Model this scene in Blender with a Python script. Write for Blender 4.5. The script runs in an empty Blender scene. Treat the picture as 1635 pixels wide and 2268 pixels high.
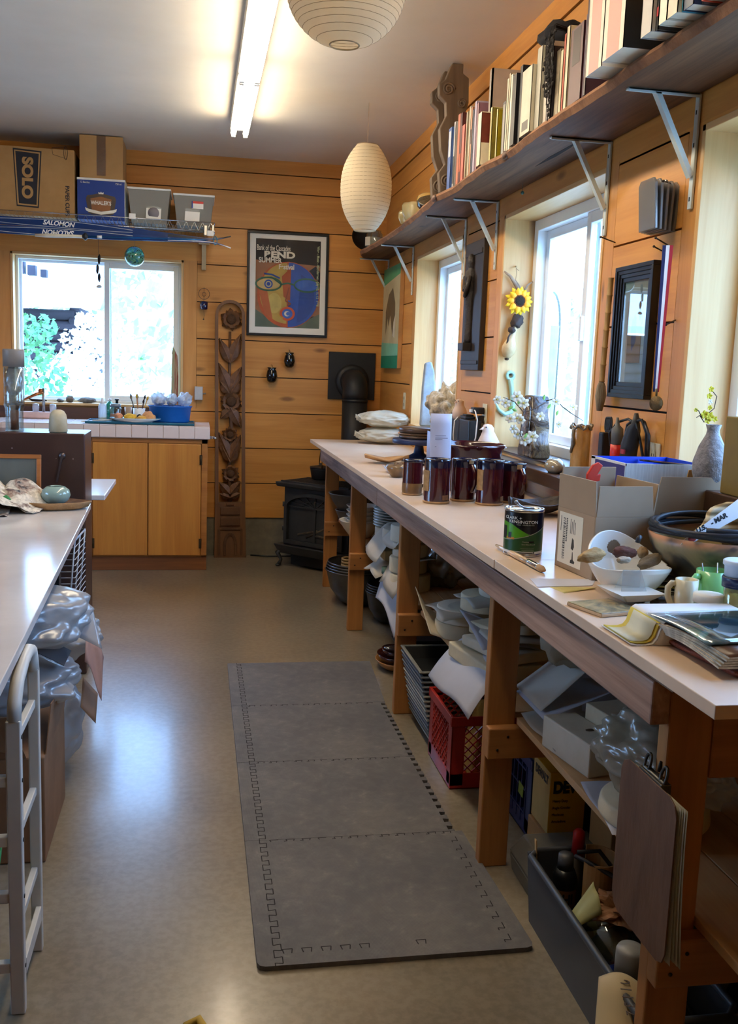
import bpy,bmesh,math,random
from mathutils import Vector,Matrix,Euler,noise as mnoise
PI=math.pi
S=bpy.context.scene
C=S.collection
R0=random.Random(7)

# ------------------------------------------------------------------ camera
F,CX,CY,CH=2138.0,817.5,1134.0,1.49
YAW,PIT,ROL=math.radians(10.27),math.radians(-8.51),math.radians(2.10)
def _basis():
 c,s=math.cos(YAW),math.sin(YAW);cp,sp=math.cos(PIT),math.sin(PIT);cr,sr=math.cos(ROL),math.sin(ROL)
 fw=Vector((s*cp,c*cp,sp));rt=Vector((c,-s,0));up=rt.cross(fw)
 return cr*rt+sr*up,-sr*rt+cr*up,fw
RT,UP,FW=_basis()
EYE=Vector((0,0,CH))
cam_data=bpy.data.cameras.new('camera');cam=bpy.data.objects.new('camera',cam_data);C.objects.link(cam)
cam_data.sensor_fit='VERTICAL';cam_data.sensor_height=24.0;cam_data.lens=24.0*F/2268.0
cam_data.clip_start=0.02;cam_data.clip_end=200
cam.matrix_world=Matrix.Translation(EYE) @ Matrix((RT,UP,-FW)).transposed().to_4x4()
S.camera=cam
def ray(x,y):return RT*((x-CX)/F)+UP*(-(y-CY)/F)+FW
def onz(x,y,z):d=ray(x,y);return EYE+d*((z-CH)/d.z)
def ony(x,y,Y):d=ray(x,y);return EYE+d*(Y/d.y)
def onx(x,y,X):d=ray(x,y);return EYE+d*(X/d.x)
def mpp(p):return (Vector(p)-EYE).dot(FW)/F          # metres per photo pixel at a point

# ------------------------------------------------------------------ light and exposure
S.view_settings.view_transform='Standard';S.view_settings.look='None'
S.view_settings.gamma=1.0;S.view_settings.use_curve_mapping=False
S.view_settings.exposure=0.2
W=bpy.data.worlds.new('sky');S.world=W;W.use_nodes=True
wn=W.node_tree.nodes;wl=W.node_tree.links
bg=wn['Background'];bg.inputs['Strength'].default_value=15.0
tc=wn.new('ShaderNodeTexCoord');sx=wn.new('ShaderNodeSeparateXYZ');cr_=wn.new('ShaderNodeValToRGB')
wl.new(tc.outputs['Generated'],sx.inputs[0]);wl.new(sx.outputs['Z'],cr_.inputs[0]);wl.new(cr_.outputs[0],bg.inputs['Color'])
cr_.color_ramp.elements[0].position=0.0;cr_.color_ramp.elements[0].color=(0.37,0.60,1.0,1)
cr_.color_ramp.elements[1].position=0.7;cr_.color_ramp.elements[1].color=(0.27,0.50,1.0,1)
try:
 S.cycles.max_bounces=8;S.cycles.diffuse_bounces=5;S.cycles.glossy_bounces=3
 S.cycles.transmission_bounces=5;S.cycles.transparent_max_bounces=10
 S.cycles.caustics_reflective=False;S.cycles.caustics_refractive=False
 S.cycles.use_denoising=True;S.cycles.sample_clamp_indirect=6.0
 S.cycles.use_adaptive_sampling=True
except Exception:
 pass
def area(name,loc,rot,sx_,sy_,power,col,portal=False):
 d=bpy.data.lights.new(name,'AREA');d.shape='RECTANGLE';d.size=sx_;d.size_y=sy_;d.energy=power;d.color=col
 if portal:d.cycles.is_portal=True
 o=bpy.data.objects.new(name,d);o.location=loc;o.rotation_euler=rot;C.objects.link(o);return o
XW,YW,ZC=1.41,7.48,2.98                  # side wall, end wall, ceiling
XL,YF=-3.3,-2.2                            # the unseen walls
WINS=[(5.20,6.34,1.11,2.215),(3.32,4.49,1.11,2.215),(1.28,2.67,1.11,2.205)]
WL=[(2.4,3.9,.95,2.2)]                 # windows in the unseen wall
WB=(-1.335,-0.108,1.133,2.225)            # window in the end wall: x0 x1 z0 z1
for (a,b,c,d) in WINS:
 area('sky_portal',(1.63,(a+b)/2,(c+d)/2),(0,PI/2,0),d-c,b-a,0,(1,1,1),True)
for (a,b,c,d) in WL:
 area('sky_portal',(XL-.15,(a+b)/2,(c+d)/2),(0,-PI/2,0),d-c,b-a,0,(1,1,1),True)
area('sky_portal',((WB[0]+WB[1])/2,7.70,(WB[2]+WB[3])/2),(-PI/2,0,0),WB[1]-WB[0],WB[3]-WB[2],0,(1,1,1),True)

# ------------------------------------------------------------------ materials
def lin(c):
 if isinstance(c,str):
  c=c.lstrip('#');c=[int(c[i:i+2],16)/255 for i in (0,2,4)]
  return tuple(v/12.92 if v<=.04045 else ((v+.055)/1.055)**2.4 for v in c)+(1,)
 return tuple(c)+(1,) if len(c)==3 else tuple(c)
def nmat(name):
 m=bpy.data.materials.new(name);m.use_nodes=True;nt=m.node_tree
 return m,nt,nt.nodes['Principled BSDF']
def nd(nt,typ,**kw):
 n=nt.nodes.new('ShaderNode'+typ)
 for k,v in kw.items():
  if k.startswith('_'):setattr(n,k[1:],v)
  else:n.inputs[k].default_value=v
 return n
def ramp(nt,fac,stops,interp='LINEAR'):
 r=nt.nodes.new('ShaderNodeValToRGB');e=r.color_ramp.elements;r.color_ramp.interpolation=interp
 while len(e)<len(stops):e.new(.5)
 for i,(p,c) in enumerate(stops):e[i].position=p;e[i].color=lin(c)
 nt.links.new(fac,r.inputs[0]);return r.outputs[0]
def coords(nt,scale=(1,1,1),island=0.0,space='Object'):
 t=nt.nodes.new('ShaderNodeTexCoord');mp=nd(nt,'Mapping',Scale=scale);nt.links.new(t.outputs[space],mp.inputs['Vector'])
 out=mp.outputs[0]
 if island:
  g=nt.nodes.new('ShaderNodeNewGeometry');a=nd(nt,'VectorMath',_operation='ADD');m=nd(nt,'Math',_operation='MULTIPLY');m.inputs[1].default_value=island
  nt.links.new(g.outputs['Random Per Island'],m.inputs[0]);nt.links.new(out,a.inputs[0]);nt.links.new(m.outputs[0],a.inputs[1]);out=a.outputs[0]
 return out
def noise(nt,vec,scale,detail=4,rough=.55,dist=0):
 n=nd(nt,'TexNoise',Scale=scale,Detail=detail,Roughness=rough,Distortion=dist);nt.links.new(vec,n.inputs['Vector']);return n.outputs['Fac']
def mixc(nt,fac,a,b,mode='MIX'):
 m=nt.nodes.new('ShaderNodeMix');m.data_type='RGBA';m.blend_type=mode
 for k,v in ((0,fac),(6,a),(7,b)):
  if isinstance(v,(int,float)):m.inputs[k].default_value=v
  elif isinstance(v,(tuple,str)):m.inputs[k].default_value=lin(v)
  else:nt.links.new(v,m.inputs[k])
 return m.outputs[2]
def bump(nt,bs,h,strength,dist=.01):
 b=nd(nt,'Bump',Strength=strength,Distance=dist);nt.links.new(h,b.inputs['Height']);nt.links.new(b.outputs[0],bs.inputs['Normal'])
_mc={}
def M(name,col,rough=.5,metal=0,var=.12,vs=6,bmp=0,bs=40,spec=.5,trans=0,alpha=1,coat=0,sss=0,emit=0,ecol=None,ior=1.45):
 """plain material with a little uneven tone"""
 if name in _mc:return _mc[name]
 m,nt,p=nmat(name);c=lin(col)
 p.inputs['Roughness'].default_value=rough;p.inputs['Metallic'].default_value=metal
 p.inputs['Specular IOR Level'].default_value=spec;p.inputs['IOR'].default_value=ior
 p.inputs['Transmission Weight'].default_value=trans;p.inputs['Alpha'].default_value=alpha
 p.inputs['Coat Weight'].default_value=coat;p.inputs['Coat Roughness'].default_value=.08
 if sss:p.inputs['Subsurface Weight'].default_value=sss;p.inputs['Subsurface Radius'].default_value=(.02,.015,.01)
 if emit:p.inputs['Emission Color'].default_value=lin(ecol or col);p.inputs['Emission Strength'].default_value=emit
 v=coords(nt)
 if var:
  f=noise(nt,v,vs,4,.6)
  lo=tuple(x*(1-var*1.6) for x in c[:3]);hi=tuple(min(1,x*(1+var)) for x in c[:3])
  nt.links.new(ramp(nt,f,[(.3,lo),(.7,hi)]),p.inputs['Base Color'])
 else:p.inputs['Base Color'].default_value=c
 if bmp:bump(nt,p,noise(nt,v,bs,5,.6),bmp)
 _mc[name]=m;return m
def mix2(name,c1,c2,scale=8,lo=.4,hi=.6,rough=.5,bmp=0,bs=40,stretch=(1,1,1),coat=0,detail=5,metal=0,dist=0,r2=None):
 """two tones blotched together (glazes, stone, dusty metal)"""
 if name in _mc:return _mc[name]
 m,nt,p=nmat(name);v=coords(nt,stretch);f=noise(nt,v,scale,detail,.6,dist)
 nt.links.new(ramp(nt,f,[(lo,c1),(hi,c2)]),p.inputs['Base Color'])
 p.inputs['Roughness'].default_value=rough;p.inputs['Coat Weight'].default_value=coat;p.inputs['Metallic'].default_value=metal
 if r2 is not None:nt.links.new(ramp(nt,f,[(lo,(rough,)*3),(hi,(r2,)*3)]),p.inputs['Roughness'])
 if bmp:bump(nt,p,noise(nt,v,bs,5,.6),bmp)
 _mc[name]=m;return m
def wood(name,light,dark,axis=0,rough=.5,grain=1.0,knots=0.0,kcol='#4a2c12',tone=.12,scale=1.0,coat=0):
 """planed timber, grain running along axis; each board (loose island) gets its own tone and knots"""
 if name in _mc:return _mc[name]
 m,nt,p=nmat(name)
 def sc(a,b):s=[b*scale]*3;s[axis]=a*scale;return tuple(s)
 f1=noise(nt,coords(nt,sc(.9,13),31),1.0,5,.6,.9)
 f2=noise(nt,coords(nt,sc(3,120),17),1.0,3,.6)
 a=nd(nt,'Math',_operation='MULTIPLY_ADD');nt.links.new(f2,a.inputs[0]);a.inputs[1].default_value=.35*grain;nt.links.new(f1,a.inputs[2])
 col=ramp(nt,a.outputs[0],[(.42,light),(.95,dark)])
 if knots:
  v=nd(nt,'TexVoronoi',Scale=1.0,Randomness=1.0);nt.links.new(coords(nt,sc(1.7,5.0),53),v.inputs['Vector'])
  k=ramp(nt,v.outputs['Distance'],[(knots*.7,(1,1,1)),(knots*1.6,(0,0,0))])
  kk=nd(nt,'Math',_operation='MULTIPLY');nt.links.new(k,kk.inputs[0]);kk.inputs[1].default_value=.75
  col=mixc(nt,kk.outputs[0],col,kcol)
 g=nt.nodes.new('ShaderNodeNewGeometry');h=nd(nt,'HueSaturation');mr=nd(nt,'MapRange');mr.inputs[3].default_value=1-tone;mr.inputs[4].default_value=1+tone*.8
 nt.links.new(g.outputs['Random Per Island'],mr.inputs[0]);nt.links.new(mr.outputs[0],h.inputs['Value']);nt.links.new(col,h.inputs['Color'])
 nt.links.new(h.outputs[0],p.inputs['Base Color']);p.inputs['Roughness'].default_value=rough;p.inputs['Coat Weight'].default_value=coat
 bump(nt,p,a.outputs[0],.12,.004)
 _mc[name]=m;return m
def glassy(name,tint,refl=.08,rough=.03,body=0.0,bcol='#ffffff'):
 """clear pane, film or jar: see-through with a gloss; body mixes in a cloudy diffuse part"""
 if name in _mc:return _mc[name]
 m=bpy.data.materials.new(name);m.use_nodes=True;nt=m.node_tree;nt.nodes.clear()
 out=nt.nodes.new('ShaderNodeOutputMaterial');t=nd(nt,'BsdfTransparent',Color=lin(tint));g=nd(nt,'BsdfGlossy',Roughness=rough)
 fr=nd(nt,'LayerWeight',Blend=.25);a=nd(nt,'Math',_operation='MULTIPLY_ADD');nt.links.new(fr.outputs['Facing'],a.inputs[0]);a.inputs[1].default_value=refl*3;a.inputs[2].default_value=refl
 src=t.outputs[0]
 if body:
  d=nd(nt,'BsdfDiffuse',Color=lin(bcol));tr=nd(nt,'BsdfTranslucent',Color=lin(bcol));mx0=nd(nt,'MixShader',Fac=.4);nt.links.new(d.outputs[0],mx0.inputs[1]);nt.links.new(tr.outputs[0],mx0.inputs[2])
  mx=nd(nt,'MixShader',Fac=body);nt.links.new(src,mx.inputs[1]);nt.links.new(mx0.outputs[0],mx.inputs[2]);src=mx.outputs[0]
 mx=nt.nodes.new('ShaderNodeMixShader');nt.links.new(a.outputs[0],mx.inputs[0]);nt.links.new(src,mx.inputs[1]);nt.links.new(g.outputs[0],mx.inputs[2])
 nt.links.new(mx.outputs[0],out.inputs[0]);_mc[name]=m;return m
def papery(name,col,tl=.35,rough=.6,bmp=0,bs=60,var=.1,vs=5):
 """thin paper or plastic film that lets light through"""
 if name in _mc:return _mc[name]
 m,nt,p=nmat(name);c=lin(col);v=coords(nt);f=noise(nt,v,vs,4,.6)
 cc=ramp(nt,f,[(.3,tuple(x*(1-var*1.5) for x in c[:3])),(.7,c)]);nt.links.new(cc,p.inputs['Base Color']);p.inputs['Roughness'].default_value=rough
 tr=nt.nodes.new('ShaderNodeBsdfTranslucent');nt.links.new(cc,tr.inputs[0]);mx=nd(nt,'MixShader',Fac=tl)
 nt.links.new(p.outputs[0],mx.inputs[1]);nt.links.new(tr.outputs[0],mx.inputs[2]);nt.links.new(mx.outputs[0],nt.nodes['Material Output'].inputs[0])
 if bmp:bump(nt,p,noise(nt,v,bs,4,.6),bmp)
 _mc[name]=m;return m

# ------------------------------------------------------------------ mesh building
class MB:
 def __init__(s):s.bm=bmesh.new();s.mi=0;s.sm=False
 def _t(s,fs):
  for f in fs:f.material_index=s.mi;f.smooth=s.sm
 def box(s,lo,hi,rot=None,about=None):
  lo=Vector(lo);hi=Vector(hi);c=(lo+hi)/2;h=(hi-lo)/2
  vs=[Vector((c.x+sx*h.x,c.y+sy*h.y,c.z+sz*h.z)) for sx in (-1,1) for sy in (-1,1) for sz in (-1,1)]
  if rot is not None:
   m=rot if isinstance(rot,Matrix) else Euler(rot).to_matrix();o=Vector(about) if about is not None else c
   vs=[o+m @ (v-o) for v in vs]
  return s.hexa([vs[i] for i in (0,4,6,2,1,5,7,3)])
 def hexa(s,v):
  """eight corners: bottom ring then top ring"""
  v=[s.bm.verts.new(p) for p in v]
  fs=[s.bm.faces.new([v[i] for i in q]) for q in ((3,2,1,0),(4,5,6,7),(0,1,5,4),(1,2,6,5),(2,3,7,6),(3,0,4,7))]
  s._t(fs);return fs
 def bar(s,p,q,w,h=None,up=(0,0,1)):
  """square bar from p to q"""
  p=Vector(p);q=Vector(q);h=w if h is None else h;d=(q-p).normalized();u=Vector(up)
  if abs(d.dot(u))>.95:u=Vector((1,0,0))
  a=d.cross(u).normalized();b=a.cross(d).normalized();a*=w/2;b*=h/2
  return s.hexa([p-a-b,p+a-b,p+a+b,p-a+b,q-a-b,q+a-b,q+a+b,q-a+b])
 def tube(s,pts,r,n=8,cap=True,flat=1.0):
  pts=[Vector(p) for p in pts];rs=r if isinstance(r,(list,tuple)) else [r]*len(pts);rings=[];pa=None
  for i,p in enumerate(pts):
   d=(pts[min(i+1,len(pts)-1)]-pts[max(i-1,0)]).normalized()
   if pa is None:
    u=Vector((0,0,1)) if abs(d.z)<.9 else Vector((1,0,0));a=d.cross(u).normalized()
   else:
    a=(pa - d*pa.dot(d)).normalized()
   pa=a;b=d.cross(a)
   rings.append([s.bm.verts.new(p+(a*math.cos(2*PI*k/n)+b*math.sin(2*PI*k/n)*flat)*rs[i]) for k in range(n)])
  fs=[]
  for A,B in zip(rings,rings[1:]):
   for k in range(n):fs.append(s.bm.faces.new((A[k],A[(k+1) % n],B[(k+1) % n],B[k])))
  if cap:fs.append(s.bm.faces.new(rings[0][::-1]));fs.append(s.bm.faces.new(rings[-1]))
  old=s.sm;s.sm=n>5;s._t(fs);s.sm=old;return fs
 def lathe(s,prof,c=(0,0,0),n=32,sx=1.0,sy=1.0,rot=None,wob=None,smooth=True,close=False):
  """profile of (radius, height) turned round the z axis"""
  c=Vector(c);rings=[];m=Euler(rot).to_matrix() if rot is not None else None
  for r,z in prof:
   if r<1e-6:
    p=Vector((0,0,z));p=m @ p if m else p;rings.append([s.bm.verts.new(c+p)]);continue
   L=[]
   for k in range(n):
    t=2*PI*k/n;rr=r*(wob(t,z) if wob else 1);p=Vector((rr*math.cos(t)*sx,rr*math.sin(t)*sy,z));p=m @ p if m else p;L.append(s.bm.verts.new(c+p))
   rings.append(L)
  fs=[]
  if close:rings.append(rings[0])
  for A,B in zip(rings,rings[1:]):
   if len(A)==1 and len(B)==1:continue
   for k in range(n):
    k2=(k+1) % n
    if len(A)==1:fs.append(s.bm.faces.new((A[0],B[k2],B[k])))
    elif len(B)==1:fs.append(s.bm.faces.new((A[k],A[k2],B[0])))
    else:fs.append(s.bm.faces.new((A[k],A[k2],B[k2],B[k])))
  old=s.sm;s.sm=smooth;s._t(fs);s.sm=old;return fs
 def prism(s,poly,d,org=(0,0,0),ax=(1,0,0),ay=(0,0,1)):
  """outline in the plane ax-ay at org, given depth d along ax x ay"""
  o=Vector(org);ax=Vector(ax).normalized();ay=Vector(ay).normalized();n=ax.cross(ay).normalized()*d
  A=[s.bm.verts.new(o+ax*x+ay*y) for x,y in poly];B=[s.bm.verts.new(v.co+n) for v in A]
  fs=[s.bm.faces.new(A[::-1]),s.bm.faces.new(B)]
  for k in range(len(A)):k2=(k+1) % len(A);fs.append(s.bm.faces.new((A[k],A[k2],B[k2],B[k])))
  s._t(fs);return fs
 def sheet(s,fn,nu,nv):
  g=[[s.bm.verts.new(fn(i/nu,j/nv)) for j in range(nv+1)] for i in range(nu+1)];fs=[]
  for i in range(nu):
   for j in range(nv):fs.append(s.bm.faces.new((g[i][j],g[i+1][j],g[i+1][j+1],g[i][j+1])))
  s._t(fs);return fs
 def blob(s,c,r,amp=.1,freq=2.5,seed=0,sub=3,floor=None,rot=None,sharp=False):
  """lumpy closed body"""
  ret=bmesh.ops.create_icosphere(s.bm,subdivisions=sub,radius=1);c=Vector(c);m=Euler(rot).to_matrix() if rot is not None else None
  for v in ret['verts']:
   p=v.co.copy();q=p*freq+Vector((seed*7.3,seed*3.1,seed*1.7))
   k=mnoise.noise(q)+.5*mnoise.noise(q*2.3)
   if sharp:k=abs(k)*1.6-.4
   p=Vector((p.x*r[0],p.y*r[1],p.z*r[2]))*(1+amp*k)
   if m:p=m @ p
   p+=c
   if floor is not None and p.z<floor:p.z=floor
   v.co=p
  fs={f for v in ret['verts'] for f in v.link_faces};s._t(fs);return fs
 def sphere(s,c,r,n=2):
  r=r if isinstance(r,(tuple,list)) else (r,r,r)
  ret=bmesh.ops.create_icosphere(s.bm,subdivisions=n,radius=1)
  for v in ret['verts']:v.co=Vector((v.co.x*r[0]+c[0],v.co.y*r[1]+c[1],v.co.z*r[2]+c[2]))
  fs={f for v in ret['verts'] for f in v.link_faces};old=s.sm;s.sm=True;s._t(fs);s.sm=old;return fs
 def obj(s,name,mats,parent=None,bevel=0,solid=0,smooth=None,sub=0,seg=2):
  me=bpy.data.meshes.new(name);bmesh.ops.recalc_face_normals(s.bm,faces=s.bm.faces[:]) if not solid else None
  if smooth:
   for f in s.bm.faces:f.smooth=True
  s.bm.to_mesh(me);s.bm.free()
  for m in (mats if isinstance(mats,(list,tuple)) else [mats]):me.materials.append(m)
  o=bpy.data.objects.new(name,me);C.objects.link(o)
  if parent is not None:o.parent=parent
  if solid:md=o.modifiers.new('thickness','SOLIDIFY');md.thickness=solid;md.offset=0
  if sub:md=o.modifiers.new('smooth','SUBSURF');md.levels=sub;md.render_levels=sub
  if bevel:md=o.modifiers.new('edge','BEVEL');md.width=bevel;md.segments=seg;md.limit_method='ANGLE';md.angle_limit=.6
  return o
def tag(o,label=None,cat=None,group=None,kind=None):
 if label:o['label']=label
 if cat:o['category']=cat
 if group:o['group']=group
 if kind:o['kind']=kind
 return o
def thing(name,label,cat,loc=(0,0,0),rz=0.0,group=None,rot=None):
 o=bpy.data.objects.new(name,None);C.objects.link(o);o.empty_display_size=.05
 o.location=loc;o.rotation_euler=rot if rot is not None else (0,0,rz);return tag(o,label,cat,group)
def dup(root,loc,rz=None,label=None,group=None,scale=None):
 r=root.copy();C.objects.link(r);r.location=loc
 if rz is not None:r.rotation_euler=(0,0,rz)
 if scale is not None:r.scale=scale if isinstance(scale,(tuple,list)) else (scale,)*3
 if label:r['label']=label
 if group:r['group']=group
 for ch in list(root.children):
  c=ch.copy();C.objects.link(c);c.parent=r
  for g in list(ch.children):d=g.copy();C.objects.link(d);d.parent=c
 return r
def text(body,size,mat,parent,loc,rot=(PI/2,0,0),name='lettering',sx=1.0,bold=0.0,shear=0.0,align='CENTER',depth=.0004,spacing=1.0):
 cu=bpy.data.curves.new(name,'FONT');cu.body=body;cu.size=size;cu.align_x=align;cu.align_y='CENTER';cu.extrude=depth;cu.offset=bold;cu.shear=shear;cu.space_character=spacing
 t=bpy.data.objects.new('tmp',cu);me=bpy.data.meshes.new_from_object(t);bpy.data.objects.remove(t);me.name=name
 o=bpy.data.objects.new(name,me);C.objects.link(o);me.materials.clear();me.materials.append(mat)
 o.location=loc;o.rotation_euler=rot;o.scale=(sx,1,1)
 if parent is not None:o.parent=parent
 return o
def wrap_text(body,size,mat,parent,rad,z,ang,name='lettering',sx=1.0,bold=0.0,depth=.0003):
 """lettering bent round an upright cylinder, centred at the angle ang"""
 o=text(body,size,mat,parent,(0,0,0),(0,0,0),name,1.0,bold,depth=depth)
 for v in o.data.vertices:
  a=ang+v.co.x*sx/rad;r=rad+.0004+v.co.z;y=v.co.y
  v.co=Vector((r*math.cos(a),r*math.sin(a),z+y))
 return o
def cyl(prof_r,z0,z1,r1=None):r1=prof_r if r1 is None else r1;return [(0,z0),(prof_r,z0),(r1,z1),(0,z1)]
def vessel(out,t=.004):
 """closed wall for a pot from its outer profile (radius, height), bottom first"""
 inn=[(max(r-t,.001),max(z,out[0][1]+t)) for r,z in out]
 return [(0,out[0][1])]+out+inn[::-1]+[(0,out[0][1]+t)]
# ------------------------------------------------------------------ shared materials
PINE_X=wood('pine_boards_x','#d3964a','#b0702c',0,.42,.6,.075,'#6a3c16',.10)
PINE_Y=wood('pine_boards_y','#d3964a','#b0702c',1,.42,.6,.075,'#6a3c16',.10)
PINE_Z=wood('pine_casing_z','#cf9450','#b07434',2,.42,.6,.05,'#5a3210',.08)
JAMB_Z=wood('pale_jamb_z','#ddb67a','#c69250',2,.45,.6,.09,'#7a5a40',.05)
JAMB_Y=wood('pale_jamb_y','#d8b078','#bd8a48',1,.45,.6,.04,'#7a5a40',.05)
JAMB_X=wood('pale_jamb_x','#dcb47a','#bf8d4d',0,.45,.6,.04,'#7a5a40',.05)
GAP=M('dark_gap','#1c1008',.9)
CONC_W=mix2('stem_wall_concrete','#7d7462','#5f5a4c',9,.3,.7,.85,.25,60)
VINYL=M('white_vinyl','#e8ecee',.35,var=.02)
GLASS=glassy('window_glass','#f4f8f8',.03)
STEEL=M('steel','#a8a8a4',.3,1,.08)
NAIL=M('dark_nail','#3a302a',.45,.8)
BLACK=M('black_plastic','#17181a',.4)
SATIN=M('satin_black','#141517',.35,spec=.4)
WHITE=M('white_plastic','#e9e8e2',.35,var=.03)
CARD=mix2('cardboard','#b08a58','#a17b4a',5,.3,.7,.8)
CARDG=mix2('grey_cardboard','#a08a70','#937d64',4,.3,.7,.8)
PAPER=papery('white_paper','#eeeae0',.25)
INK=M('black_ink','#1a1a1e',.6,var=0)

# ------------------------------------------------------------------ the setting
def floor():
 m,nt,p=nmat('polished_concrete');v=coords(nt)
 f1=noise(nt,v,1.3,4,.55,.6);f2=noise(nt,v,7,6,.65,.3);f3=noise(nt,v,40,4,.6)
 c1=ramp(nt,f1,[(.3,'#766d5f'),(.5,'#887e6c'),(.68,'#958a78')]);c2=ramp(nt,f2,[(.3,'#b4aa9a'),(.7,'#c9bfae')])
 col=mixc(nt,.42,c1,c2,'MULTIPLY');col=mixc(nt,.07,col,ramp(nt,f3,[(.4,'#4c463c'),(.6,'#d8d0c0')]))
 nt.links.new(col,p.inputs['Base Color']);p.inputs['Roughness'].default_value=.28
 p.inputs['Specular IOR Level'].default_value=.6;p.inputs['Coat Weight'].default_value=.25;p.inputs['Coat Roughness'].default_value=.12
 b=MB();b.box((XL-.2,YF-.2,-.12),(XW+.25,YW+.25,0));o=b.obj('floor',m);tag(o,'sealed grey brown concrete floor with cloudy mottling','floor',kind='structure')
floor()
b=MB();b.box((XL-.2,YF-.2,ZC),(XW+.25,YW+.25,ZC+.12));tag(b.obj('ceiling',mix2('ceiling_plaster','#e6ddcd','#ddd3c2',2,.3,.7,.7,.03,30)),'flat off-white plaster ceiling','ceiling',kind='structure')

def board_wall(name,mats,axis,fix,inward,a0,a1,holes,label,casing=.0):
 """tongue boards .2725 high from z .296 up, cut round the openings; holes = (a0, a1, z0, z1)"""
 b=MB();t=.02
 def P(a,z,d):return (a,fix+d*inward,z) if axis==0 else (fix+d*inward,a,z)
 def slab(A0,A1,z0,z1,mi,d0=-t,d1=0):
  b.mi=mi;p=P(A0,z0,d0);q=P(A1,z1,d1);b.box([min(x,y) for x,y in zip(p,q)],[max(x,y) for x,y in zip(p,q)])
 pad=[(h[0]-casing,h[1]+casing,h[2],h[3]) for h in holes]
 z=.296;rows=[]
 while z<ZC-.11:rows.append((z,min(z+.2725,ZC-.10)));z+=.2725
 for r0,r1 in rows:
  cuts=sorted({r0,r1} | {c for h in pad for c in h[2:4] if r0<c<r1})
  for z0,z1 in zip(cuts,cuts[1:]):
   segs=[(a0,a1)]
   for h in pad:
    if h[2]<(z0+z1)/2<h[3]:
     n=[]
     for s0,s1 in segs:
      if h[1]<=s0 or h[0]>=s1:n.append((s0,s1));continue
      if h[0]>s0:n.append((s0,h[0]))
      if h[1]<s1:n.append((h[1],s1))
     segs=n
   for s0,s1 in segs:slab(s0,s1,z0+(.0035 if z0==r0 else 0),z1-(.0035 if z1==r1 else 0),0)
 slab(a0,a1,ZC-.097,ZC,0,-t,.008)                         # board along the top
 for h in pad:
  if casing:
   slab(h[0]+.002,h[0]+casing-.001,h[2],h[3],2,-t,0);slab(h[1]-casing+.001,h[1]-.002,h[2],h[3],2,-t,0)
 # dark backing behind the joints, and the stem wall under the boards
 hs=sorted(holes);xs=[a0]+[v for h in hs for v in h[:2]]+[a1]
 for s0,s1 in zip(xs[::2],xs[1::2]):slab(s0,s1,.29,ZC,1,-t-.03,-t)
 for h in hs:slab(h[0],h[1],.29,h[2],1,-t-.03,-t);slab(h[0],h[1],h[3],ZC,1,-t-.03,-t)
 slab(a0,a1,0,.296,3,-t-.03,-.012)
 m=b.obj(name,mats);tag(m,label,'wall',kind='structure');return m
board_wall('wall_back',[PINE_X,GAP,PINE_Z,CONC_W],0,YW,-1,XL-.05,XW+.05,[WB],'honey pine board wall at the end of the room',.10)
board_wall('wall_right',[PINE_Y,GAP,PINE_Z,CONC_W],1,XW,-1,YF-.05,YW+.05,WINS,'honey pine board wall above the long workbench',.085)
board_wall('wall_left',[PINE_Y,GAP,PINE_Z,CONC_W],1,XL,1,YF,YW,WL,'pine board wall on the unseen side of the room')
board_wall('wall_front',[PINE_X,GAP,PINE_Z,CONC_W],0,YF,1,XL,XW,[],'pine board wall behind the viewer')

def window_right(i,y0,y1,z0,z1,meet):
 n='window_%d' % i
 xi,xo=XW-.004,1.55
 b=MB();b.mi=0;t=.02
 b.box((xi,y0,z0),(1.66,y0+t,z1));b.box((xi,y1-t,z0),(1.66,y1,z1))
 b.mi=1;b.box((xi,y0,z1-t),(1.66,y1,z1));b.box((xi-.012,y0,z0),(1.66,y1,z0+t))
 w=tag(b.obj(n,[JAMB_Z,JAMB_Y],bevel=.002),'deep pale pine reveal of a side wall window','window',kind='structure')
 f=MB();a0,a1,c0,c1=y0+t,y1-t,z0+t,z1-t;d=.055
 def ring(mb,a0,a1,c0,c1,x0,x1,d,dz=None):
  dz=dz or d
  mb.box((x0,a0,c0),(x1,a0+d,c1));mb.box((x0,a1-d,c0),(x1,a1,c1));mb.box((x0,a0+d,c0),(x1,a1-d,c0+dz));mb.box((x0,a0+d,c1-dz),(x1,a1-d,c1))
 ring(f,a0,a1,c0,c1,xo,xo+.08,.05);f.obj('window_frame',VINYL,w,bevel=.003)
 s=MB();ring(s,meet-.03,a1-.05,c0+.05,c1-.05,xo+.045,xo+.07,.04);s.obj('sash',VINYL,w,bevel=.003)
 s=MB();ring(s,a0+.05,meet+.03,c0+.05,c1-.05,xo+.01,xo+.035,.045);s.mi=0;s.box((xo-.005,meet-.012,z0+.52),(xo+.012,meet+.012,z0+.62));s.obj('sash',VINYL,w,bevel=.003)
 g=MB();g.box((xo+.055,meet,c0+.08),(xo+.059,a1-.085,c1-.08));g.obj('pane',GLASS,w)
 g=MB();g.box((xo+.02,a0+.09,c0+.08),(xo+.024,meet-.01,c1-.08));g.obj('pane',GLASS,w)
for i,((a,b_,c,d),mt) in enumerate(zip(WINS,(5.70,3.83,1.95))):window_right(i+1,a,b_,c,d,mt)
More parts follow.
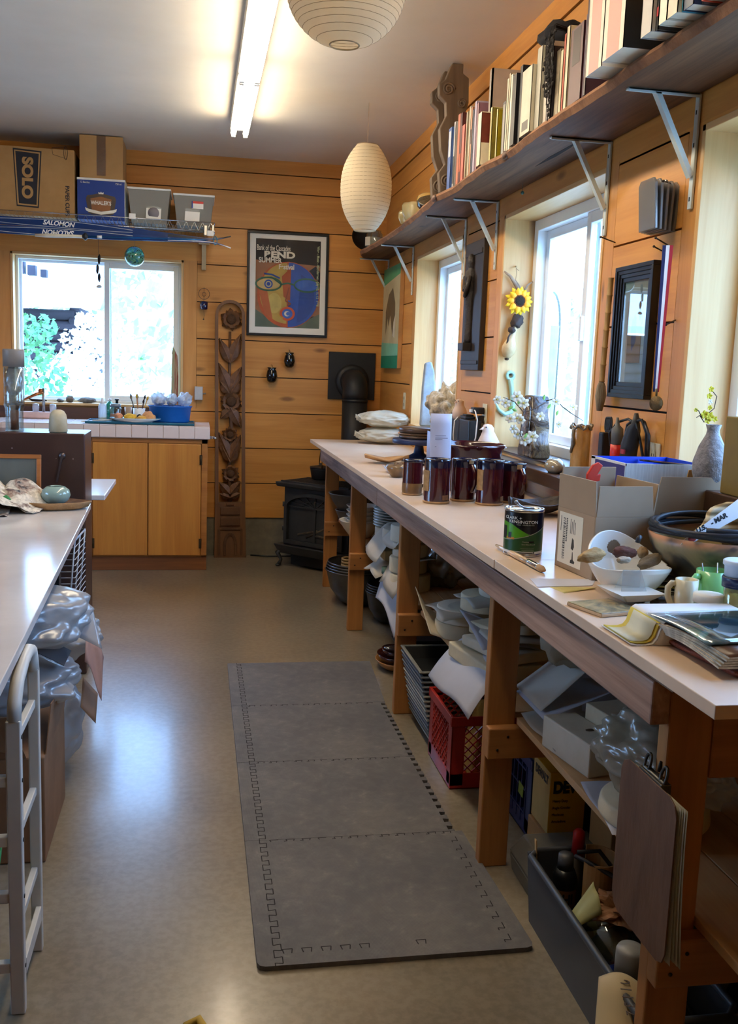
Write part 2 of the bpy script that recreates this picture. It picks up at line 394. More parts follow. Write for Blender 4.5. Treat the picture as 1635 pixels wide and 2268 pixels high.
def window_end():
 x0,x1,z0,z1=WB;t=.018;yo=YW+.10
 b=MB();b.box((x0,YW-.004,z0),(x0+t,YW+.22,z1));b.box((x1-t,YW-.004,z0),(x1,YW+.22,z1))
 b.mi=1;b.box((x0,YW-.004,z1-t),(x1,YW+.22,z1));b.box((x0,YW-.03,z0),(x1,YW+.22,z0+t))
 w=tag(b.obj('window_4',[JAMB_Z,JAMB_X],bevel=.002),'pine reveal of the sliding window over the sink','window',kind='structure')
 f=MB();a0,a1,c0,c1=x0+t,x1-t,z0+t,z1-t;xm=-.665
 def ring(mb,a0,a1,c0,c1,y0,y1,d):
  mb.box((a0,y0,c0),(a0+d,y1,c1));mb.box((a1-d,y0,c0),(a1,y1,c1));mb.box((a0+d,y0,c0),(a1-d,y1,c0+d));mb.box((a0+d,y0,c1-d),(a1-d,y1,c1))
 ring(f,a0,a1,c0,c1,yo,yo+.08,.020);f.obj('window_frame',VINYL,w,bevel=.003)
 s=MB();ring(s,xm-.025,a1-.020,c0+.020,c1-.020,yo+.01,yo+.035,.038);s.obj('sash',VINYL,w,bevel=.003)
 s=MB();ring(s,a0+.020,xm+.025,c0+.020,c1-.020,yo+.045,yo+.07,.018);s.obj('sash',VINYL,w,bevel=.003)
 g=MB();g.box((xm,yo+.02,c0+.05),(a1-.05,yo+.024,c1-.05));g.obj('pane',GLASS,w)
 g=MB();g.box((a0+.034,yo+.055,c0+.034),(xm-.0,yo+.059,c1-.034));g.obj('pane',GLASS,w)
window_end()

for i,(y0,y1,z0,z1) in enumerate(WL):
 b=MB();x=XL
 for lo,hi in (((y0,z0),(y0+.05,z1)),((y1-.05,z0),(y1,z1)),((y0,z0),(y1,z0+.05)),((y0,z1-.05),(y1,z1)),(((y0+y1)/2-.03,z0),((y0+y1)/2+.03,z1))):b.box((x-.10,lo[0],lo[1]),(x-.02,hi[0],hi[1]))
 w=tag(b.obj('window_%d' % (5+i),VINYL),'white sliding window in the unseen side wall','window',kind='structure');b=MB();b.box((x-.06,y0+.04,z0+.04),(x-.056,y1-.04,z1-.04));b.obj('pane',GLASS,w)

# ------------------------------------------------------------------ outdoors, seen through the panes
b=MB();b.box((-60,-40,-.45),(60,90,-.35));tag(b.obj('ground_outside',mix2('pale_ground','#d8d4c8','#b9b8a0',.4,.3,.7,.9)),'pale bright ground outside the windows','ground',kind='structure')
LOG=wood('weathered_logs','#3a3038','#211b22',0,.8,1,0,tone=.3);ROOF=M('dark_shingles','#3a3640',.8,var=.2)
def cabin():
 Y=17.0;p0=ony(-40,830,Y);p1=ony(165,700,Y);zt=ony(60,683,Y).z
 t=thing('log_cabin','dark log cabin standing outside the window over the sink','cabin',(p0.x-3.0,Y,-.35));w=p1.x-p0.x+3.0;h=zt+.35
 b=MB();n=15;r=h/n/2
 for k in range(n):b.tube([(0,0,r+2*r*k),(w+.06*(k % 2),0,r+2*r*k)],r*1.05,8);b.tube([(w,-.08*(k % 2),r*2+2*r*k),(w,4,r*2+2*r*k)],r*1.0,8)
 b.obj('log_wall',LOG,t)
 b=MB();b.hexa([(-.5,-.9,h),(w+.5,-.9,h),(w+.5,2,h+1.0),(-.5,2,h+1.0),(-.5,-.9,h+.12),(w+.5,-.9,h+.12),(w+.5,2,h+1.15),(-.5,2,h+1.15)]);b.obj('roof',M('overexposed_roof','#e8ebee',.5),t)  # roof colour raised to near white to imitate overexposure
 # eave of the near building with its square rafter ends
 q0=ony(18,585,11.0);q1=ony(98,606,11.0);e=thing('roof_eave','eave with dark square rafter ends seen high through the sink window','roof',(q0.x,11.0,q0.z))
 d=q1-q0
 for k in range(4):b=MB();c=d*(k/3.0);s_=.075-.012*k;b.box((c.x-s_*.8,-.06,c.z-s_),(c.x+s_*.8,.06,c.z+s_));b.obj('rafter_end',ROOF,e)
 b=MB();b.bar((-.6,.05,.30),(d.x+.5,.05,d.z+.16),.05,.05);b.obj('fascia',M('pale_fascia','#d8d4cc',.7),e)
cabin()
LEAF=mix2('outdoor_leaves','#93b884','#c8d8b0',1.5,.3,.7,.7);LEAFB=mix2('bluish_leaves','#2f7a58','#7fae68',3,.3,.7,.7);LEAFP=mix2('overexposed_leaves','#c4d4c4','#e0e8dc',3,.3,.7,.7);BARK=M('bark','#b8ac9c',.9)  # leaf greens and bark bleached to imitate overexposure; bluish leaves keep their green
def tree(x,y,h,cr,label,mat=LEAF,seed=1,n=34,name='tree',group=None):
 t=thing(name,label,'tree' if name=='tree' else 'shrub',(x,y,-.35),group=group);r=random.Random(seed)
 b=MB();b.tube([(0,0,0),(.05,0,h*.5),(0,.05,h*.9)],[cr*.09,cr*.06,cr*.02],7);b.obj('trunk',BARK,t)
 b=MB()
 for k in range(n*28):
  a=r.random()*2*PI;q=r.random()**.5;z=h*(.22+.78*r.random());w=cr*(1-.75*abs(z/h-.5))*q;c=Vector((w*math.cos(a),w*math.sin(a),z))
  u=Vector((r.gauss(0,1),r.gauss(0,1),r.gauss(0,1))).normalized();v=u.orthogonal().normalized();s_=cr*(.05+.07*r.random())
  b._t([b.bm.faces.new([b.bm.verts.new(c+u*s_),b.bm.verts.new(c+v*s_*.6),b.bm.verts.new(c-u*s_),b.bm.verts.new(c-v*s_*.6)])])
 b.obj('crown',mat,t)
p=ony(62,900,12.0);tree(p.x,12.0,2.3,.55,'leafy green shrub outside below the log cabin',LEAFB,3,40,'shrub')
PALE=mix2('overexposed_shrub','#f2f0ea','#dfe4d8',3,.3,.7,.8)  # near-white leaves put overexposure into the colour of these added shrubs
for k,(px,py,Y) in enumerate(((72,800,13.7),(140,792,15.0),(185,735,16.1),(228,700,12.4))):p=ony(px,py,Y);tree(p.x,Y,p.z+.38,.52,['first','second','third','tallest'][k]+' added shrub with overexposed white leaves before the log cabin, counted from the tap',PALE,20+k,46,'shrub','pale shrubs before the cabin')
p=ony(250,800,24);tree(p.x,24,5.5,2.0,'pale overexposed tree behind the meeting rail of the sink window',LEAF,5)
p=onx(1265,850,9.0);tree(p.x+.5,p.y+1.5,4.2,1.6,'pale tree seen through the window beside the sunflower',LEAFP,8)
p=onx(1015,800,9.0);tree(p.x,p.y+1,3.6,1.5,'pale tree seen through the window behind the carved relief',LEAFP,11)
p=onx(1340,800,16.0);tree(p.x,p.y,5.0,2.0,'distant pale tree beside the near rail of the sunflower window',LEAFP,15)
p=onx(1222,780,4.0);b=MB();b.tube([(p.x+.02,p.y+.10,-.35),(p.x,p.y,p.z+.3)],.07,10);tag(b.obj('timber_post',M('weathered_post','#8a8a80',.9)),'grey weathered post standing outside the sunflower window','post')
q0=onx(1262,985,2.6);q1=onx(1200,745,2.9);b=MB();b.tube([(q0.x,q0.y,-.35),(q1.x,q1.y,q1.z)],.03,8);tag(b.obj('leaning_pole',M('pink_pole','#c98a92',.6)),'pink painted pole leaning outside the sunflower window','pole')
c0=onx(1222,660,4.2);pts=[(c0.x,c0.y+.33*math.cos(a),c0.z-.35+.42*math.sin(a)) for a in [k*PI/12 for k in range(13)]]
b=MB();b.tube([(pts[0][0],pts[0][1],-.35)]+pts+[(pts[-1][0],pts[-1][1],-.35)],.012,6);tag(b.obj('garden_arch',M('arch_metal','#565a50',.6,.5)),'thin curved metal garden hoop outside the sunflower window','hoop')

# ------------------------------------------------------------------ ceiling light and paper lanterns
TUBE=M('lit_tube','#fff2dc',.3,var=0,emit=38.0,ecol=(1.0,.84,.62))
FIX=M('lamp_housing','#cfc9bd',.4,var=.03)
def strip_light(y0,y1,label):
 t=thing('strip_light',label,'ceiling light',(.24,(y0+y1)/2,ZC),group='strip lights end to end on the ceiling');L=y1-y0
 b=MB();b.box((-.057,-L/2,-.076),(.057,L/2,0));b.obj('housing',FIX,t,bevel=.004)
 for sx in (-1,1):
  b=MB();b.tube([(sx*.037,-L/2+.03,-.098),(sx*.037,L/2-.03,-.098)],.0165,14);b.obj('tube',TUBE,t)
  for e in (-1,1):b=MB();b.box((sx*.037-.013,e*(L/2-.018)-.012,-.121),(sx*.037+.013,e*(L/2-.018)+.012,-.072));b.obj('lamp_holder',WHITE,t,bevel=.004)
strip_light(5.10,6.29,'white fluorescent strip light, the section ending toward the end wall')
strip_light(3.90,5.09,'white fluorescent strip light, the section beside the big round lantern')
strip_light(1.50,2.69,'white fluorescent strip light overhead, second past the round lantern')
strip_light(2.70,3.89,'white fluorescent strip light overhead, out past the round lantern')
RICE=papery('rice_paper','#e9dcc0',.45,.7,.25,30,.06)
RIBS=M('lantern_wire','#a08a66',.6)
def lantern(c,rx,rz,ring,label,egg=False):
 t=thing('paper_lantern',label,'lantern',c);n=22;prof=[]
 for k in range(n*2+1):
  u=-1+2*k/(n*2);lim=math.sqrt(1-(ring/rx)**2) if not egg else .86;v=u*lim
  r=rx*math.sqrt(max(0,1-v*v)) if not egg else rx*(1-.58*abs(u)**2.4)
  if k % 2:r -=rx*.012
  prof.append((r,v*rz if not egg else u*rz))
 b=MB();b.lathe(prof,n=44,smooth=False);b.obj('paper_shade',RICE,t,smooth=True)
 b=MB()
 for k in (0,len(prof)-1):r,z=prof[k];b.tube([(r*math.cos(a*PI/16),r*math.sin(a*PI/16),z) for a in range(33)],.0022,5,False)
 b.obj('wire_ring',RIBS,t)
 b=MB()
 for k in range(2,len(prof)-2,2):r,z=prof[k];b.tube([(r*math.cos(a*PI/16),r*math.sin(a*PI/16),z) for a in range(33)],.0008,4,False)
 b.obj('rib',RIBS,t)
 b=MB();top=ZC-c[2];b.tube([(0,0,prof[-1][1]),(0,0,top)],.0012,5);r,z=prof[-1];b.bar((-r,0,z),(r,0,z),.003);b.obj('hanging_cord',RIBS,t)
p=ony(766,5,2.75);lantern((p.x,2.75,p.z+.035),133*mpp(p),133*mpp(p)*.92,.040,'big round paper lantern hanging beside the strip light')
p=ony(811,417,5.7);s=mpp(p);lantern((p.x,5.7,p.z),57*s,91*s,.07,'oval ribbed paper lantern hanging near the end wall',True)
def frot(xd,yd=(0,0,1),spin=0.0):
 """rotation that lays lettering on a face: xd reading direction, yd up, spin in the plane (degrees, counter-clockwise)"""
 x=Vector(xd).normalized();y=Vector(yd);y=(y-x*y.dot(x)).normalized();z=x.cross(y);a=math.radians(spin)
 x2=x*math.cos(a)+y*math.sin(a);y2=-x*math.sin(a)+y*math.cos(a)
 return Matrix((x2,y2,z)).transposed().to_euler()
def carton(name,label,cat,lo,hi,mat,rz=0,group=None,part='body',flaps=False):
 """closed box: body with a taped top seam"""
 lo=Vector(lo);hi=Vector(hi);c=Vector(((lo.x+hi.x)/2,(lo.y+hi.y)/2,lo.z));t=thing(name,label,cat,c,rz,group);h=hi-lo
 b=MB();b.box((-h.x/2,-h.y/2,0),(h.x/2,h.y/2,h.z));b.obj(part,mat,t,bevel=.003)
 return t,h
# ------------------------------------------------------------------ sink cabinet, counter and what stands on it
OAKZ=wood('oak_doors','#c98a3c','#a9662a',2,.38,.9,0,tone=.05,scale=.8);OAKX=wood('oak_rails','#b67a38','#93582a',0,.42,.9,0,tone=.05)
HINGE=M('dark_bronze','#4a3a24',.5,.5)
CF=6.92
def sink_cabinet():
 t=thing('sink_cabinet','golden oak base cabinet with flat doors under the sink counter','cabinet',(-1.0,CF,0));L,Rr=-1.3,1.076
 b=MB();b.box((L,.02,.10),(Rr,.54,.945));b.obj('carcass',OAKZ,t)
 b=MB()
 for x0,x1 in ((L,-.85),(-.80+.5,.245-.0),(1.033,Rr)):pass
 b.box((1.034,0,.10),(Rr,.02,.945));b.box((.235,0,.10),(.286,.02,.945));b.box((L,0,.912),(Rr,.0195,.945));b.box((L,0,.10),(Rr,.0195,.112));b.obj('face_frame',OAKX,t,bevel=.002)
 for x0,x1,hs in ((.288,.661,-1),(.667,1.030,1),(-.14,.236,1),(-.52,-.146,-1)):
  b=MB();b.box((x0,-.016,.112),(x1,.0,.910));d=b.obj('door',OAKZ,t,bevel=.004)
  for z in (.20,.80):
   hx=x0 if hs<0 else x1;b=MB();b.box((hx-.010,-.022,z-.035),(hx+.010,-.012,z+.035));b.tube([(hx,-.022,z-.028),(hx,-.022,z+.028)],.005,6);b.obj('hinge',HINGE,d)
 b=MB();b.box((L,.012,0),(Rr,.54,.10));b.obj('toe_kick',wood('kick_board','#8a5428','#6a3c1c',0,.6),t,bevel=.002)
 k=thing('sink_counter','pinkish white tiled counter on the oak sink cabinet','counter',(-1.0,CF,.9455))
 TILE=M('counter_tile','#e6d2c6',.25,var=.03);GR=M('tile_grout','#d3c1b6',.8)
 b=MB();b.box((L,-.018,.0),(1.090,.552,.084));b.obj('grout_bed',GR,k)
 b=MB();x=1.092;n=0
 while x>L:
  b.box((x-.1065,-.024,.003),(x-.0015,-.018,.083));x -=.108
 b.obj('edge_tile',TILE,k,bevel=.003)
 b=MB();x=1.092
 while x>L:
  y=-.02
  while y<.5:b.box((x-.106,y,.084),(x-.002,y+.108,.090));y+=.11
  x -=.108
 b.obj('top_tile',TILE,k,bevel=.002)
 # sink splash and taps
 s=thing('tap_set','chrome tap with copper spout and two clear knobs','tap',(ony(97,905,7.36).x,7.36,1.036));u=mpp((0,7.36,1))
 b=MB();b.box((-.20,-.03,0),(.10,.05,.05));b.obj('deck',M('pink_enamel','#e2bfb2',.25),s,bevel=.015,seg=3)
 b=MB();b.tube([(0,0,.05),(0,0,.22)],.010,10);b.obj('spout_post',STEEL,s)
 b=MB();b.tube([(-.005,0,.19),(-.05,-.02,.175),(-.13,-.04,.135)],[.013,.012,.006],8);b.sphere((-.02,0,.20),.018);b.obj('spout',M('copper','#b46a3c',.3,.9),s)
 for dx in (-.055,.065):b=MB();b.lathe([(0,0),(.021,0),(.026,.03),(.022,.055),(0,.06)],(dx,-.005,.05),12);b.obj('knob',glassy('clear_acrylic','#e8e4e4',.12,.05,.35,'#e8dcd8'),s)
sink_cabinet()
b=MB();b.box((-1.5,YW-.05,1.0365),(-.30,YW-.022,1.120));tag(b.obj('trim_1',wood('walnut_splash','#5e3a22','#442613',0,.45)),'dark wooden splashback board under the sink window','trim',kind='structure')
CT=1.0365
def bottle(name,label,cat,p,prof,mat,cap=None,capmat=None,group=None,fill=None,fmat=None,n=20,capname='cap'):
 t=thing(name,label,cat,p,0,group);b=MB();b.lathe(prof,n=n);b.obj('body',mat,t)
 if cap:b=MB();b.lathe(cap,n=n);b.obj(capname,capmat,t)
 if fill:b=MB();b.lathe(fill,n=n);b.obj('contents',fmat,t)
 return t
def on_end(px,Y,z=CT):q=ony(px,900,Y);return Vector((q.x,Y,z))
UE=mpp((0,7.1,1))
CLEAR=glassy('clear_glass','#eef3f2',.09,.03);FROST=glassy('cloudy_plastic','#eef2f4',.06,.2,.55,'#eef2f4')
bottle('squeeze_bottle','translucent white squeeze bottle with a pale yellow base of liquid','bottle',on_end(227,7.06,CT+.0085),[(0,0),(.026,0),(.028,.01),(.028,.11),(.020,.125),(.0,.125)],FROST,[(0,.125),(.018,.125),(.012,.14),(.008,.165),(0,.166)],WHITE,fill=[(0,.003),(.025,.003),(.025,.03),(0,.03)],fmat=M('yellow_liquid','#c9b45c',.4))
bottle('mason_jar','glass jar of brown powder with a grey screw lid','jar',on_end(256,7.16,CT+.0085),[(0,0),(.040,0),(.042,.008),(.042,.085),(.036,.10),(0,.10)],CLEAR,cyl(.039,.10,.122),M('zinc_lid','#8e8e90',.4,.7),fill=cyl(.038,.004,.05),fmat=M('brown_powder','#a5714a',.9),capname='lid')
bottle('pump_bottle','small dark pump bottle behind the brown powder jar','bottle',on_end(259,7.30),cyl(.022,0,.11),M('dark_amber','#2a2422',.25),[(0,.11),(.010,.11),(.010,.15),(.016,.15),(.016,.16),(0,.16)],BLACK)
bottle('soap_bottle','teal green plastic bottle beside the dark pump bottle','bottle',on_end(243,7.33),[(0,0),(.034,0),(.036,.08),(.026,.12),(.012,.14),(0,.14)],glassy('teal_plastic','#3fb8a0',.08,.1,.5,'#2f9c88'),cyl(.011,.14,.16),WHITE)
bottle('drinking_glass','tan tumbler standing behind the cup of brushes','glass',on_end(284,7.34),vessel([(.020,0),(.027,.10)],.002),M('tan_glass','#c9a988',.3))
def brush_cup():
 p=on_end(308,7.155,CT+.0085);t=thing('brush_cup','white cup with a dark mark, holding paint brushes','cup',p)
 b=MB();b.lathe(vessel([(.034,0),(.038,.005),(.043,.095)],.003),n=24);b.obj('body',WHITE,t)
 b=MB();b.blob((.006,-.040,.045),(.014,.003,.010),.5,3,4,2);b.blob((-.006,-.0405,.04),(.008,.003,.007),.5,3,9,2);b.obj('printed_mark',INK,t)
 r=random.Random(5);cols=['#d8a53a','#3a2c28','#8a5a3a','#c8c0b0','#30343c','#b8762c','#5a3a2c'];heads=['#caa23c','#2a2422','#6a4a34','#3a3232','#8a7a60','#d8b04a','#241e1c']
 ds=['with a yellow handle','with a black handle and bristles','with a mid brown handle','with a pale grey handle','with a slate handle','with an ochre handle','with a dark brown handle']
 for k in range(7):
  a=k*2*PI/7;q=Vector((p.x+.012*math.cos(a),p.y+.012*math.sin(a),p.z+.008));d=Vector((.30*math.cos(a),.22*math.sin(a),1)).normalized();L=.13+.04*r.random()
  s=thing('paint_brush','thin paint brush '+ds[k]+', upright in the white cup','brush',q,group='brushes in the white cup')
  b=MB();b.tube([(0,0,0),d*L],.0035,6);b.obj('handle',M('brush_handle'+cols[k],cols[k],.5),s)
  b=MB();b.tube([d*L,d*(L+.012),d*(L+.03)],[.006,.008,.002],7);b.obj('bristles',M('bristle'+heads[k],heads[k],.9),s)
brush_cup()
def blue_tub():
 p=on_end(377,7.165);t=thing('blue_tub','low round bright blue plastic tub on the counter','tub',p+Vector((0,0,.009)))
 b=MB();b.lathe(vessel([(.128,0),(.138,.012),(.150,.108),(.157,.112),(.157,.120)],.004),n=40,sx=1.0,sy=.62);b.obj('body',M('blue_plastic','#1f63b4',.35),t,smooth=True)
 PL=glassy('cloudy_bag','#f0f2f4',.06,.25,.7,'#e4e6ea')
 for k,(dx,rx,rz_,dz,lab) in enumerate(((-.080,.048,.050,.175,'knotted clear bag of pale clay lumps in the blue tub'),(.012,.040,.045,.170,'clear bag with a yellowish lump, middle of the blue tub'),(.105,.050,.050,.176,'billowing pale plastic bag rising over the tub rim'))):
  q=p+Vector((dx,0,dz));s=thing('plastic_bag',lab,'bag',q);b=MB();b.blob((0,0,0),(rx,.07,rz_),.35,2.6,k+3,4);b.obj('film',PL,s,smooth=True)
  if k<2:b=MB();b.blob((0,0,-.015),(rx*.7,.05,rz_*.62),.2,2,k+9,3);b.obj('clay_lump',M('clay_lump%d' % k,('#cdbba6','#cdb98a')[k],.9),s,smooth=True)
blue_tub()
def tray_and_plate():
 x0=on_end(191,7.0).x;x1=on_end(430,7.0).x;t=thing('serving_tray','dark teal flat tray along the counter edge','tray',((x0+x1)/2,7.04,CT));w=(x1-x0)/2
 b=MB();b.box((-w,-.10,.0005),(w,.22,.008));b.obj('base',M('teal_tray','#17566a',.35),t,bevel=.003)
 b=MB()
 for lo,hi in (((-w,-.105,.002),(w,-.095,.017)),((-w,.215,.002),(w,.225,.017)),((-w-.003,-.105,.002),(-w+.005,.225,.017)),((w-.005,-.105,.002),(w+.003,.225,.017))):b.box(lo,hi)
 b.obj('rim',M('teal_tray','#17566a',.35),t,bevel=.003)
 p=Vector((on_end(300,6.99).x,6.99,CT+.009));s=thing('ceramic_plate','white plate with a teal rim heaped with sponges','plate',p)
 b=MB();b.lathe([(0,0),(.09,0),(.10,.005),(.175,.030),(.176,.034),(.10,.012),(0,.009)],n=40,sy=.5);b.mi=1;b.lathe([(.150,.0245),(.175,.0325),(.177,.035),(.150,.028)],n=40,sy=.5);b.obj('body',[M('white_glaze','#e9e6de',.2,var=.03),M('teal_glaze','#2a7f96',.25)],s)
 for k,(dx,dy,rx,rz_,col,lab) in enumerate(((-.115,.0,.028,.028,'#d99468','peach coloured pointed sponge at the plate end'),(-.035,.0,.045,.026,'#e8b640','yellow sponge in the middle of the white plate'),(.045,-.02,.035,.020,'#e0a43c','small golden sponge at the plate front'),(.10,.0,.042,.026,'#e0a468','tan oblong sponge on the plate toward the blue tub'),(.085,.035,.04,.036,'#dfa06a','peach sponge behind the tan oblong one'))):
  b=MB();b.blob((0,0,rz_),(rx,.03,rz_),.25,2,k+2,3,0);o=b.obj('sponge',M('sponge'+col,col,.95,bmp=.5,bs=120),smooth=True);o.location=p+Vector((dx,dy*.6,.0125));tag(o,lab,'sponge','sponges on the white plate')
 a=on_end(186,6.97,CT+.012);c=on_end(248,6.99,CT+.026);d=c-a;s=thing('flat_brush','wide pale paint brush lying across the teal tray','brush',a)
 b=MB();b.tube([d*.30,d*1.0],[.008,.005],8);b.obj('handle',M('pale_brush_wood','#d8d0c0',.5),s);b=MB();b.box((-.02,-.012,-.004),(d.x*.30,.012,.006));b.obj('bristles',M('brush_bristle','#e8e0cc',.9),s,bevel=.003)
tray_and_plate()
def sill_items():
 z=WB[2]+.019;Y=YW+.02
 for px,rx,rz_,col,lab in ((133,.026,.014,'#6a6058','small grey brown pebble on the sink window sill'),(155,.030,.026,'#7a6248','lumpy brown stone between two others on the sill'),(193,.064,.022,'#8a857c','large flat grey stone on the sink window sill')):
  b=MB();b.blob((0,0,rz_*.9),(rx,.03,rz_),.25,1.8,px,3,0);o=b.obj('sill_stone',mix2('stone'+col,col,'#564e46',20,.35,.7,.85,.4,60),smooth=True);q=ony(px,890,Y);o.location=(q.x,Y,z);tag(o,lab,'stone')
 q=ony(82,890,Y);b=MB();b.tube([(-.06,0,.022),(-.035,0,.010),(.0,0,.008),(.07,0,.008)],[.004,.009,.010,.005],7);o=b.obj('driftwood_twig',M('dark_twig','#2c221e',.9));o.location=(q.x,Y,z);tag(o,'dark twig lying on the sill behind the tap','twig')
 q0=ony(383,768,YW+.03);t=thing('wood_offcut','upright offcut with streaked green and red grain at the window side','board',(q0.x+.012,YW+.035,z));h=q0.z-z
 b=MB();n=10;o_=[(-.02-.012*(i/n),h*i/n*.98) for i in range(n+1)];b.prism([(-.026,0),(.028,0),(.030,h*.5),(.022,h*.85),(-.010,h),(-.018,h*.9),(-.022,h*.4)],.02,(0,.01,0));m,nt,p=nmat('streaked_wood');f=noise(nt,coords(nt,(45,20,3)),1.0,5,.6,.5);nt.links.new(ramp(nt,f,[(.3,'#4a7a4a'),(.45,'#b0a078'),(.55,'#8a3a2a'),(.7,'#4a2a1c')]),p.inputs['Base Color']);b.obj('board',m,t,bevel=.003)
 # slim dark plant twig in the window
 q=ony(62,730,YW+.03);q1=ony(50,775,YW+.03)
sill_items()
def hanging_bits():
 Y=7.16;q=ony(298,568,Y);r=22*mpp(q);t=thing('glass_float','swirled green and blue glass ball hanging under the wire shelf','glass ball',q);m,nt,p=nmat('swirled_glass');v=coords(nt,(1,1,1.6));f=noise(nt,v,14,3,.5,3.0)
 nt.links.new(ramp(nt,f,[(.32,'#1c2c5a'),(.42,'#1f7a5a'),(.5,'#7fc8a8'),(.58,'#2a9a88'),(.7,'#4a6ab8')]),p.inputs['Base Color']);p.inputs['Roughness'].default_value=.08;p.inputs['Transmission Weight'].default_value=.35;p.inputs['Coat Weight'].default_value=1
 b=MB();b.sphere((0,0,0),r,4);b.obj('ball',m,t);b=MB();b.tube([(0,0,r*.98),(0,0,2.37-q.z)],.0012,5);b.obj('string',M('grey_string','#6a645a',.9),t)
 q=ony(218,605,7.44);t=thing('feather_string','string of dark feathers and a pale charm hanging at the window rail','ornament',q)
 b=MB();b.tube([(0,0,.33),(0,0,-.15)],.0012,5);b.obj('string',M('grey_string','#6a645a',.9),t)
 for k,(dz,c) in enumerate(((.10,'#2c2624'),(.03,'#3a332e'),(-.03,'#2a2626'))):b=MB();b.blob((.006*(-1)**k,0,dz),(.011,.007,.035),.3,2,k,2);b.obj('feather',M('feather'+c,c,.9),t,smooth=True)
 b=MB();b.blob((.005,0,-.095),(.018,.006,.012),.5,3,8,2);b.obj('charm',M('pale_charm','#cfcac0',.5),t,smooth=True)
 q=ony(452,660,7.43);t=thing('candle_hanger','cobalt blue glass votive in a wire ring hanger on the wall','ornament',(q.x,7.43,q.z));WIR=M('wire_dark','#4c4238',.5,.6)
 b=MB();b.tube([(.040*math.cos(a*PI/12),.0,.030+.040*math.sin(a*PI/12)) for a in range(25)],.0018,5,False);b.tube([(.014*math.cos(a*PI/8),0,.028+.014*math.sin(a*PI/8)) for a in range(17)],.0015,5,False);b.tube([(0,.02,.08),(0,0,.07),(0,0,-.03)],.0015,5);b.obj('wire_ring',WIR,t)
 b=MB();b.lathe(vessel([(.018,-.085),(.026,-.08),(.029,-.025)],.003),n=20);b.obj('glass_cup',glassy('cobalt_glass','#1a2a9a',.1,.05,.35,'#18247a'),t)
 b=MB();b.tube([(0,0,-.085),(.004,0,-.13),(-.002,0,-.15)],.0012,5);b.sphere((-.002,0,-.155),.006);b.obj('drop_bead',WIR,t)
 q=ony(440,870,YW);t=thing('switch_box','grey surface mounted switch box beside the sink window','switch',(q.x,YW-.001,q.z));b=MB();b.box((-.030,-.045,-.052),(.030,.0,.048));b.obj('box',M('switch_grey','#b9b6ae',.5),t,bevel=.004);b=MB();b.tube([(.026,-.025,-.005),(.055,-.025,-.003)],.005,8);b.obj('toggle',STEEL,t)
 q=ony(458,970,7.0);t=thing('towel_bar','short chrome towel rail on the counter end','towel rail',(.092,7.0,q.z-.005));b=MB();b.tube([(-.0,-.05,.008),(.035,-.05,.008)],.005,8);b.tube([(.0,.06,.008),(.035,.06,.008)],.005,8);b.tube([(.035,-.06,.008),(.035,.07,.008)],.006,8);b.sphere((.037,-.062,.008),.012);b.obj('rail',M('chrome','#d8d8d8',.12,1,0),t)
hanging_bits()
# ------------------------------------------------------------------ wire shelf over the window, its boxes and the skis
CHROME=M('chrome_wire','#b8b8ba',.25,1,.05)
SZ=2.415
def wire_shelf():
 x0,x1,y0,y1=-1.62,.108,7.00,7.45;t=thing('wire_shelf','chrome wire shelf across the end wall above the sink window','shelf',((x0+x1)/2,7.22,SZ));w=(x1-x0)/2;d0,d1=y0-7.22,y1-7.22
 b=MB()
 for y in (d0,d1):
  for z in (.030,-.030):b.tube([(-w,y,z-.004),(w,y,z-.004)],.0032,6)
 for x in (-w,w):
  for z in (.030,-.030):b.tube([(x,d0,z-.004),(x,d1,z-.004)],.0032,6)
 b.obj('frame',CHROME,t)
 b=MB();n=62
 for y in (d0,d1):
  pts=[(-w+2*w*k/n,y,+.026 if k % 2 else -.034) for k in range(n+1)];b.tube(pts,.0022,5)
 b.obj('truss_wire',CHROME,t)
 b=MB();x=-w+.02
 while x<w:b.tube([(x,d0,-.002),(x,d1,-.002)],.0018,5);x+=.025
 for y in (d0+.15,d0+.30):b.tube([(-w,y,-.006),(w,y,-.006)],.0028,5)
 b.obj('deck_wire',CHROME,t)
 for dx in (.80,):b=MB();b.box((dx-.009,d0-.012,-.062),(dx+.012,d0+.01,.006));b.box((dx+.045,d0-.010,-.062),(dx+.06,d0+.01,.012));b.obj('corner_clip',STEEL,t,bevel=.003)
 for px in (293,466):q=ony(px,480 if px<300 else 518,6.99);dx=q.x-(x0+x1)/2;b=MB();b.box((dx-.022,d0-.014,q.z-SZ-.014),(dx+.022,d0-.006,q.z-SZ+.022));b.obj('label_tag',WHITE,t,bevel=.002)
 q=ony(452,545,7.44);s=thing('shelf_bracket','pale wooden bracket post under the wire shelf end','bracket',(q.x,7.458,2.36));b=MB();b.box((-.016,-.02,-.20),(.016,.0,-.004));b.box((-.04,-.10,-.018),(.04,.0,-.002));b.obj('post',M('pale_bracket','#c9b48c',.6),s,bevel=.002)
wire_shelf()
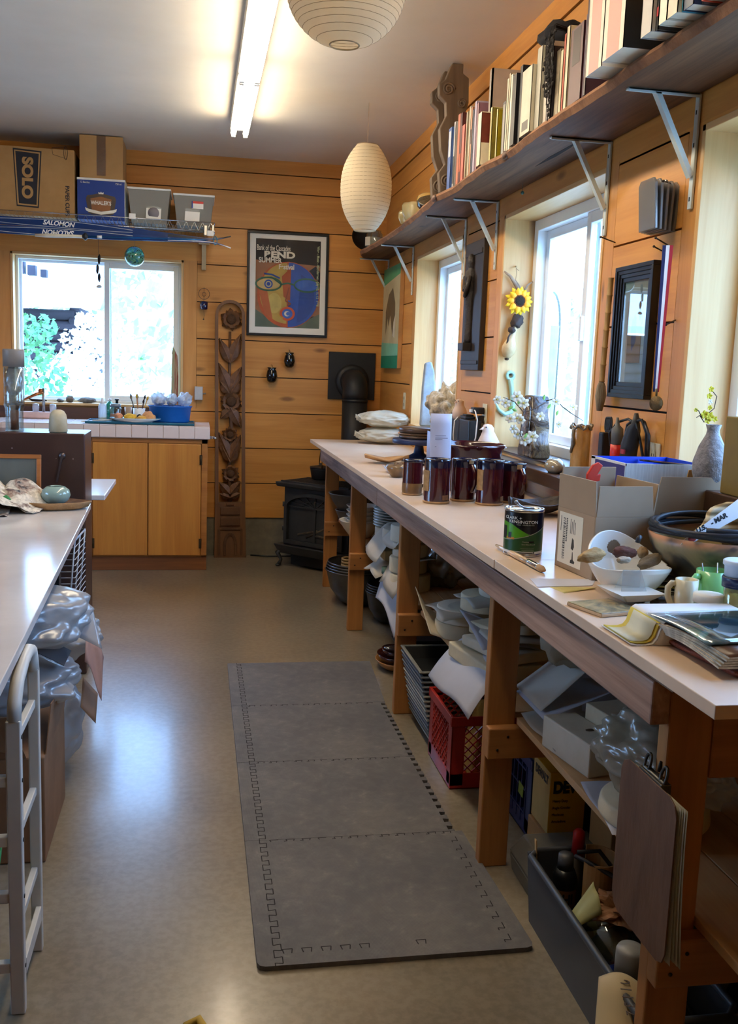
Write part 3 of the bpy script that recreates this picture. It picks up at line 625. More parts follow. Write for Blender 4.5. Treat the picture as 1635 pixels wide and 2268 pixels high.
def shelf_boxes():
 DK=M('box_navy_print','#23242c',.7,var=.05)
 t,h=carton('cup_carton','large brown carton printed with an upright dark logo panel','box',(-1.58,7.03,SZ+.003),(-.832,7.42,2.862),CARD);y=-h.y/2-.0008
 def loc(px,py):q=ony(px,py,7.03);return q.x+(1.58+.832)/2-.0,q.z-SZ-.003
 def quad(name,pts,m,d=.0006,yy=y):b=MB();b.prism([loc(*p) for p in pts],-d,(0,yy,0));return b.obj(name,m,t)
 quad('logo_panel',[(28,327),(92,335),(86,461),(37,456)],DK);quad('logo_outline',[(31,331),(89,338),(83.5,457.5),(39,453)],M('carton_tan_print','#b08a58',.8),.0006,y-.0008);quad('logo_field',[(34,334),(86,341),(81,454),(42,450)],DK,.0006,y-.0016)
 x,z=loc(60,394);text('SOLO',.092,CARD,t,(x,y-.0030,z),frot((1,0,0),(0,0,1),-91),bold=.0045,sx=1.12)
 x,z=loc(149,445);text('PAPER CUPS',.036,DK,t,(x,y-.0008,z),frot((1,0,0),(0,0,1),-90),bold=.001,sx=1.0)
 b=MB();P=[loc(*p) for p in ((115,327),(144,326),(147,352),(117,342))];P=[Vector((a,y,c)) for a,c in P]
 b.tube(P+[P[0]],.0014,5);c=(P[1]+P[2])/2;b.tube([c+Vector((.012*math.cos(a*PI/8),0,.044*math.sin(a*PI/8))) for a in range(17)],.0014,5,False);b.obj('cup_drawing',DK,t)
 BL=M('navy_carton','#1c3a86',.5,var=.05)
 t,h=carton('bottle_carton','navy blue carton with a bronze badge and white ribbon','box',(-.815,7.04,SZ+.003),(-.502,7.40,2.690),[BL]);y=-h.y/2-.0008
 b=MB();b.box((-h.x/2-.001,-h.y/2-.001,h.z-.012),(h.x/2+.004,h.y/2,h.z+.002));b.box((h.x/2,-h.y/2-.0005,0),(h.x/2+.002,h.y/2,h.z));b.obj('white_edge',M('carton_white','#e4e2dc',.6),t)
 BZ=M('badge_brown','#4c4038',.5);BR=M('badge_bronze','#8a5a34',.5);WT=M('badge_white','#e6e2d6',.6)
 b=MB();b.prism([(-.10,.14),(-.09,.16),(-.06,.165),(0,.18),(.06,.165),(.09,.16),(.10,.14),(.085,.045),(.06,.035),(-.06,.035),(-.085,.045)],-.0006,(0,y,0));b.obj('badge',BZ,t)
 b=MB();b.prism([(-.07,.14),(0,.155),(.07,.14),(.06,.06),(-.06,.06)],-.0006,(0,y-.0008,0));b.obj('badge_plate',BR,t)
 text("WHALER'S",.036,WT,t,(0,y-.0018,.112),frot((1,0,0)),bold=.0008,sx=.80)
 b=MB();b.prism([(-.105,.080),(-.08,.070),(0,.056),(.08,.070),(.105,.080),(.10,.060),(.08,.050),(0,.036),(-.08,.050),(-.10,.060)],-.0006,(0,y-.0026,0));b.obj('ribbon',WT,t)
 text('12 Bottles',.018,WT,t,(-.105,y-.0004,h.z-.028),frot((1,0,0)),sx=.85);text('750 ml',.018,WT,t,(.115,y-.0004,h.z-.028),frot((1,0,0)),sx=.85)
 b=MB();b.prism([(-.016,.172),(-.018,.185),(-.006,.180),(0,.188),(.006,.180),(.018,.185),(.016,.172)],-.0006,(0,y-.001,0));b.obj('crest',WT,t)
 t,h=carton('plain_carton','plain taped brown carton on top of the navy one','box',(-.80,7.05,2.6925),(-.515,7.40,2.972),CARD)
 b=MB();b.box((-.03,-h.y/2-.0008,.02),(.03,-h.y/2,h.z));b.obj('packing_tape',glassy('tape_film','#e0c9a0',.12,.15,.25,'#c9a878'),t)
 BIN=glassy('clear_bin','#e6e8e6',.06,.15,.42,'#d8d8d2');LID=M('bin_lid','#e6e6e2',.4)
 for k,(a0,a1,py,lab) in enumerate(((281,379,415,'clear lidded bin with a printed picture inside, beside the navy carton'),(383,476,428,'clear lidded bin with a red and blue sticker at the shelf end'))):
  q0=ony(a0,py,7.02);q1=ony(a1,py+12,7.02);w=(q1.x-q0.x)/2;hz=q0.z-SZ-.008+(-.004 if k else 0)
  t=thing('storage_bin',lab,'bin',((q0.x+q1.x)/2,7.21,SZ+.002),group='clear bins on the wire shelf')
  b=MB();a=w*.80;d=.19;g=.003
  for (xa,ya,xb,yb) in ((-1,-1,1,-1),(1,-1,1,1),(1,1,-1,1),(-1,1,-1,-1)):
   b.hexa([(xa*a,ya*d*.85,0),(xb*a,yb*d*.85,0),(xb*a*.98,yb*d*.83,0),(xa*a*.98,ya*d*.83,0),(xa*w*.95,ya*d*.97,hz),(xb*w*.95,yb*d*.97,hz),(xb*w*.93,yb*d*.95,hz),(xa*w*.93,ya*d*.95,hz)])
  b.box((-a,-d*.85,0),(a,d*.85,.003));b.obj('body',BIN,t)
  b=MB();b.box((-w,-d,hz),(w,d,hz+.014));b.obj('lid',LID,t,bevel=.004)
  cont=[M('bin_paper','#d2cdbe',.8),M('bin_tan','#b8a88a',.8),M('bin_grey','#9a9890',.8)]
  for i in range(4):b=MB();b.box((-a*.8+.02*i,-d*.7,.006+.03*i),(a*.8-.01*i,d*.6,.028+.03*i),(0,.06*(-1)**i,.1*i));b.obj('stored_sheet',cont[i % 3],t)
  b=MB();cx=.03 if not k else -.01;b.box((cx-.05,-d*.92,.03),(cx+.05,-d*.92+.001,.115),(-.10,.05,0));b.obj('picture_card',WHITE,t)
  b=MB();b.lathe([(0,0),(.038,0),(.038,.0008),(0,.0008)],(cx,-d*.93,.07),24,rot=(PI/2,0,0)) if not k else b.box((cx-.005,-d*.955,.115),(cx+.075,-d*.955+.001,.165));pc=b.obj('picture' if not k else 'sticker',M('bin_picture','#7a7880',.6) if not k else WHITE,t)
  if k:b=MB();b.box((cx+.000,-d*.957-.001,.150),(cx+.075,-d*.957,.165));b.obj('sticker_band',M('sticker_red','#c83a34',.5),t);b=MB();b.box((cx-.005,-d*.957-.001,.118),(cx+.004,-d*.957,.165));b.obj('sticker_edge',M('sticker_blue','#2a4a9a',.5),t)
shelf_boxes()
def skis():
 SK=M('ski_blue','#15336c',.22,var=.15,vs=3);SKL=M('ski_silver','#c8d2dc',.25,.3);WT=M('ski_white','#e6e8ea',.4,var=0);DK=M('ski_dark','#20242c',.5)
 for k,(ya,yb,yt,lab) in enumerate(((496,531,537,'upper blue ski slung under the wire shelf, tip curling up'),(515,536,552,'lower blue ski slung under the wire shelf, tip curling down'))):
  Y=6.972-.030*k;q0=ony(130,ya,Y);q1=ony(470,yb,Y);tip=ony(511,546 if not k else 556,Y)
  t=thing('ski',lab,'ski',(q0.x,Y,q0.z));d=q1-q0;sl=d.z/d.x;n=40;x0,x1=-.75,tip.x-q0.x;b=MB();top=[];bot=[]
  for i in range(n+1):
   u=i/n;x=x0+(x1-x0)*u;w=.025+.003*math.cos(x*2.2)-.022*max(0,x-.35)/.85;w=max(w,.008);e=max(0,(u-.90)/.10)
   if e:w*=(1-e**2*.85)
   zc=sl*x*(1 if x>0 else .15)+(1-2*k)*.034*e*e;top.append((x,zc+w));bot.append((x,zc-w))
  b.prism(top+bot[::-1],-.016,(0,-.008,0));b.obj('body',SK,t,bevel=.003)
  b=MB()
  for i in range(n-7,n):pass
  b.prism([(x,z-.006) for x,z in top[n-9:]]+[(x,z+.006) for x,z in bot[n-9:]][::-1],-.001,(0,-.0085,0));b.obj('tip_panel',WT if k else DK,t)
  for s_ in (-1,1):
   b=MB();pts=[(x0+.02+i*.045,-.009,sl*(x0+.02+i*.045)*(1 if x0+.02+i*.045>0 else .15)+s_*.022*math.cos(min(1,abs(i*.045+x0+.02)/.62)*PI/2)) for i in range(int((.55-x0-.02)/.045))];b.tube(pts,.0022,5);b.obj('silver_line',SKL,t)
  text('SALOMON',.042,WT,t,(.0,-.0092,0),frot((1,0,sl),(0,0,1),0 if not k else 180),bold=.0012,shear=.25,sx=1.0)
 q0=ony(85,521,6.93);q1=ony(440,531,6.93);t=thing('ski_pole','ski pole with a white sleeve and black basket under the skis','ski pole',q0);d=q1-q0
 b=MB();b.tube([d*.26,d*.95,d*1.06],[.008,.006,.003],8);b.obj('shaft',M('pole_blue','#2a6ab0',.15,.6),t)
 b=MB();b.tube([d*-.02,d*.05,d*.27],[.010,.013,.010],8);b.obj('sleeve',M('pole_white','#cfcab8',.5),t)
 b=MB();b.lathe([(.008,-.02),(.026,0),(.024,.01),(.008,.02)],d*.285,12,rot=(0,PI/2,0));b.obj('basket',DK,t)
 b=MB();b.tube([d*.36,d*.39],.010,8);b.obj('band',WT,t)
 for px,py in ((477,533),):q=ony(px,py,6.95);b=MB();b.tube([(.012*math.cos(a*PI/8),.02*math.sin(a*PI/8),.030*math.sin(a*PI/8)) for a in range(17)],.003,6,False);o=b.obj('ski_strap',M('teal_strap','#2a7a9a',.6));o.location=q;tag(o,'thin blue strap tied round the two ski tips','strap')
skis()
# ------------------------------------------------------------------ carved panel, poster, wall pots
CARV=wood('carved_teak','#7a5230','#54341c',2,.55,.8,0,tone=.18);CARVD=M('carved_dark_teak','#5e3e24',.6,var=.25,bmp=.3,bs=30)  # arch and stem in a darker brown than the other carving
def carved_panel():
 p0=Vector((.262,7.415,0));t=thing('wood_carving','tall carved wooden sunflower panel leaning on the end wall','carving',p0,rot=(-.022,-.014,0));H=1.95;w=.110
 b=MB();R_=w;zc=H-R_;o=[(-w-.008,0)]+[(-w,.5),(-w,zc)]+[(R_*math.cos(a),zc+R_*math.sin(a)) for a in [PI-k*PI/14 for k in range(15)]]+[(w,zc),(w+.008,0)];r2=w-.022
 inn=[(r2,.42),(r2,zc)]+[(r2*math.cos(a),zc+r2*math.sin(a)) for a in [k*PI/14 for k in range(15)]]+[(-r2,zc),(-r2,.42)]
 def strip(mb,A,B,d,y0):
  A=[(x,z) for x,z in A];n=min(len(A),len(B))
  for i in range(n-1):mb.prism([A[i],A[i+1],B[i+1],B[i]],d,(0,y0,0))
 strip(b,o[1:-1] and [(-w-.004,.42),(-w,zc)]+[(R_*math.cos(a),zc+R_*math.sin(a)) for a in [PI-k*PI/14 for k in range(15)]]+[(w,zc),(w+.004,.42)],[(-r2,.42),(-r2,zc)]+[(r2*math.cos(a),zc+r2*math.sin(a)) for a in [PI-k*PI/14 for k in range(15)]]+[(r2,zc),(r2,.42)],.045,.0)
 b.obj('rim_frame',CARV,t)
 b=MB();b.prism([(-w-.012,0),(w+.012,0),(w+.004,.43),(-w-.004,.43)],.035,(0,.004,0));b.obj('foot_panel',CARV,t)
 b=MB()
 for lo,hi in (((-.075,.25),(.075,.31)),((-.075,.335),(.075,.395))):b.box((lo[0],-.045,lo[1]),(hi[0],-.030,hi[1]))
 for a in range(9):th=PI*a/8;x=-.042*math.cos(th);z=.10+.085*math.sin(th);th2=PI*(a+1)/8;b.bar((x,-.037,z),(-.042*math.cos(th2),-.037,.10+.085*math.sin(th2)),.012,.02) if a<8 else None
 b.bar((-.042,-.037,.02),(-.042,-.037,.10),.012,.02);b.bar((.042,-.037,.02),(.042,-.037,.10),.012,.02)
 b.bar((-.085,-.037,.02),(-.085,-.037,.225),.012,.018);b.bar((.085,-.037,.02),(.085,-.037,.225),.012,.018);b.bar((-.085,-.037,.225),(.085,-.037,.225),.012,.018);b.box((-.03,-.042,.405),(.03,-.03,.425));b.obj('carved_arch',CARVD,t,bevel=.003)
 b=MB();b.tube([(.0,.01,.42),(-.008,.01,.7),(.010,.01,1.0),(-.004,.01,1.35),(.0,.01,1.72)],[.016,.014,.015,.012,.010],8);b.obj('stem',CARVD,t)
 def flower(px,py,r,dx=0):
  r*=1.2
  z=(1231-py)/565*1.97;f=MB();n=12
  for k in range(n):
   a=2*PI*k/n+.1*(k % 2);ca,sa=math.cos(a),math.sin(a);L=r*(1.0 if k % 2 else .88);wv=r*.24
   P=lambda u,v,y:Vector((dx+ca*u-sa*v,y,z+sa*u+ca*v))
   f.hexa([P(r*.35,-wv*.7,-.005),P(r*.35,wv*.7,-.005),P(r*.35,wv*.7,.02),P(r*.35,-wv*.7,.02),P(L*.72,-wv,-.022),P(L*.72,wv,-.022),P(L,.002,.012),P(L,-.002,.012)])
  f.obj('petal_ring',CARV,t)
  f=MB();f.sphere((dx,-.018,z),(r*.40,.018,r*.40),3);f.obj('seed_head',M('seed_head','#5a3c22',.7,bmp=1.0,bs=180),t)
 for px,py,r,dx in ((500,712,.072,.01),(503,888,.075,.008),(500,960,.055,.0),(505,1045,.062,.004)):flower(px,py,r,dx)
 def leaf(x0,z0,x1,z1,wd,nm='leaf'):
  wd*=1.4
  f=MB();a=Vector((x0,0,z0));d=Vector((x1-x0,0,z1-z0));L=d.length;d.normalize();s=Vector((-d.z,0,d.x));n=7
  rows=[(math.sin(PI*(i/n)**.8)*wd,L*i/n) for i in range(n+1)]
  for i in range(n):
   (w0,l0),(w1,l1)=rows[i],rows[i+1];w0=max(w0,.002);w1=max(w1,.002);y0=-.012;P=lambda l,q,y:a+d*l+s*q+Vector((0,y,0))
   for sg in (1,-1):f.hexa([P(l0,0,y0-.012),P(l1,0,y0-.012),P(l1,0,.022),P(l0,0,.022),P(l0,sg*w0,y0+.004),P(l1,sg*w1,y0+.004),P(l1,sg*w1,.022),P(l0,sg*w0,.022)])
  f.tube([a+Vector((0,-.026,0)),a+d*L*.5+Vector((0,-.030,0)),a+d*L*.95+Vector((0,-.022,0))],.003,5);f.obj(nm,CARV,t)
 zz=lambda py:(1231-py)/565*1.97
 for (xa,pa,xb,pb,wd) in ((.0,805,-.080,752,.026),(.0,805,.082,742,.030),(.0,865,-.085,805,.030),(.0,865,.085,812,.030),(-.005,870,-.075,845,.026),(.005,870,.08,838,.030),(.0,900,.085,945,.030),(-.0,905,-.075,925,.024),(0,1012,-.085,955,.030),(0,1012,.082,960,.028),(0,1020,-.06,985,.022),(0,1020,.06,985,.024),(0,1090,-.080,1065,.024),(0,1090,.078,1062,.026),(0,1098,-.08,1090,.018),(0,1098,.08,1088,.018)):leaf(xa,zz(pa),xb,zz(pb),wd)
carved_panel()
def poster():
 t=thing('framed_poster','black framed festival poster with a two-toned painted face','poster',((.358+.971)/2,YW-.001,(1.70+2.47)/2),rot=(0,-.006,0));w,h=.306,.385;f=.019;y=-.022
 b=MB()
 for lo,hi in (((-w,-h),(w,-h+f)),((-w,h-f),(w,h)),((-w,-h+f),(-w+f,h-f)),((w-f,-h+f),(w,h-f))):b.box((lo[0],-.028,lo[1]),(hi[0],0,hi[1]))
 b.obj('frame',SATIN,t,bevel=.003)
 b=MB();b.box((-w+f*.8,-.012,-h+f*.8),(w-f*.8,-.004,h-f*.8));b.obj('mat_board',M('mat_board','#f0ecdf',.8,var=.02),t)
 a,c,d,e=-.242,.246,-.318,.330;yy=-.013
 n_=[0]
 def sh(col,pts,nm='printed_shape'):n_[0]+=1;b=MB();b.prism(pts,-.0003,(0,yy-.00035*n_[0],0));return b.obj(nm,M('ink'+col,col,.6,var=.10,vs=14),t)
 def el(cx,cz,rx,rz_,a0=0,a1=360,n=28):return [(cx+rx*math.cos(math.radians(a0+(a1-a0)*k/n)),cz+rz_*math.sin(math.radians(a0+(a1-a0)*k/n))) for k in range(n+1)]
 sh('#171518',[(a,d),(c,d),(c,e),(a,e)],'print');sh('#9a6a4a',[(a,d+.09),(c,d+.09),(c,.148),(a,.175)]);sh('#5c6a5a',[(a,d),(c,d),(c,d+.11),(.15,d+.06),(.02,d+.02),(-.15,d+.07),(a,d+.13)])
 sh('#1f2430',[(.15,.10),(.21,.145),(.246,.10),(.246,.02)])
 cx,cz,rx,rz_=.005,-.075,.235,.245
 sh('#b4562e',el(cx,cz,rx,rz_));sh('#b79a4e',el(cx-.010,cz+.01,rx-.03,rz_-.02,90,270));sh('#2f55a8',el(cx,cz,rx-.005,rz_-.006,-90,90));sh('#274690',el(cx+.04,cz-.02,rx-.075,rz_-.06,-80,70));sh('#a4532f',[(-.045,.06),(.025,.13),(.02,-.12),(-.03,-.09)]);sh('#c2ad62',el(-.10,-.14,.055,.075));sh('#b4623a',[(-.24,.03),(-.16,-.02),(-.11,-.26),(-.17,-.22)])
 def stroke(col,pts,r):n_[0]+=1;b=MB();[b.bar((p_[0],yy-.00035*n_[0],p_[1]),(q_[0],yy-.00035*n_[0],q_[1]),2*r,.0003,(0,1,0)) for p_,q_ in zip(pts,pts[1:])];b.obj('painted_line',M('ink'+col,col,.6,var=.1,vs=14),t)
 for sgn,cxx in ((1,-.145),(1,.145)):
  sh('#c7ae72' if cxx<0 else '#3660b0',el(cxx,.0,.085,.040));stroke('#3c6a54',el(cxx,.0,.095,.048),.006)
 sh('#2f4f9a',el(-.145,.0,.032,.032));sh('#c0b48a',el(-.145,.0,.022,.022));sh('#2f4f9a',el(-.145,.0,.014,.014));stroke('#3c6a54',[(-.05,.0),(0,.012),(.05,.0)],.006);stroke('#2c4a8c',[(-.18,.075),(-.12,.07),(-.06,.045)],.006);stroke('#3c6a54',[(-.05,.0),(-.12,.05),(-.2,.045)],.005)
 sh('#c0502c',el(.0,-.215,.058,.052));sh('#3f66b8',el(.0,-.215,.040,.036));sh('#d8d2c0',el(-.002,-.215,.022,.020));sh('#3f66b8',el(.006,-.215,.015,.014));stroke('#b8963e',[(-.075,-.22),(-.05,-.24),(-.03,-.25)],.005);stroke('#8a4a34',[(.01,-.02),(-.015,-.12),(.025,-.14),(.0,-.155)],.005)
 WI=M('ink_cream','#ded6c2',.7,var=0);yt=yy-.00035*(n_[0]+2)
 text('Bank of the Cascades',.056,WI,t,(-.110,yt,.262),frot((1,0,0)),sx=.52,bold=.0006);text('BEND',.062,WI,t,(-.065,yt,.214),frot((1,0,0)),sx=1.45,bold=.003);text('SUMMER',.052,WI,t,(-.135,yt-.0004,.172),frot((1,0,0)),sx=.86,bold=.0014);text('Festival',.050,WI,t,(-.012,yt-.0004,.128),frot((1,0,0)),sx=.80,bold=.0014)
 text('Wine - Music - Microbrews - July 10, 11, 12  1998',.026,M('ink_pale_green','#b8c29a',.7,var=0),t,(.226,yt,.07),frot((1,0,0),(0,0,1),-90),sx=.84,bold=.0007)
 b=MB();b.box((-w+f*.9,-.0215,-h+f*.9),(w-f*.9,-.0205,h-f*.9));b.obj('glazing',glassy('picture_glass','#ffffff',.015,.02),t)
poster()
GLB=M('black_glaze','#0c0c0e',.12,var=0,coat=.6)
def wall_pot(px,py,lab):
 q=ony(px,py,YW-.03);u=mpp(q);t=thing('wall_pot',lab,'pot',(q.x,YW-.042,q.z),group='small black wall pots');r=12.5*u
 b=MB();b.lathe(vessel([(r*.45,-17*u),(r*.8,-13*u),(r,-3*u),(r*.85,8*u),(r*.62,12*u),(r*.85,16*u)],.004),n=28,sy=.95);b.obj('body',GLB,t)
 b=MB();b.tube([(0,r*.6,15*u),(.004,r*.4,19*u),(0,r*.9,22*u),(0,.042,22*u)],.0018,5);b.obj('hanging_wire',NAIL,t)
wall_pot(602,830,'small black glazed wall pot, the lower one of two');wall_pot(641,797,'small black glazed wall pot, the upper one of two')
# ------------------------------------------------------------------ stove and flue
IRON=M('cast_iron','#3a3d3f',.45,.35,.12,10,.08,120);IRONM=M('stove_dark','#17181a',.6,.2);FLUE=M('flue_black','#242426',.5,.3)
def stove():
 t=thing('gas_stove','black cast iron parlour stove with an arched glass door','stove',(.975,7.005,0),-PI/4);w,d=.30,.17
 b=MB();b.box((-w,-d,.16),(w,d,.60));b.obj('body',IRON,t,bevel=.008)
 b=MB();b.hexa([(-w-.035,-d-.05,.60),(w+.035,-d-.05,.60),(w+.03,d+.02,.60),(-w-.03,d+.02,.60),(-w-.045,-d-.06,.635),(w+.045,-d-.06,.635),(w+.03,d+.03,.635),(-w-.03,d+.03,.635)]);tp=b.obj('top_plate',IRON,t,bevel=.008)
 b=MB()
 for k in range(-12,13):b.bar((k*.024,-d-.02,.640),(k*.024,d*.6,.640),.008,.012)
 b.box((-.31,-d-.03,.634),(.31,-d-.015,.646));b.box((-.31,d*.6,.634),(.31,d*.6+.015,.646));b.obj('top_grille',IRON,t)
 b=MB();b.hexa([(-w-.02,-d-.03,.10),(w+.02,-d-.03,.10),(w,d,.10),(-w,d,.10),(-w-.05,-d-.06,.17),(w+.05,-d-.06,.17),(w+.02,d,.17),(-w-.02,d,.17)]);b.obj('ash_lip',IRON,t,bevel=.008)
 b=MB();b.box((-w+.06,-d+.02,.02),(w-.06,d-.04,.12));b.obj('burner_box',IRONM,t)
 yf=-d-.012;b=MB();x0,x1,z0,zs,n=-w+.055,w-.055,.21,.46,16
 arc=[((x1-x0)/2*math.cos(PI-k*PI/n),zs+.085*math.sin(k*PI/n)) for k in range(n+1)]
 out=[((x1-x0+.05)/2*math.cos(PI-k*PI/n),zs+.11*math.sin(k*PI/n)) for k in range(n+1)]
 A=[(x0,z0)]+arc+[(x1,z0)];B=[(x0-.025,z0-.025)]+out+[(x1+.025,z0-.025)]
 for i in range(len(A)-1):b.prism([B[i],B[i+1],A[i+1],A[i]],.025,(0,yf,0))
 b.prism([B[0],A[0],A[-1],B[-1]],.025,(0,yf,0));dr=b.obj('door',IRON,t)
 b=MB();b.box((-.008,yf-.002,z0),(.008,yf+.012,zs));b.bar((x0,yf+.004,zs),(x1,yf+.004,zs),.012);b.obj('door_bar',IRON,dr)
 b=MB()
 for a in range(1,8):th=PI*a/8;b.bar((.03*math.cos(th),yf+.004,zs+.01*math.sin(th)),((x1-x0)/2*math.cos(th),yf+.004,zs+.085*math.sin(th)),.007)
 b.tube([(.12*math.cos(PI*k/12),yf+.004,zs+.050*math.sin(PI*k/12)) for k in range(13)],.004,5);b.obj('fan_tracery',IRON,dr)
 b=MB();b.prism(A,.003,(0,yf+.02,0));b.obj('door_glass',glassy('stove_glass','#8a8a88',.08,.05),dr)
 b=MB();b.box((x0,yf+.026,z0-.01),(x1,yf+.03,zs+.08));b.obj('firebox',M('firebox_dark','#0f0f10',.8),t)
 LOGM=mix2('ceramic_logs','#5c5040','#2c2620',20,.4,.6,.9)
 for p,q,r in (((-.16,yf+.015,.25),(.02,yf+.02,.30),.022),((.0,yf+.015,.26),(.17,yf+.02,.25),.025),((-.08,yf+.01,.24),(.10,yf+.018,.33),.016)):b=MB();b.tube([p,q],r*.5,8);b.obj('ceramic_log',LOGM,t)
 for s_ in (-1,1):
  for yy,k in ((-d-.01,1),(d-.05,.8)):
   b=MB();b.tube([(s_*(w-.005),yy,.13),(s_*(w+.030),yy-.02*k,.10),(s_*(w-.0),yy-.01,.05),(s_*(w+.012),yy-.025*k,.0115)],[.024,.020,.012,.015],8);b.sphere((s_*(w+.014),yy-.03*k,.010),(.018,.020,.010));b.obj('leg',IRON,t)
  for z in (.27,.45):b=MB();b.tube([(s_*(w-.02)-.012,yf,z),(s_*(w-.02)-.012,yf,z+.035)],.009,8);b.obj('hinge_pin',IRON,t)
 f=thing('flue_pipe','thick black stove pipe bending back into a square wall plate','flue',(1.180,7.29,.648));r=.096
 b=MB();zt=.73;b.tube([(0,0,0),(0,0,.58)],r,28,True);b.tube([(0,0,.578),(0,0,.60)],r*1.03,28,True)
 pts=[(0,0,.60)]+[(0,.10*(1-math.cos(a)),.64+.09*math.sin(a)) for a in [k*PI/2/8 for k in range(9)]]+[(0,.175,.73)];b.tube(pts,r,28,True);b.obj('pipe',FLUE,f)
 b=MB();b.lathe([(0,0),(r*1.35,0),(r*1.35,.012),(r*1.05,.02),(0,.02)],(0,.165,.73),32,rot=(PI/2,0,0));b.obj('collar',FLUE,f)
 b=MB();b.box((-.185,.172,.59),(.180,.189,.952));b.obj('wall_plate',FLUE,f,bevel=.002)
 p=ony(711,1055,7.12);p.z=.648;t=thing('cooking_pot','black lidded cast iron pot with a wire bail on the stove','pot',(p.x,7.15,.647));u=mpp(p)
 b=MB();b.lathe([(0,0),(.058,0),(.066,.008),(.078,.075),(.080,.085),(0,.085)],n=28);b.obj('body',IRONM,t);b=MB();b.lathe([(0,.085),(.082,.085),(.080,.096),(.03,.105),(.012,.108),(.014,.122),(0,.124)],n=28);b.obj('lid',M('pot_lid','#30261e',.4,.3),t)
 b=MB();b.tube([(-.0,-.08,.085),(.0,-.075,.15),(0,-.03,.20),(0,.03,.20),(0,.075,.15),(0,.08,.085)],.004,6);b.obj('bail_handle',M('brass_wire','#8a6c3a',.35,.9),t)
 b=MB();b.tube([(.42,7.43,.012),(.55,7.40,.008),(.68,7.42,.006),(.80,7.42,.006)],.006,6);tag(b.obj('gas_hose',BLACK),'black cable on the floor behind the stove','cable')
stove()
# ------------------------------------------------------------------ long book shelf on the side wall
DRIFT=wood('weathered_plank','#7a5434','#402612',1,.75,1.2,.06,'#20160f',tone=.08);LIVE=mix2('live_edge_bark','#9a6f50','#6f4c36',14,.3,.7,.85,.6,40)
ZS=2.332
def proj_x(x,y,z):v=Vector((x,y,z))-EYE;return CX+F*v.dot(RT)/v.dot(FW)
def ysolve(px,x,z):
 lo,hi=.8,9.0
 for _ in range(50):
  m=(lo+hi)/2
  if proj_x(x,m,z)>px:lo=m
  else:hi=m
 return lo
def book_shelf():
 t=thing('wall_shelf','long weathered live-edge plank shelf above the side windows','shelf',(1.28,4.4,2.297));n=90;y0,y1=1.35,7.36;b=MB()
 ed=[(7.40,1.30),(7.30,1.19),(7.10,1.155),(6.6,1.172),(6.03,1.178),(5.4,1.157),(4.95,1.135),(4.76,1.122),(4.5,1.15),(4.0,1.135),(3.75,1.155),(3.3,1.138),(2.9,1.145),(2.5,1.143),(2.2,1.15),(1.3,1.14)]
 def ex(y):
  for (a,xa),(c,xc) in zip(ed,ed[1:]):
   if c<=y<=a:return xa+(xc-xa)*(a-y)/(a-c)
  return 1.15
 rows=[]
 for i in range(n+1):
  y=y0+(y1-y0)*i/n;e=ex(y)+.006*mnoise.noise((y*6,0,0));w=.006*mnoise.noise((y*9,3,0));sl=.004*mnoise.noise((y*3,9,0))
  rows.append([Vector((e-1.28+.010+w,y-4.4,0)),Vector((e-1.28-.004,y-4.4,.018+sl)),Vector((e-1.28+.008,y-4.4,.035)),Vector((.124,y-4.4,.035)),Vector((.124,y-4.4,0))])
 R=[[b.bm.verts.new(p) for p in r] for r in rows]
 for A,B in zip(R,R[1:]):
  for k in range(5):
   f=b.bm.faces.new((A[k],A[(k+1) % 5],B[(k+1) % 5],B[k]));f.material_index=1 if k<2 else 0
 b.bm.faces.new(R[0]);b.bm.faces.new(R[-1][::-1]);b.obj('plank',[DRIFT,LIVE],t)
 for yy,xx in ((4.74,1.119),(3.72,1.15)):b=MB();b.blob((xx-1.28+.004,yy-4.4,.017),(.010,.035,.017),.3,3,yy,2);b.obj('bark_knot',mix2('bark_knot','#6a4a38','#3a261c',30),t,smooth=True)
 b=MB();b.prism([(0,-.16),(.012,-.05),(.015,.10),(.004,.30),(-.006,.12)],.001,(.02,-.9,-.0008),(1,0,0),(0,1,0));b.obj('split_crack',GAP,t)
book_shelf()
BRK=M('bracket_white','#c9d6d4',.35,.1,.05);SLOT=M('bracket_slot','#2a2a2a',.8)
BL=['beside the near window, closest to the viewer','over the near edge of the sunflower window','over the far edge of the sunflower window','between the two far windows','just past the window behind the rock','at the shelf end near the stove pipe']
for k,y in enumerate((2.703,3.312,4.600,5.163,6.452,7.31)):
 t=thing('shelf_bracket','white steel shelf bracket '+BL[k],'bracket',(XW-.009,y,2.296),group='white brackets under the plank shelf')
 b=MB();b.box((-.216,-.011,-.006),(.0,.011,-.0005));b.box((-.216,-.011,-.012),(.0,-.008,-.0005));b.obj('arm',BRK,t,bevel=.001)
 b=MB();b.box((-.001,-.011,-.318),(.0075,.011,-.0005));b.obj('upright',BRK,t,bevel=.002)
 b=MB();b.bar((-.128,0,-.005),(-.004,0,-.225),.022,.004,(1,0,0)) if False else b.hexa([(-.135,-.011,-.006),(-.118,-.011,-.006),(-.118,.011,-.006),(-.135,.011,-.006),(-.010,-.011,-.232),(.0,-.011,-.222),(.0,.011,-.222),(-.010,.011,-.232)]);b.obj('brace',BRK,t)
 b=MB()
 for z in (-.05,-.14,-.29):b.box((-.0016,-.003,z-.006),(-.0009,.003,z+.006))
 b.obj('slot',SLOT,t)
_last=[99]
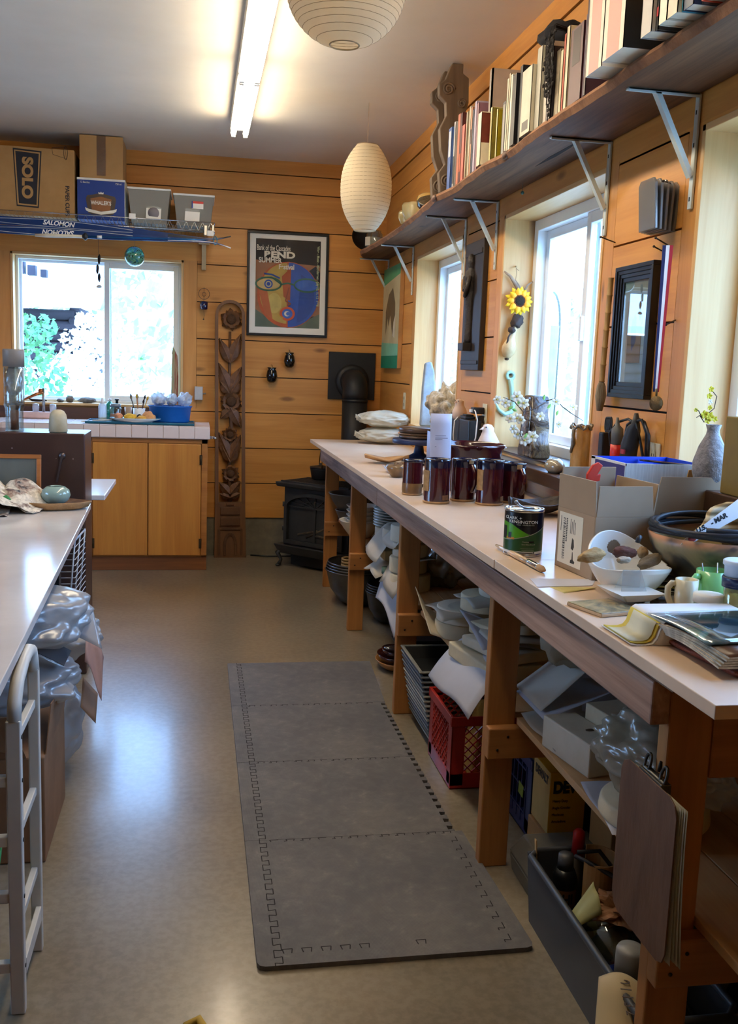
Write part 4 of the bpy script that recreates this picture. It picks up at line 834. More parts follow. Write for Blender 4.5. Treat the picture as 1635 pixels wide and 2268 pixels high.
def book(px0,px1,py,col,label,xs=1.185,dep=.19,name='book',rough=.45,cover=None,title=None,zb=ZS+.001,gap=.0012,pages=True,pc='#d8cfb8'):
 y1=min(ysolve(px0,xs,zb),_last[0]-.0012);y0=min(ysolve(px1,xs,zb),y1-.006);_last[0]=y0;th=max(y1-y0-gap,.004);h=ony((px0+px1)/2+8,py,y0).z-zb;h=min(h,ZC-zb-.02)
 t=thing(name,label,'book',(xs,y0+th/2,zb),group='books and binders on the plank shelf');c=min(.0022,th*.25);b=MB()
 b.box((0,-th/2,0),(dep,-th/2+c,h));b.box((0,th/2-c,0),(dep,th/2,h));b.box((0,-th/2,0),(c,th/2,h));m=M('cover'+col,col,rough,var=.08,vs=12);mats=[m]
 o=b.obj('cover',mats,t)
 if pages:b=MB();b.box((c,-th/2+c,.003),(dep-.003,th/2-c,h-.003));b.obj('pages',M('pages'+pc,pc,.8),t)
 if cover:b=MB();b.box((.002,-th/2-.0004,h*cover[1]),(dep-.002,-th/2,h*cover[2]));b.obj('cover_print',M('print'+cover[0],cover[0],.4,var=.3,vs=20),t)
 if title:b=MB();b.box((-.0004,-th*.3,h*title[1]),(0,th*.3,h*title[2]));b.obj('spine_title',M('title'+title[0],title[0],.5,var=0),t)
 return t
BK=[
(988,995,280,'#4d6cab','thin blue book, first spine past the carved scroll',1.17,.19,None,('#d8d8d8',.55,.95)),
(995,1003,268,'#cfccc6','white spined book with dark lettering beside the thin blue one',1.18,.20,None,('#3a3a40',.1,.5)),
(1003,1008,256,'#2a3246','slim navy book beside the white spine near the scroll',1.19,.19,None,None),
(1008,1013,250,'#cc7a60','slim salmon book between a navy and a dark red spine',1.185,.19,None,None),
(1013,1018,248,'#5d2a2a','dark red and black patterned spine in the far book run',1.18,.19,None,('#b85a3a',.2,.45)),
(1018,1024,274,'#cc6c60','short coral red book beside the dark red spine',1.18,.17,None,None),
(1024,1029,246,'#d9cdae','cream book next after the short coral one',1.185,.19,None,None),
(1029,1033,244,'#b79a6c','tan paperback between two creams in the far run',1.19,.19,None,None),
(1033,1036,234,'#e0d6be','very thin cream booklet beside the tan paperback',1.185,.18,None,None),
(1036,1040,236,'#bf8a68','slim salmon tan book with a dark title patch',1.185,.19,None,('#3a2a2a',.5,.7)),
(1040,1044,240,'#26304a','thin dark navy book before the lavender one',1.185,.19,None,None),
(1044,1049,222,'#b3a6bb','tall lavender spine in the far book run',1.185,.20,None,None),
(1049,1054,226,'#8d6470','mauve book leaning on the lavender spine',1.185,.20,None,None),
(1054,1062,246,'#e8dcc0','thick pale spined book with a dark red and grey cover, pulled forward',1.135,.20,('#6f2c22',.42,.98),None),
(1081,1085,236,'#dfd49a','book with an olive cover standing forward of the grey panel',1.165,.20,('#7a6f2c',.01,.99),None),
(1095,1098,240,'#e0d08a','bright mustard yellow covered book beside the olive one',1.165,.20,('#a08c14',.01,.99),None),
(1108,1115,222,'#3c3a3c','dark spiral bound album beside the mustard book',1.175,.19,None,('#9a968e',.05,.95)),
(1115,1119,172,'#d9ccb0','tall cream paperback just past the spiral album',1.175,.20,None,None),
(1119,1123,160,'#c9b896','tan cream paperback in the middle of three beside the album',1.175,.20,None,None),
(1123,1128,162,'#e2d8c4','white cream paperback touching the tall black binder',1.175,.20,None,None),
(1128,1137,160,'#17161e','tall blue-black binder overhanging the plank edge',1.15,.23,None,None),
(1137,1142,162,'#cfc8ba','white spine squeezed between two black binders',1.17,.22,None,('#2a2a2a',.3,.6)),
(1142,1150,142,'#23242a','dark binder with a clip beside the big white binder',1.16,.22,None,None),
(1150,1172,140,'#c8c1aa','thick off-white binder with a small dark title low on its spine',1.14,.26,None,('#5a5650',.06,.2)),
(1173,1192,98,'#aba896','very tall pale grey binder beside the off-white one',1.155,.26,None,None),
(1192,1199,94,'#c4bca2','tall cream book beside the pale grey binder',1.165,.24,None,None),
(1199,1208,88,'#bdb3a2','tall beige book beside the black and silver spine',1.165,.24,None,None),
(1208,1218,100,'#33303a','black and silver spined book under the dried plant',1.16,.24,None,('#a8a4a0',.05,.6)),
(1218,1234,105,'#b6a686','wide tan book behind the hanging dried plant',1.17,.24,None,None),
(1234,1240,108,'#d8cba8','thin cream book beside the wide tan one',1.165,.22,None,None),
(1240,1245,72,'#a8462e','thin brick red book between two creams',1.165,.22,None,None),
(1245,1252,54,'#cdbf9e','cream book touching the maroon volume',1.165,.23,None,None),
(1256,1284,42,'#471822','thick dark maroon volume on a strip of white paper',1.15,.24,None,('#241016',.5,.97)),
(1284,1290,30,'#a698a4','slim lavender grey book beside the maroon volume',1.155,.24,None,None),
(1290,1295,-10,'#3c2434','thin dark plum book before the pink binders',1.15,.24,None,None),
(1296,1332,-60,'#d0c6b6','pink spined slipcase next to the plum book',1.085,.27,None,('#cf8f86',.0,1.0)),
(1333,1380,-70,'#d0c6b6','pink spined slipcase with a black side, overhanging the shelf',1.075,.27,('#17181a',0,1),('#cc8a80',.0,1.0)),
(1418,1442,-60,'#a8a6a2','silver grey spined book past the black sided slipcase',1.09,.25,None,None),
(1443,1457,-60,'#1c1c20','black book with a red spine label',1.10,.25,None,('#b8323a',.25,.42)),
(1458,1476,-60,'#d6cfbc','white lever arch binder with a finger hole',1.09,.25,None,None),
(1477,1500,-60,'#c4bca6','cream binder beside the white lever arch one',1.09,.25,None,None),
(1501,1512,-60,'#3f9ab4','light blue spined book near the cream binder',1.10,.25,None,None),
(1512,1536,-60,'#1d3350','navy blue thick book beside the light blue spine',1.10,.25,None,None),
(1537,1552,-60,'#4a4a4c','dark grey book beside the thick navy one',1.12,.23,None,None),
(1553,1575,-60,'#d2553c','orange red book near the shelf front end',1.11,.23,None,None),
(1576,1606,-60,'#8e887c','grey paperback past the orange red book',1.12,.22,None,None),
(1607,1640,-60,'#3a5a4a','dark green book past the grey paperback',1.12,.22,None,None),
]
for (a,c,py,col,lab,xs,dep,cov,tit) in BK:book(a,c,py,col,lab,xs,dep,cover=cov,title=tit)
def shelf_things():
 y=ysolve(1070,1.16,ZS)-.02;q=ony(1053,152,4.19);t=thing('drawer_panel','upright grey plastic panel with a slot handle among the books','panel',(1.215,4.165,ZS+.001));h=q.z-ZS;GP=M('grey_panel','#b0a49a',.5)
 b=MB();w=.185;b.box((0,-.006,0),(w,.006,h*.80));b.box((0,-.006,h*.92),(w,.006,h));b.box((0,-.006,h*.80),(.075,.006,h*.92));b.box((.145,-.006,h*.80),(w,.006,h*.92));b.box((0,-.006,0),(.006,.03,h));b.obj('panel',GP,t)
 b=MB();b.box((.075,-.001,h*.80),(.145,.001,h*.92));b.obj('slot_handle',BLACK,t);b=MB();b.box((.08,-.0068,h*.66),(.105,-.006,h*.70));b.obj('sticker',WHITE,t)
 # carved scrolls
 CW=wood('carved_grey_wood','#7a6650','#4e3e2e',2,.6,1,0,tone=.12)
 for k,(dy,px,pt,lab) in enumerate(((.0,1000,140,'tall carved wooden scroll bracket standing before the thin blue book'),(.16,980,158,'second carved scroll bracket, half behind the taller one'))):
  Y=4.86+dy;zt=ony(px,pt,Y).z;t=thing('carved_scroll',lab,'carving',(1.21,Y,ZS+.001));h=zt-ZS-.005
  w=.045;b=MB();side=[(0,0),(-.035,.03),(-.045,.12),(-.015,.16),(-.04,.22),(-.05,.32),(-.02,.38),(-.025,.44),(-.06,.47),(-.062,.52),(-.03,.545),(-.025,.56),(-.01,.60),(0,.62)];s_=h/.62
  pts=[(x,z*s_) for x,z in side]+[(.055,h),(.055,h*.93),(.085,h*.90),(.09,h*.72),(.07,h*.62),(.085,h*.45),(.06,h*.35),(.09,h*.2),(.09,0)]
  b.prism(pts,w,(0,w/2,0));b.obj('scroll_body',CW,t,bevel=.004)
  for (cx,cz,r) in ((-.015,.50,.030),(.03,.26,.040),(-.002,.08,.035),(.055,.44,.022)):
   b=MB();sp=[(cx+r*(1-.75*i/24)*math.cos(i*.5),-w/2-.002,cz*s_+r*(1-.75*i/24)*math.sin(i*.5)) for i in range(25)];b.tube(sp,.006,6);b.obj('carved_volute',CW,t)
 # pots and jars at the end of the shelf
 def put(px,Y,x=1.24):q=ony(px,480,Y);return Vector((q.x if x is None else x,Y,ZS+.001))
 DG=M('dark_brown_glaze','#1e1612',.12,coat=.5);TG=M('tan_glaze','#a98a4c',.2,coat=.4)
 t=thing('glazed_pot','low black pot with a tan glazed shoulder near the carved scroll','pot',(1.245,5.30,ZS+.001));b=MB();b.lathe([(0,0),(.045,0),(.078,.03),(.085,.06)],n=28);b.obj('body',DG,t);b=MB();b.lathe([(.085,.06),(.080,.085),(.062,.098),(.03,.10),(0,.098)],n=28);b.obj('shoulder',TG,t)
 t=thing('shallow_dish','dark flat dish leaning on the black pot','dish',(1.225,5.16,ZS+.001),rot=(.50,-.10,0));b=MB();b.lathe([(0,.022),(.05,.022),(.085,.035),(.088,.042),(.05,.032),(0,.030)],n=32);b.obj('body',M('olive_dark_glaze','#4a4230',.25,coat=.3),t)
 CG=M('cream_glaze','#dccf9c',.18,coat=.5)
 for k,(Y,x,s_,lab) in enumerate(((5.72,1.255,1.0,'cream lobed bowl tilted at the plank edge'),(5.88,1.25,.80,'smaller cream lobed bowl behind the tilted one'))):
  t=thing('lobed_bowl',lab,'bowl',(x,Y,ZS+.003),group='cream lobed bowls on the plank shelf');b=MB();b.lathe([(r*s_,z*s_) for r,z in vessel([(.035,0),(.065,.02),(.082,.055),(.085,.095),(.076,.112)],.006)],n=48,wob=lambda a,z:1+.07*math.cos(6*a));b.obj('body',CG,t,smooth=True)
 for px,Y,r,h,lab,m,c in ((810,7.12,.055,.14,'clear glass jar with a white label at the shelf end',CLEAR,'#d8d2c0'),(838,6.98,.045,.12,'smaller clear jar beside the labelled one',CLEAR,None)):
  t=bottle('glass_jar',lab,'jar',put(px,Y,1.245),vessel([(r*.9,0),(r,.01),(r,h*.8),(r*.75,h*.9),(r*.78,h)],.003),m)
  if c:b=MB();b.lathe([(r+.001,.03),(r+.001,.09)],n=24);b.obj('paper_label',M('jar_label',c,.7),t)
 t=thing('black_pan','round black pan standing on edge against the end wall','pan',(1.20,7.235,ZS+.10),rot=(PI/2-.12,0,0));b=MB();b.lathe([(0,0),(.078,0),(.098,.04),(.095,.04),(.075,.004),(0,.004)],n=32);b.obj('body',SATIN,t)
 # black hood and dried plant
 q=ony(1200,74,3.42);b=MB();b.blob((0,0,0),(.07,.09,.055),.35,2.2,4,3);o=b.obj('fabric_hood',M('black_cloth','#15151a',.95),smooth=True);o.location=(1.25,3.44,q.z-.0);tag(o,'crumpled black cloth hood lying over the tall binders','cloth')
 t=thing('dried_plant','black dried flower stems hanging over the tan book','dried flowers',(1.155,3.27,ony(1228,80,3.27).z));r=random.Random(3);DK=M('dried_black','#1a1614',.9)
 for k in range(9):
  b=MB();y=r.uniform(-.05,.04);L=r.uniform(.12,.30);pts=[(.06,y*.4,.02),(.0,y*.6,.03),(-.012,y,-.03),(-.012,y+r.uniform(-.02,.02),-L)];b.tube(pts,.002,4)
  for j in range(10):zz=-L*j/10;b.blob((-.012+r.uniform(-.004,.004),y+r.uniform(-.016,.016),zz),(.004,.009,.008),.5,3,j+k,1)
  b.obj('dry_stem',DK,t)
shelf_things()
# ------------------------------------------------------------------ things hung on the side wall
def slab_y(name,label,cat,y0,y1,z0,z1,thick,mat,bev=.003,part='panel'):
 t=thing(name,label,cat,(XW-.0005,(y0+y1)/2,(z0+z1)/2));b=MB();b.box((-thick,(y0-y1)/2,(z0-z1)/2),(0,(y1-y0)/2,(z1-z0)/2));b.obj(part,mat,t,bevel=bev);return t,y1-y0,z1-z0
def aqua_art():
 t,w,h=slab_y('painted_panel','tall narrow painting with green bands and a brown arch, past the far window','painting',6.72,7.33,1.49,2.215,.030,M('raw_wood_edge','#b08250',.6));x=-.0304;n=[0]
 def sh(col,pts):n[0]+=1;b=MB();b.prism([(-p,q) for p,q in pts],-.0003,(x-.0003*n[0],0,0),(0,1,0),(0,0,1)) if False else b.prism(pts,.0003,(x-.0003*n[0],0,0),(0,-1,0),(0,0,1));b.obj('painted_area',M('art'+col,col,.6,var=.1),t)
 W2,H2=w/2,h/2
 sh('#c2b48a',[(-W2,-H2),(W2,-H2),(W2,H2),(-W2,H2)]);sh('#4f9a6a',[(-W2,H2-.12),(W2,H2-.07),(W2,H2),(-W2,H2)]);sh('#7dbfa0',[(-W2,-H2),(W2,-H2),(W2,-H2+.17),(-W2,-H2+.19)]);sh('#0f7f60',[(-W2,-H2),(W2,-H2),(W2,-H2+.09),(-W2,-H2+.09)])
 sh('#6a5a3c',[(-.16,-.12),(-.18,.05),(-.08,.17),(.06,.21),(.16,.10),(.19,-.10),(.12,-.02),(.10,-.14),(.06,-.08),(.0,.02),(-.06,-.06),(-.10,.0)]);sh('#d8d0b8',[(.10,-.13),(.18,-.15),(.19,.02),(.14,-.02)])
aqua_art()
def relief():
 EB=wood('dark_stained','#2c211a','#181210',2,.45,.8,0,tone=.05);t,w,h=slab_y('carved_relief','dark wooden plaque with a tall carved standing figure','carving',4.72,5.05,1.495,2.142,.028,EB)
 b=MB();b.box((-.034,-w/2+.012,h/2-.07),(-.028,w/2-.012,h/2-.045));b.box((-.034,-w/2+.012,-h/2+.03),(-.028,w/2-.012,-h/2+.05));b.obj('plaque_moulding',EB,t,bevel=.003)
 b=MB();z=-.17;pr=[(.028,-.185),(.032,-.17),(.026,-.13),(.030,.0),(.036,.06),(.030,.10),(.042,.13),(.040,.17),(.022,.185),(.024,.195),(.030,.215),(.028,.245),(.014,.262)]
 b.lathe([(0,-.185)]+pr+[(0,.263)],(-.034,.02,0),14,sx=.8,wob=lambda a,z:1+.10*math.sin(3*a+z*60));b.obj('carved_figure',M('figure_wood','#2a2018',.5,bmp=.6,bs=60),t)
 b=MB();b.tube([(-.055,.05,.15),(-.066,.02,.08),(-.062,-.01,.10)],.012,7);b.tube([(-.05,-.02,.15),(-.066,-.01,.07),(-.062,.015,.05)],.012,7);b.obj('carved_arm',M('figure_wood','#2a2018',.5),t)
 b=MB();b.box((-.075,-.03,-.225),(-.028,.07,-.185));b.obj('carved_plinth',EB,t,bevel=.004)
relief()
def sunflower_branch():
 Y=4.467;q=ony(1143,590,Y);t=thing('driftwood_branch','bleached driftwood branch hung on a nail in the window reveal','branch',ony(1150,625,Y-.02));o=Vector(t.location);P=lambda px,py,dy=0:ony(px,py,Y-.02+dy)-o
 DW=mix2('driftwood','#a8917a','#7a6552',20,.3,.7,.85)
 b=MB();b.tube([P(1117,601),P(1131,612),P(1138,623),P(1148,640),P(1152,650)],[.004,.007,.009,.010,.007],8);b.tube([P(1141,620),P(1150,634),P(1153,645)],[.004,.006,.004],7);b.tube([P(1180,624),P(1168,632),P(1160,645)],[.003,.005,.006],7);b.obj('branch',DW,t)
 b=MB();b.tube([P(1143,590,.02),P(1143,590,-.004)],.0035,6);b.tube([P(1143,590),P(1144,605),P(1142,624)],.0012,5);b.tube([P(1144,595),P(1150,600)],.001,4);b.obj('string',M('jute','#8a6a48',.9),t)
 t=thing('sunflower','yellow cloth sunflower on the driftwood branch','flower',ony(1150,667,Y-.045));u=mpp(t.location);R_=33*u;m2,nt,p=nmat('petal_yellow');g=nd(nt,'TexGradient',_gradient_type='SPHERICAL');tcx=nt.nodes.new('ShaderNodeTexCoord');mp=nd(nt,'Mapping',Scale=(1/R_,1/R_,1/R_));nt.links.new(tcx.outputs['Object'],mp.inputs[0]);nt.links.new(mp.outputs[0],g.inputs[0]);nt.links.new(ramp(nt,g.outputs['Fac'],[(.1,'#f6d020'),(.45,'#f0a812'),(.7,'#d86a10')]),p.inputs['Base Color']);p.inputs['Roughness'].default_value=.6;p.inputs['Subsurface Weight'].default_value=.2;p.inputs['Subsurface Radius'].default_value=(.01,.008,.002)
 for ring,(n,L,off,y0) in enumerate(((9,1.0,0,.006),(9,.86,.35,-.004))):
  b=MB()
  for k in range(n):
   a=2*PI*k/n+off;ca,sa=math.cos(a),math.sin(a)
   def fn(u_,v_,ca=ca,sa=sa,L=L,y0=y0,k=k):
    r=R_*(.22+.78*u_*L);wd=R_*.25*math.sin(PI*min(1,.12+u_*.88)**.8)*(v_-.5)*2;cup=-.012*math.sin(u_*PI)+.008*abs(v_-.5)*2*math.sin(u_*PI)+.004*math.sin(k*2.1)*u_
    return Vector((ca*r-sa*wd,y0+cup,sa*r+ca*wd))
   b.sheet(fn,6,4)
  b.obj('petals',m2,t,smooth=True,solid=.0008)
 b=MB();b.sphere((0,-.008,0),(R_*.34,.010,R_*.34),3);b.obj('seed_disc',M('sunflower_disc','#2c2218',.9,bmp=1,bs=250),t);b=MB()
 for k in range(22):a=2*PI*k/22;b.blob((R_*.34*math.cos(a),-.010,R_*.34*math.sin(a)),(.005,.004,.005),.3,3,k,1)
 b.obj('disc_fringe',M('disc_fringe','#5a2c10',.9),t)
 t=thing('hanging_gourd','pale pear shaped gourd with a dark leather tie hanging under the sunflower','gourd',ony(1128,770,Y-.03));u=mpp(t.location);b=MB();b.lathe([(0,-24*u),(8*u,-22*u),(15*u,-10*u),(16*u,0),(12*u,12*u),(7*u,24*u),(6.5*u,40*u),(7*u,52*u),(0,54*u)],n=24,rot=(0,.22,0));b.obj('body',mix2('gourd_skin','#d9bf94','#b08a54',9,.35,.75,.5,.2,40),t)
 b=MB();b.blob((14*u,-.004,58*u),(13*u,12*u,17*u),.3,2.5,3,3,rot=(0,.5,0));b.blob((2*u,-.006,38*u),(8*u,11*u,8*u),.4,3,6,2);b.tube([(6*u,-.015,45*u),(-6*u,-.018,22*u),(-8*u,-.016,8*u)],.004,6);b.tube([(22*u,-.004,54*u),(28*u,-.004,57*u)],.005,6);b.tube([(14*u,0,72*u),(16*u,0,88*u)],.0015,5);b.obj('leather_wrap',M('dark_leather','#3a2c26',.7,bmp=.4),t,smooth=True)
 b=MB();b.blob((-4*u,-.001,-25*u),(5*u,5*u,3*u),.5,3,3,2);b.obj('blossom_end',M('gourd_end','#4a3826',.9),t,smooth=True)
 t=thing('ceramic_hook','pale celadon ceramic hook hung beside the blossom branch','hook',ony(1131,865,Y-.012));u=mpp(t.location);o=Vector(t.location);P=lambda px,py:ony(px,py,Y-.012)-o
 b=MB();pts=[(1131,840),(1134,870),(1137,895),(1132,912),(1118,918),(1105,908),(1097,890)];b.tube([P(*p) for p in pts],[9*u,8*u,9*u,9*u,9*u,6*u,2*u],10,flat=.6)
 b.tube([P(1131,832)+Vector((8*u*math.cos(a*PI/8),0,8*u*math.sin(a*PI/8))) for a in range(17)],3.6*u,8,False);b.obj('body',M('celadon','#9cc4b8',.25,coat=.4),t,smooth=True)
 b=MB();b.tube([P(1131,830)+Vector((0,.02,0)),P(1131,830)+Vector((0,-.012,0))],.004,6);b.obj('nail',NAIL,t)
sunflower_branch()
def framed_picture():
 y0,y1,z0,z1=2.865,3.145,1.421,1.851;t=thing('picture_frame','black stepped frame holding a pale matted print, between the near windows','picture',(XW-.001,(y0+y1)/2,(z0+z1)/2));w,h=(y1-y0)/2,(z1-z0)/2
 b=MB()
 for i,(d,a,c) in enumerate(((.026,0,.014),(.022,.013,.026),(.018,.025,.038),(.014,.037,.052))):
  for lo,hi in (((-w+a,-h+a),(w-a,-h+c)),((-w+a,h-c),(w-a,h-a)),((-w+a,-h+c),(-w+c,h-c)),((w-c,-h+c),(w-a,h-c))):b.box((-d,lo[0],lo[1]),(0,hi[0],hi[1]))
 b.obj('frame',SATIN,t,bevel=.0015)
 b=MB();b.box((-.008,-w+.045,-h+.045),(-.004,w-.045,h-.045));b.obj('mat_board',M('pale_mat','#b9c4c6',.7),t)
 b=MB();b.box((-.0095,-.055,-.10),(-.008,.055,.10));b.obj('print',M('tan_print','#b48f66',.7),t);b=MB();b.blob((-.0095,0,.0),(.0008,.018,.055),.4,2,5,3);b.obj('print_figure',M('print_grey','#6a6478',.7),t)
 b=MB();b.box((-.012,-w+.046,-h+.046),(-.0105,w-.046,h-.046));b.obj('glazing',glassy('picture_glass2','#eef2f2',.10,.01),t)
framed_picture()
def medal():
 n=onx(1480,543,XW-.075);t=thing('medal_ribbon','red white and blue ribbon with a medal, hung on a nail beside the black frame','medal',n);e=onx(1453,868,XW-.052)-n
 for k,col in enumerate(('#1c2350','#e6e0da','#a8202c')):
  b=MB();f=lambda u,v,k=k:Vector((e.x*u+.89*(k-1+v-.5)*.010*(1-u*.4),e.y*u-.45*(k-1+v-.5)*.010*(1-u*.4),e.z*u+.001*math.sin(u*9)));b.sheet(f,14,1);b.obj('ribbon_stripe',M('ribbon'+col,col,.7),t,solid=.0012)
 b=MB();b.tube([e+Vector((0,-.005,.01)),e+Vector((0,-.005,-.012))],.003,6);b.lathe([(0,-.003),(.022,-.003),(.022,.003),(0,.003)],e+Vector((0,-.008,-.034)),24,rot=(0,PI/2,.5));b.obj('medallion',M('aged_bronze','#6a5638',.4,.8,bmp=.4,bs=200),t)
def nail(px0,py0,px1,py1,lab,d=.07):
 a=onx(px1,py1,XW+.004);c=onx(px0,py0,XW-d);b=MB();b.tube([a,c],.0022,6);v=(c-a).normalized();b.tube([c,c+v*.002],.004,8);tag(b.obj('wall_nail',NAIL),lab,'nail','long nails in the side wall')
medal();nail(1331,525,1365,538,'long nail beside the near edge of the sunflower window');nail(1453,527,1483,545,'long nail carrying the medal ribbon',.075);nail(1449,546,1467,556,'short nail just under the ribbon nail',.04);nail(1476,719,1498,708,'dark bent nail beside the ribbon, level with the frame middle',.05);nail(1470,401,1495,409,'long nail carrying the plastic sleeves',.075)
def sleeves():
 o=onx(1480,452,XW-.05);t0=None;GR=glassy('sleeve_film','#dcdee0',.06,.15,.5,'#a4a4a2')
 for k in range(5):
  p=Vector((XW-.095+.019*k,2.80+.010*k,o.z-.0));t=thing('plastic_sleeve',['front','second','middle','fourth','last'][k]+' clear plastic sleeve of the bunch hung on a wall nail','sleeve',p,group='clear sleeves on a nail',rot=(0,.04*(k-2),.06*k))
  b=MB();b.prism([(-.055,-.072),(.055,-.072),(.055,.060),(.040,.075),(-.040,.075),(-.055,.060)],.009,(0,0,0),(0,1,0),(0,0,1));b.obj('sleeve',GR,t,bevel=.002);b=MB();b.prism([(-.048,-.066),(.048,-.066),(.048,.055),(-.048,.055)],.003,(-.001+.004,0,0),(0,1,0),(0,0,1));b.obj('insert',M('sleeve_insert%d' % (k % 2),('#a09a92','#6a6a70')[k % 2],.6),t)
sleeves()
def wall_brush():
 a=onx(1354,615,XW-.03);c=onx(1333,845,XW-.03);t=thing('bamboo_brush','long bamboo handled calligraphy brush hanging beside the black frame','brush',a);d=c-a;BM=wood('bamboo','#b08a50','#7a5a30',2,.5,.6,0);b=MB();n=6;pts=[];rs=[]
 for i in range(n):
  for u,r in ((0,.0115),(.06,.0095),(.94,.0095),(1,.0115)):pts.append(d*((i+u)/n));rs.append(r)
 pts=[p+Vector((0,0,-1e-5*i)) for i,p in enumerate(pts)];b.tube(pts,rs,10);b.obj('handle',BM,t)
 e=onx(1328,910,XW-.03)-a;b=MB();b.tube([d,d+(e-d)*.15,d+(e-d)*.5,e],[.008,.015,.019,.010],12);b.obj('bristles',mix2('horsehair','#a89a80','#6a5c48',60,.3,.7,.95,.6,200,(1,1,.08)),t)
wall_brush()
def power_point(y,z,lab,kind='outlet'):
 t=thing('wall_outlet',lab,'outlet',(XW-.0005,y,z),group='ivory outlets on the side wall');b=MB();b.box((-.006,-.036,-.058),(0,.036,.058));b.obj('plate',M('ivory','#d9cfae',.4,var=.03),t,bevel=.003);b=MB()
 for s in (-1,1):b.lathe([(0,0),(.016,0),(.016,.003),(0,.003)],(-.006,0,s*.020),18,rot=(0,-PI/2,0))
 b.obj('socket_face',M('ivory_face','#cfc4a0',.4),t);b=MB()
 for s in (-1,1):
  for w in (-1,1):b.box((-.0095,w*.006-.001,s*.020-.004),(-.009,w*.006+.001,s*.020+.005))
 b.obj('slots',GAP,t)
power_point(3.195,1.232,'ivory outlet by the hanging rotary tools');power_point(2.805,1.232,'ivory outlet on the near side of the rotary tools');power_point(5.085,1.275,'ivory outlet beside the ceramic doves');power_point(4.64,1.275,'ivory outlet full of black plugs behind the dark box');power_point(6.55,1.27,'small outlet plate beyond the rock')
def plugs():
 t=thing('phone_charger','black plug adapter with a white cable loop in the crowded outlet','charger',(XW-.012,4.64,1.296));b=MB();b.box((-.055,-.02,-.014),(.001,.035,.018));b.obj('adapter',BLACK,t,bevel=.004);b=MB();b.box((-.066,-.003,-.006),(-.055,.022,.008));b.obj('usb_end',WHITE,t);b=MB();b.tube([(-.05,-.018,.004),(-.055,-.05,.0),(-.05,-.075,-.04),(-.05,-.06,-.13),(-.06,-.02,-.21),(-.07,.02,-.30)],.0035,6);b.obj('cable',M('white_cable','#e8e6e0',.5),t)
 t=thing('black_plug','black mains plug with a drooping cord in the crowded outlet','plug',(XW-.006,4.645,1.255));b=MB();b.box((-.032,-.018,-.018),(0,.018,.018));b.obj('plug',BLACK,t,bevel=.005);b=MB();b.tube([(-.03,0,-.01),(-.030,-.01,-.06),(-.012,-.03,-.10),(-.010,-.06,-.125)],.004,6);b.obj('cord',BLACK,t)
plugs()
def rotary_tools():
 TG=M('tool_grey','#5a5c5c',.45);TR=M('tool_red','#c8281e',.4);TD=M('tool_dark','#26282b',.5)
 def P(px,py,d=.045):return onx(px,py,XW-d)
 t=thing('rotary_tool','grey rotary tool with a red end hanging nose up on the wall','tool',P(1366,975));o=Vector(t.location);f=lambda px,py:P(px,py)-o
 b=MB();b.tube([f(1368,925),f(1368,942),f(1368,950),f(1367,985)],[.004,.008,.019,.021],16);b.obj('body',TG,t);b=MB();b.tube([f(1367,984),f(1363,1024)],[.0215,.019],16);b.obj('motor_cap',TR,t)
 t=thing('rotary_tool','dark rotary tool with a red badge hanging beside the grey one','tool',P(1398,975,.05));o=Vector(t.location);f=lambda px,py:P(px,py,.05)-o
 b=MB();b.tube([f(1410,915),f(1408,940),f(1404,950),f(1395,985),f(1390,1020)],[.006,.014,.022,.028,.026],16);b.obj('body',TD,t);b=MB();b.box(f(1398,1000)-Vector((.030,.010,.008)),f(1398,1000)-Vector((.024,-.012,-.006)));b.obj('badge',M('red_badge','#8a2028',.4),t)
 for k,(pts,lab) in enumerate((([(1366,1005),(1352,985),(1350,960),(1368,935),(1392,928),(1410,940),(1418,975),(1424,1010)],'black power cord looped over both rotary tools'),([(1400,935),(1422,930),(1432,960),(1430,1012)],'black cord hanging on the near side of the tools'),([(1405,930),(1390,940),(1385,965),(1388,1010)],'black cord behind the dark rotary tool'),([(1415,928),(1428,935),(1438,965),(1436,1015)],'outer black cord of the tool bundle'))):
  b=MB();b.tube([P(x,y,.03+.012*((k*7+i) % 3)) for i,(x,y) in enumerate(pts)],.0045,7);c_=b.obj('power_cord',BLACK,t);c_.location=-Vector(t.location)
 t=thing('cable_coil','small tied coil of black cable hanging beside the grey rotary tool','cable',P(1348,940));o=Vector(t.location)
 for k in range(4):b=MB();b.tube([(P(1348+3*(k-1.5),940)-o)+Vector((0,.010*math.cos(a*PI/8),.024*math.sin(a*PI/8))) for a in range(17)],.003,6,False);b.obj('coil_loop',BLACK,t)
 b=MB();q=P(1344,983,.03);b.box((-.025,-.018,-.045),(.025,.018,.04));o=b.obj('power_brick',BLACK,bevel=.006);o.location=q;tag(o,'black power brick hanging against the ivory outlet','charger')
rotary_tools()
q=onx(1190,458,XW+.03);b=MB();b.tube([(0,0,0),(0,0,.115)],.0008,4);b.sphere((0,0,-.006),.009,1);o=b.obj('tiny_charm',M('teal_bead','#2a5a5a',.4));o.location=(1.37,q.y,q.z+.06);tag(o,'tiny dark star charm on a thread under the plank shelf','ornament')
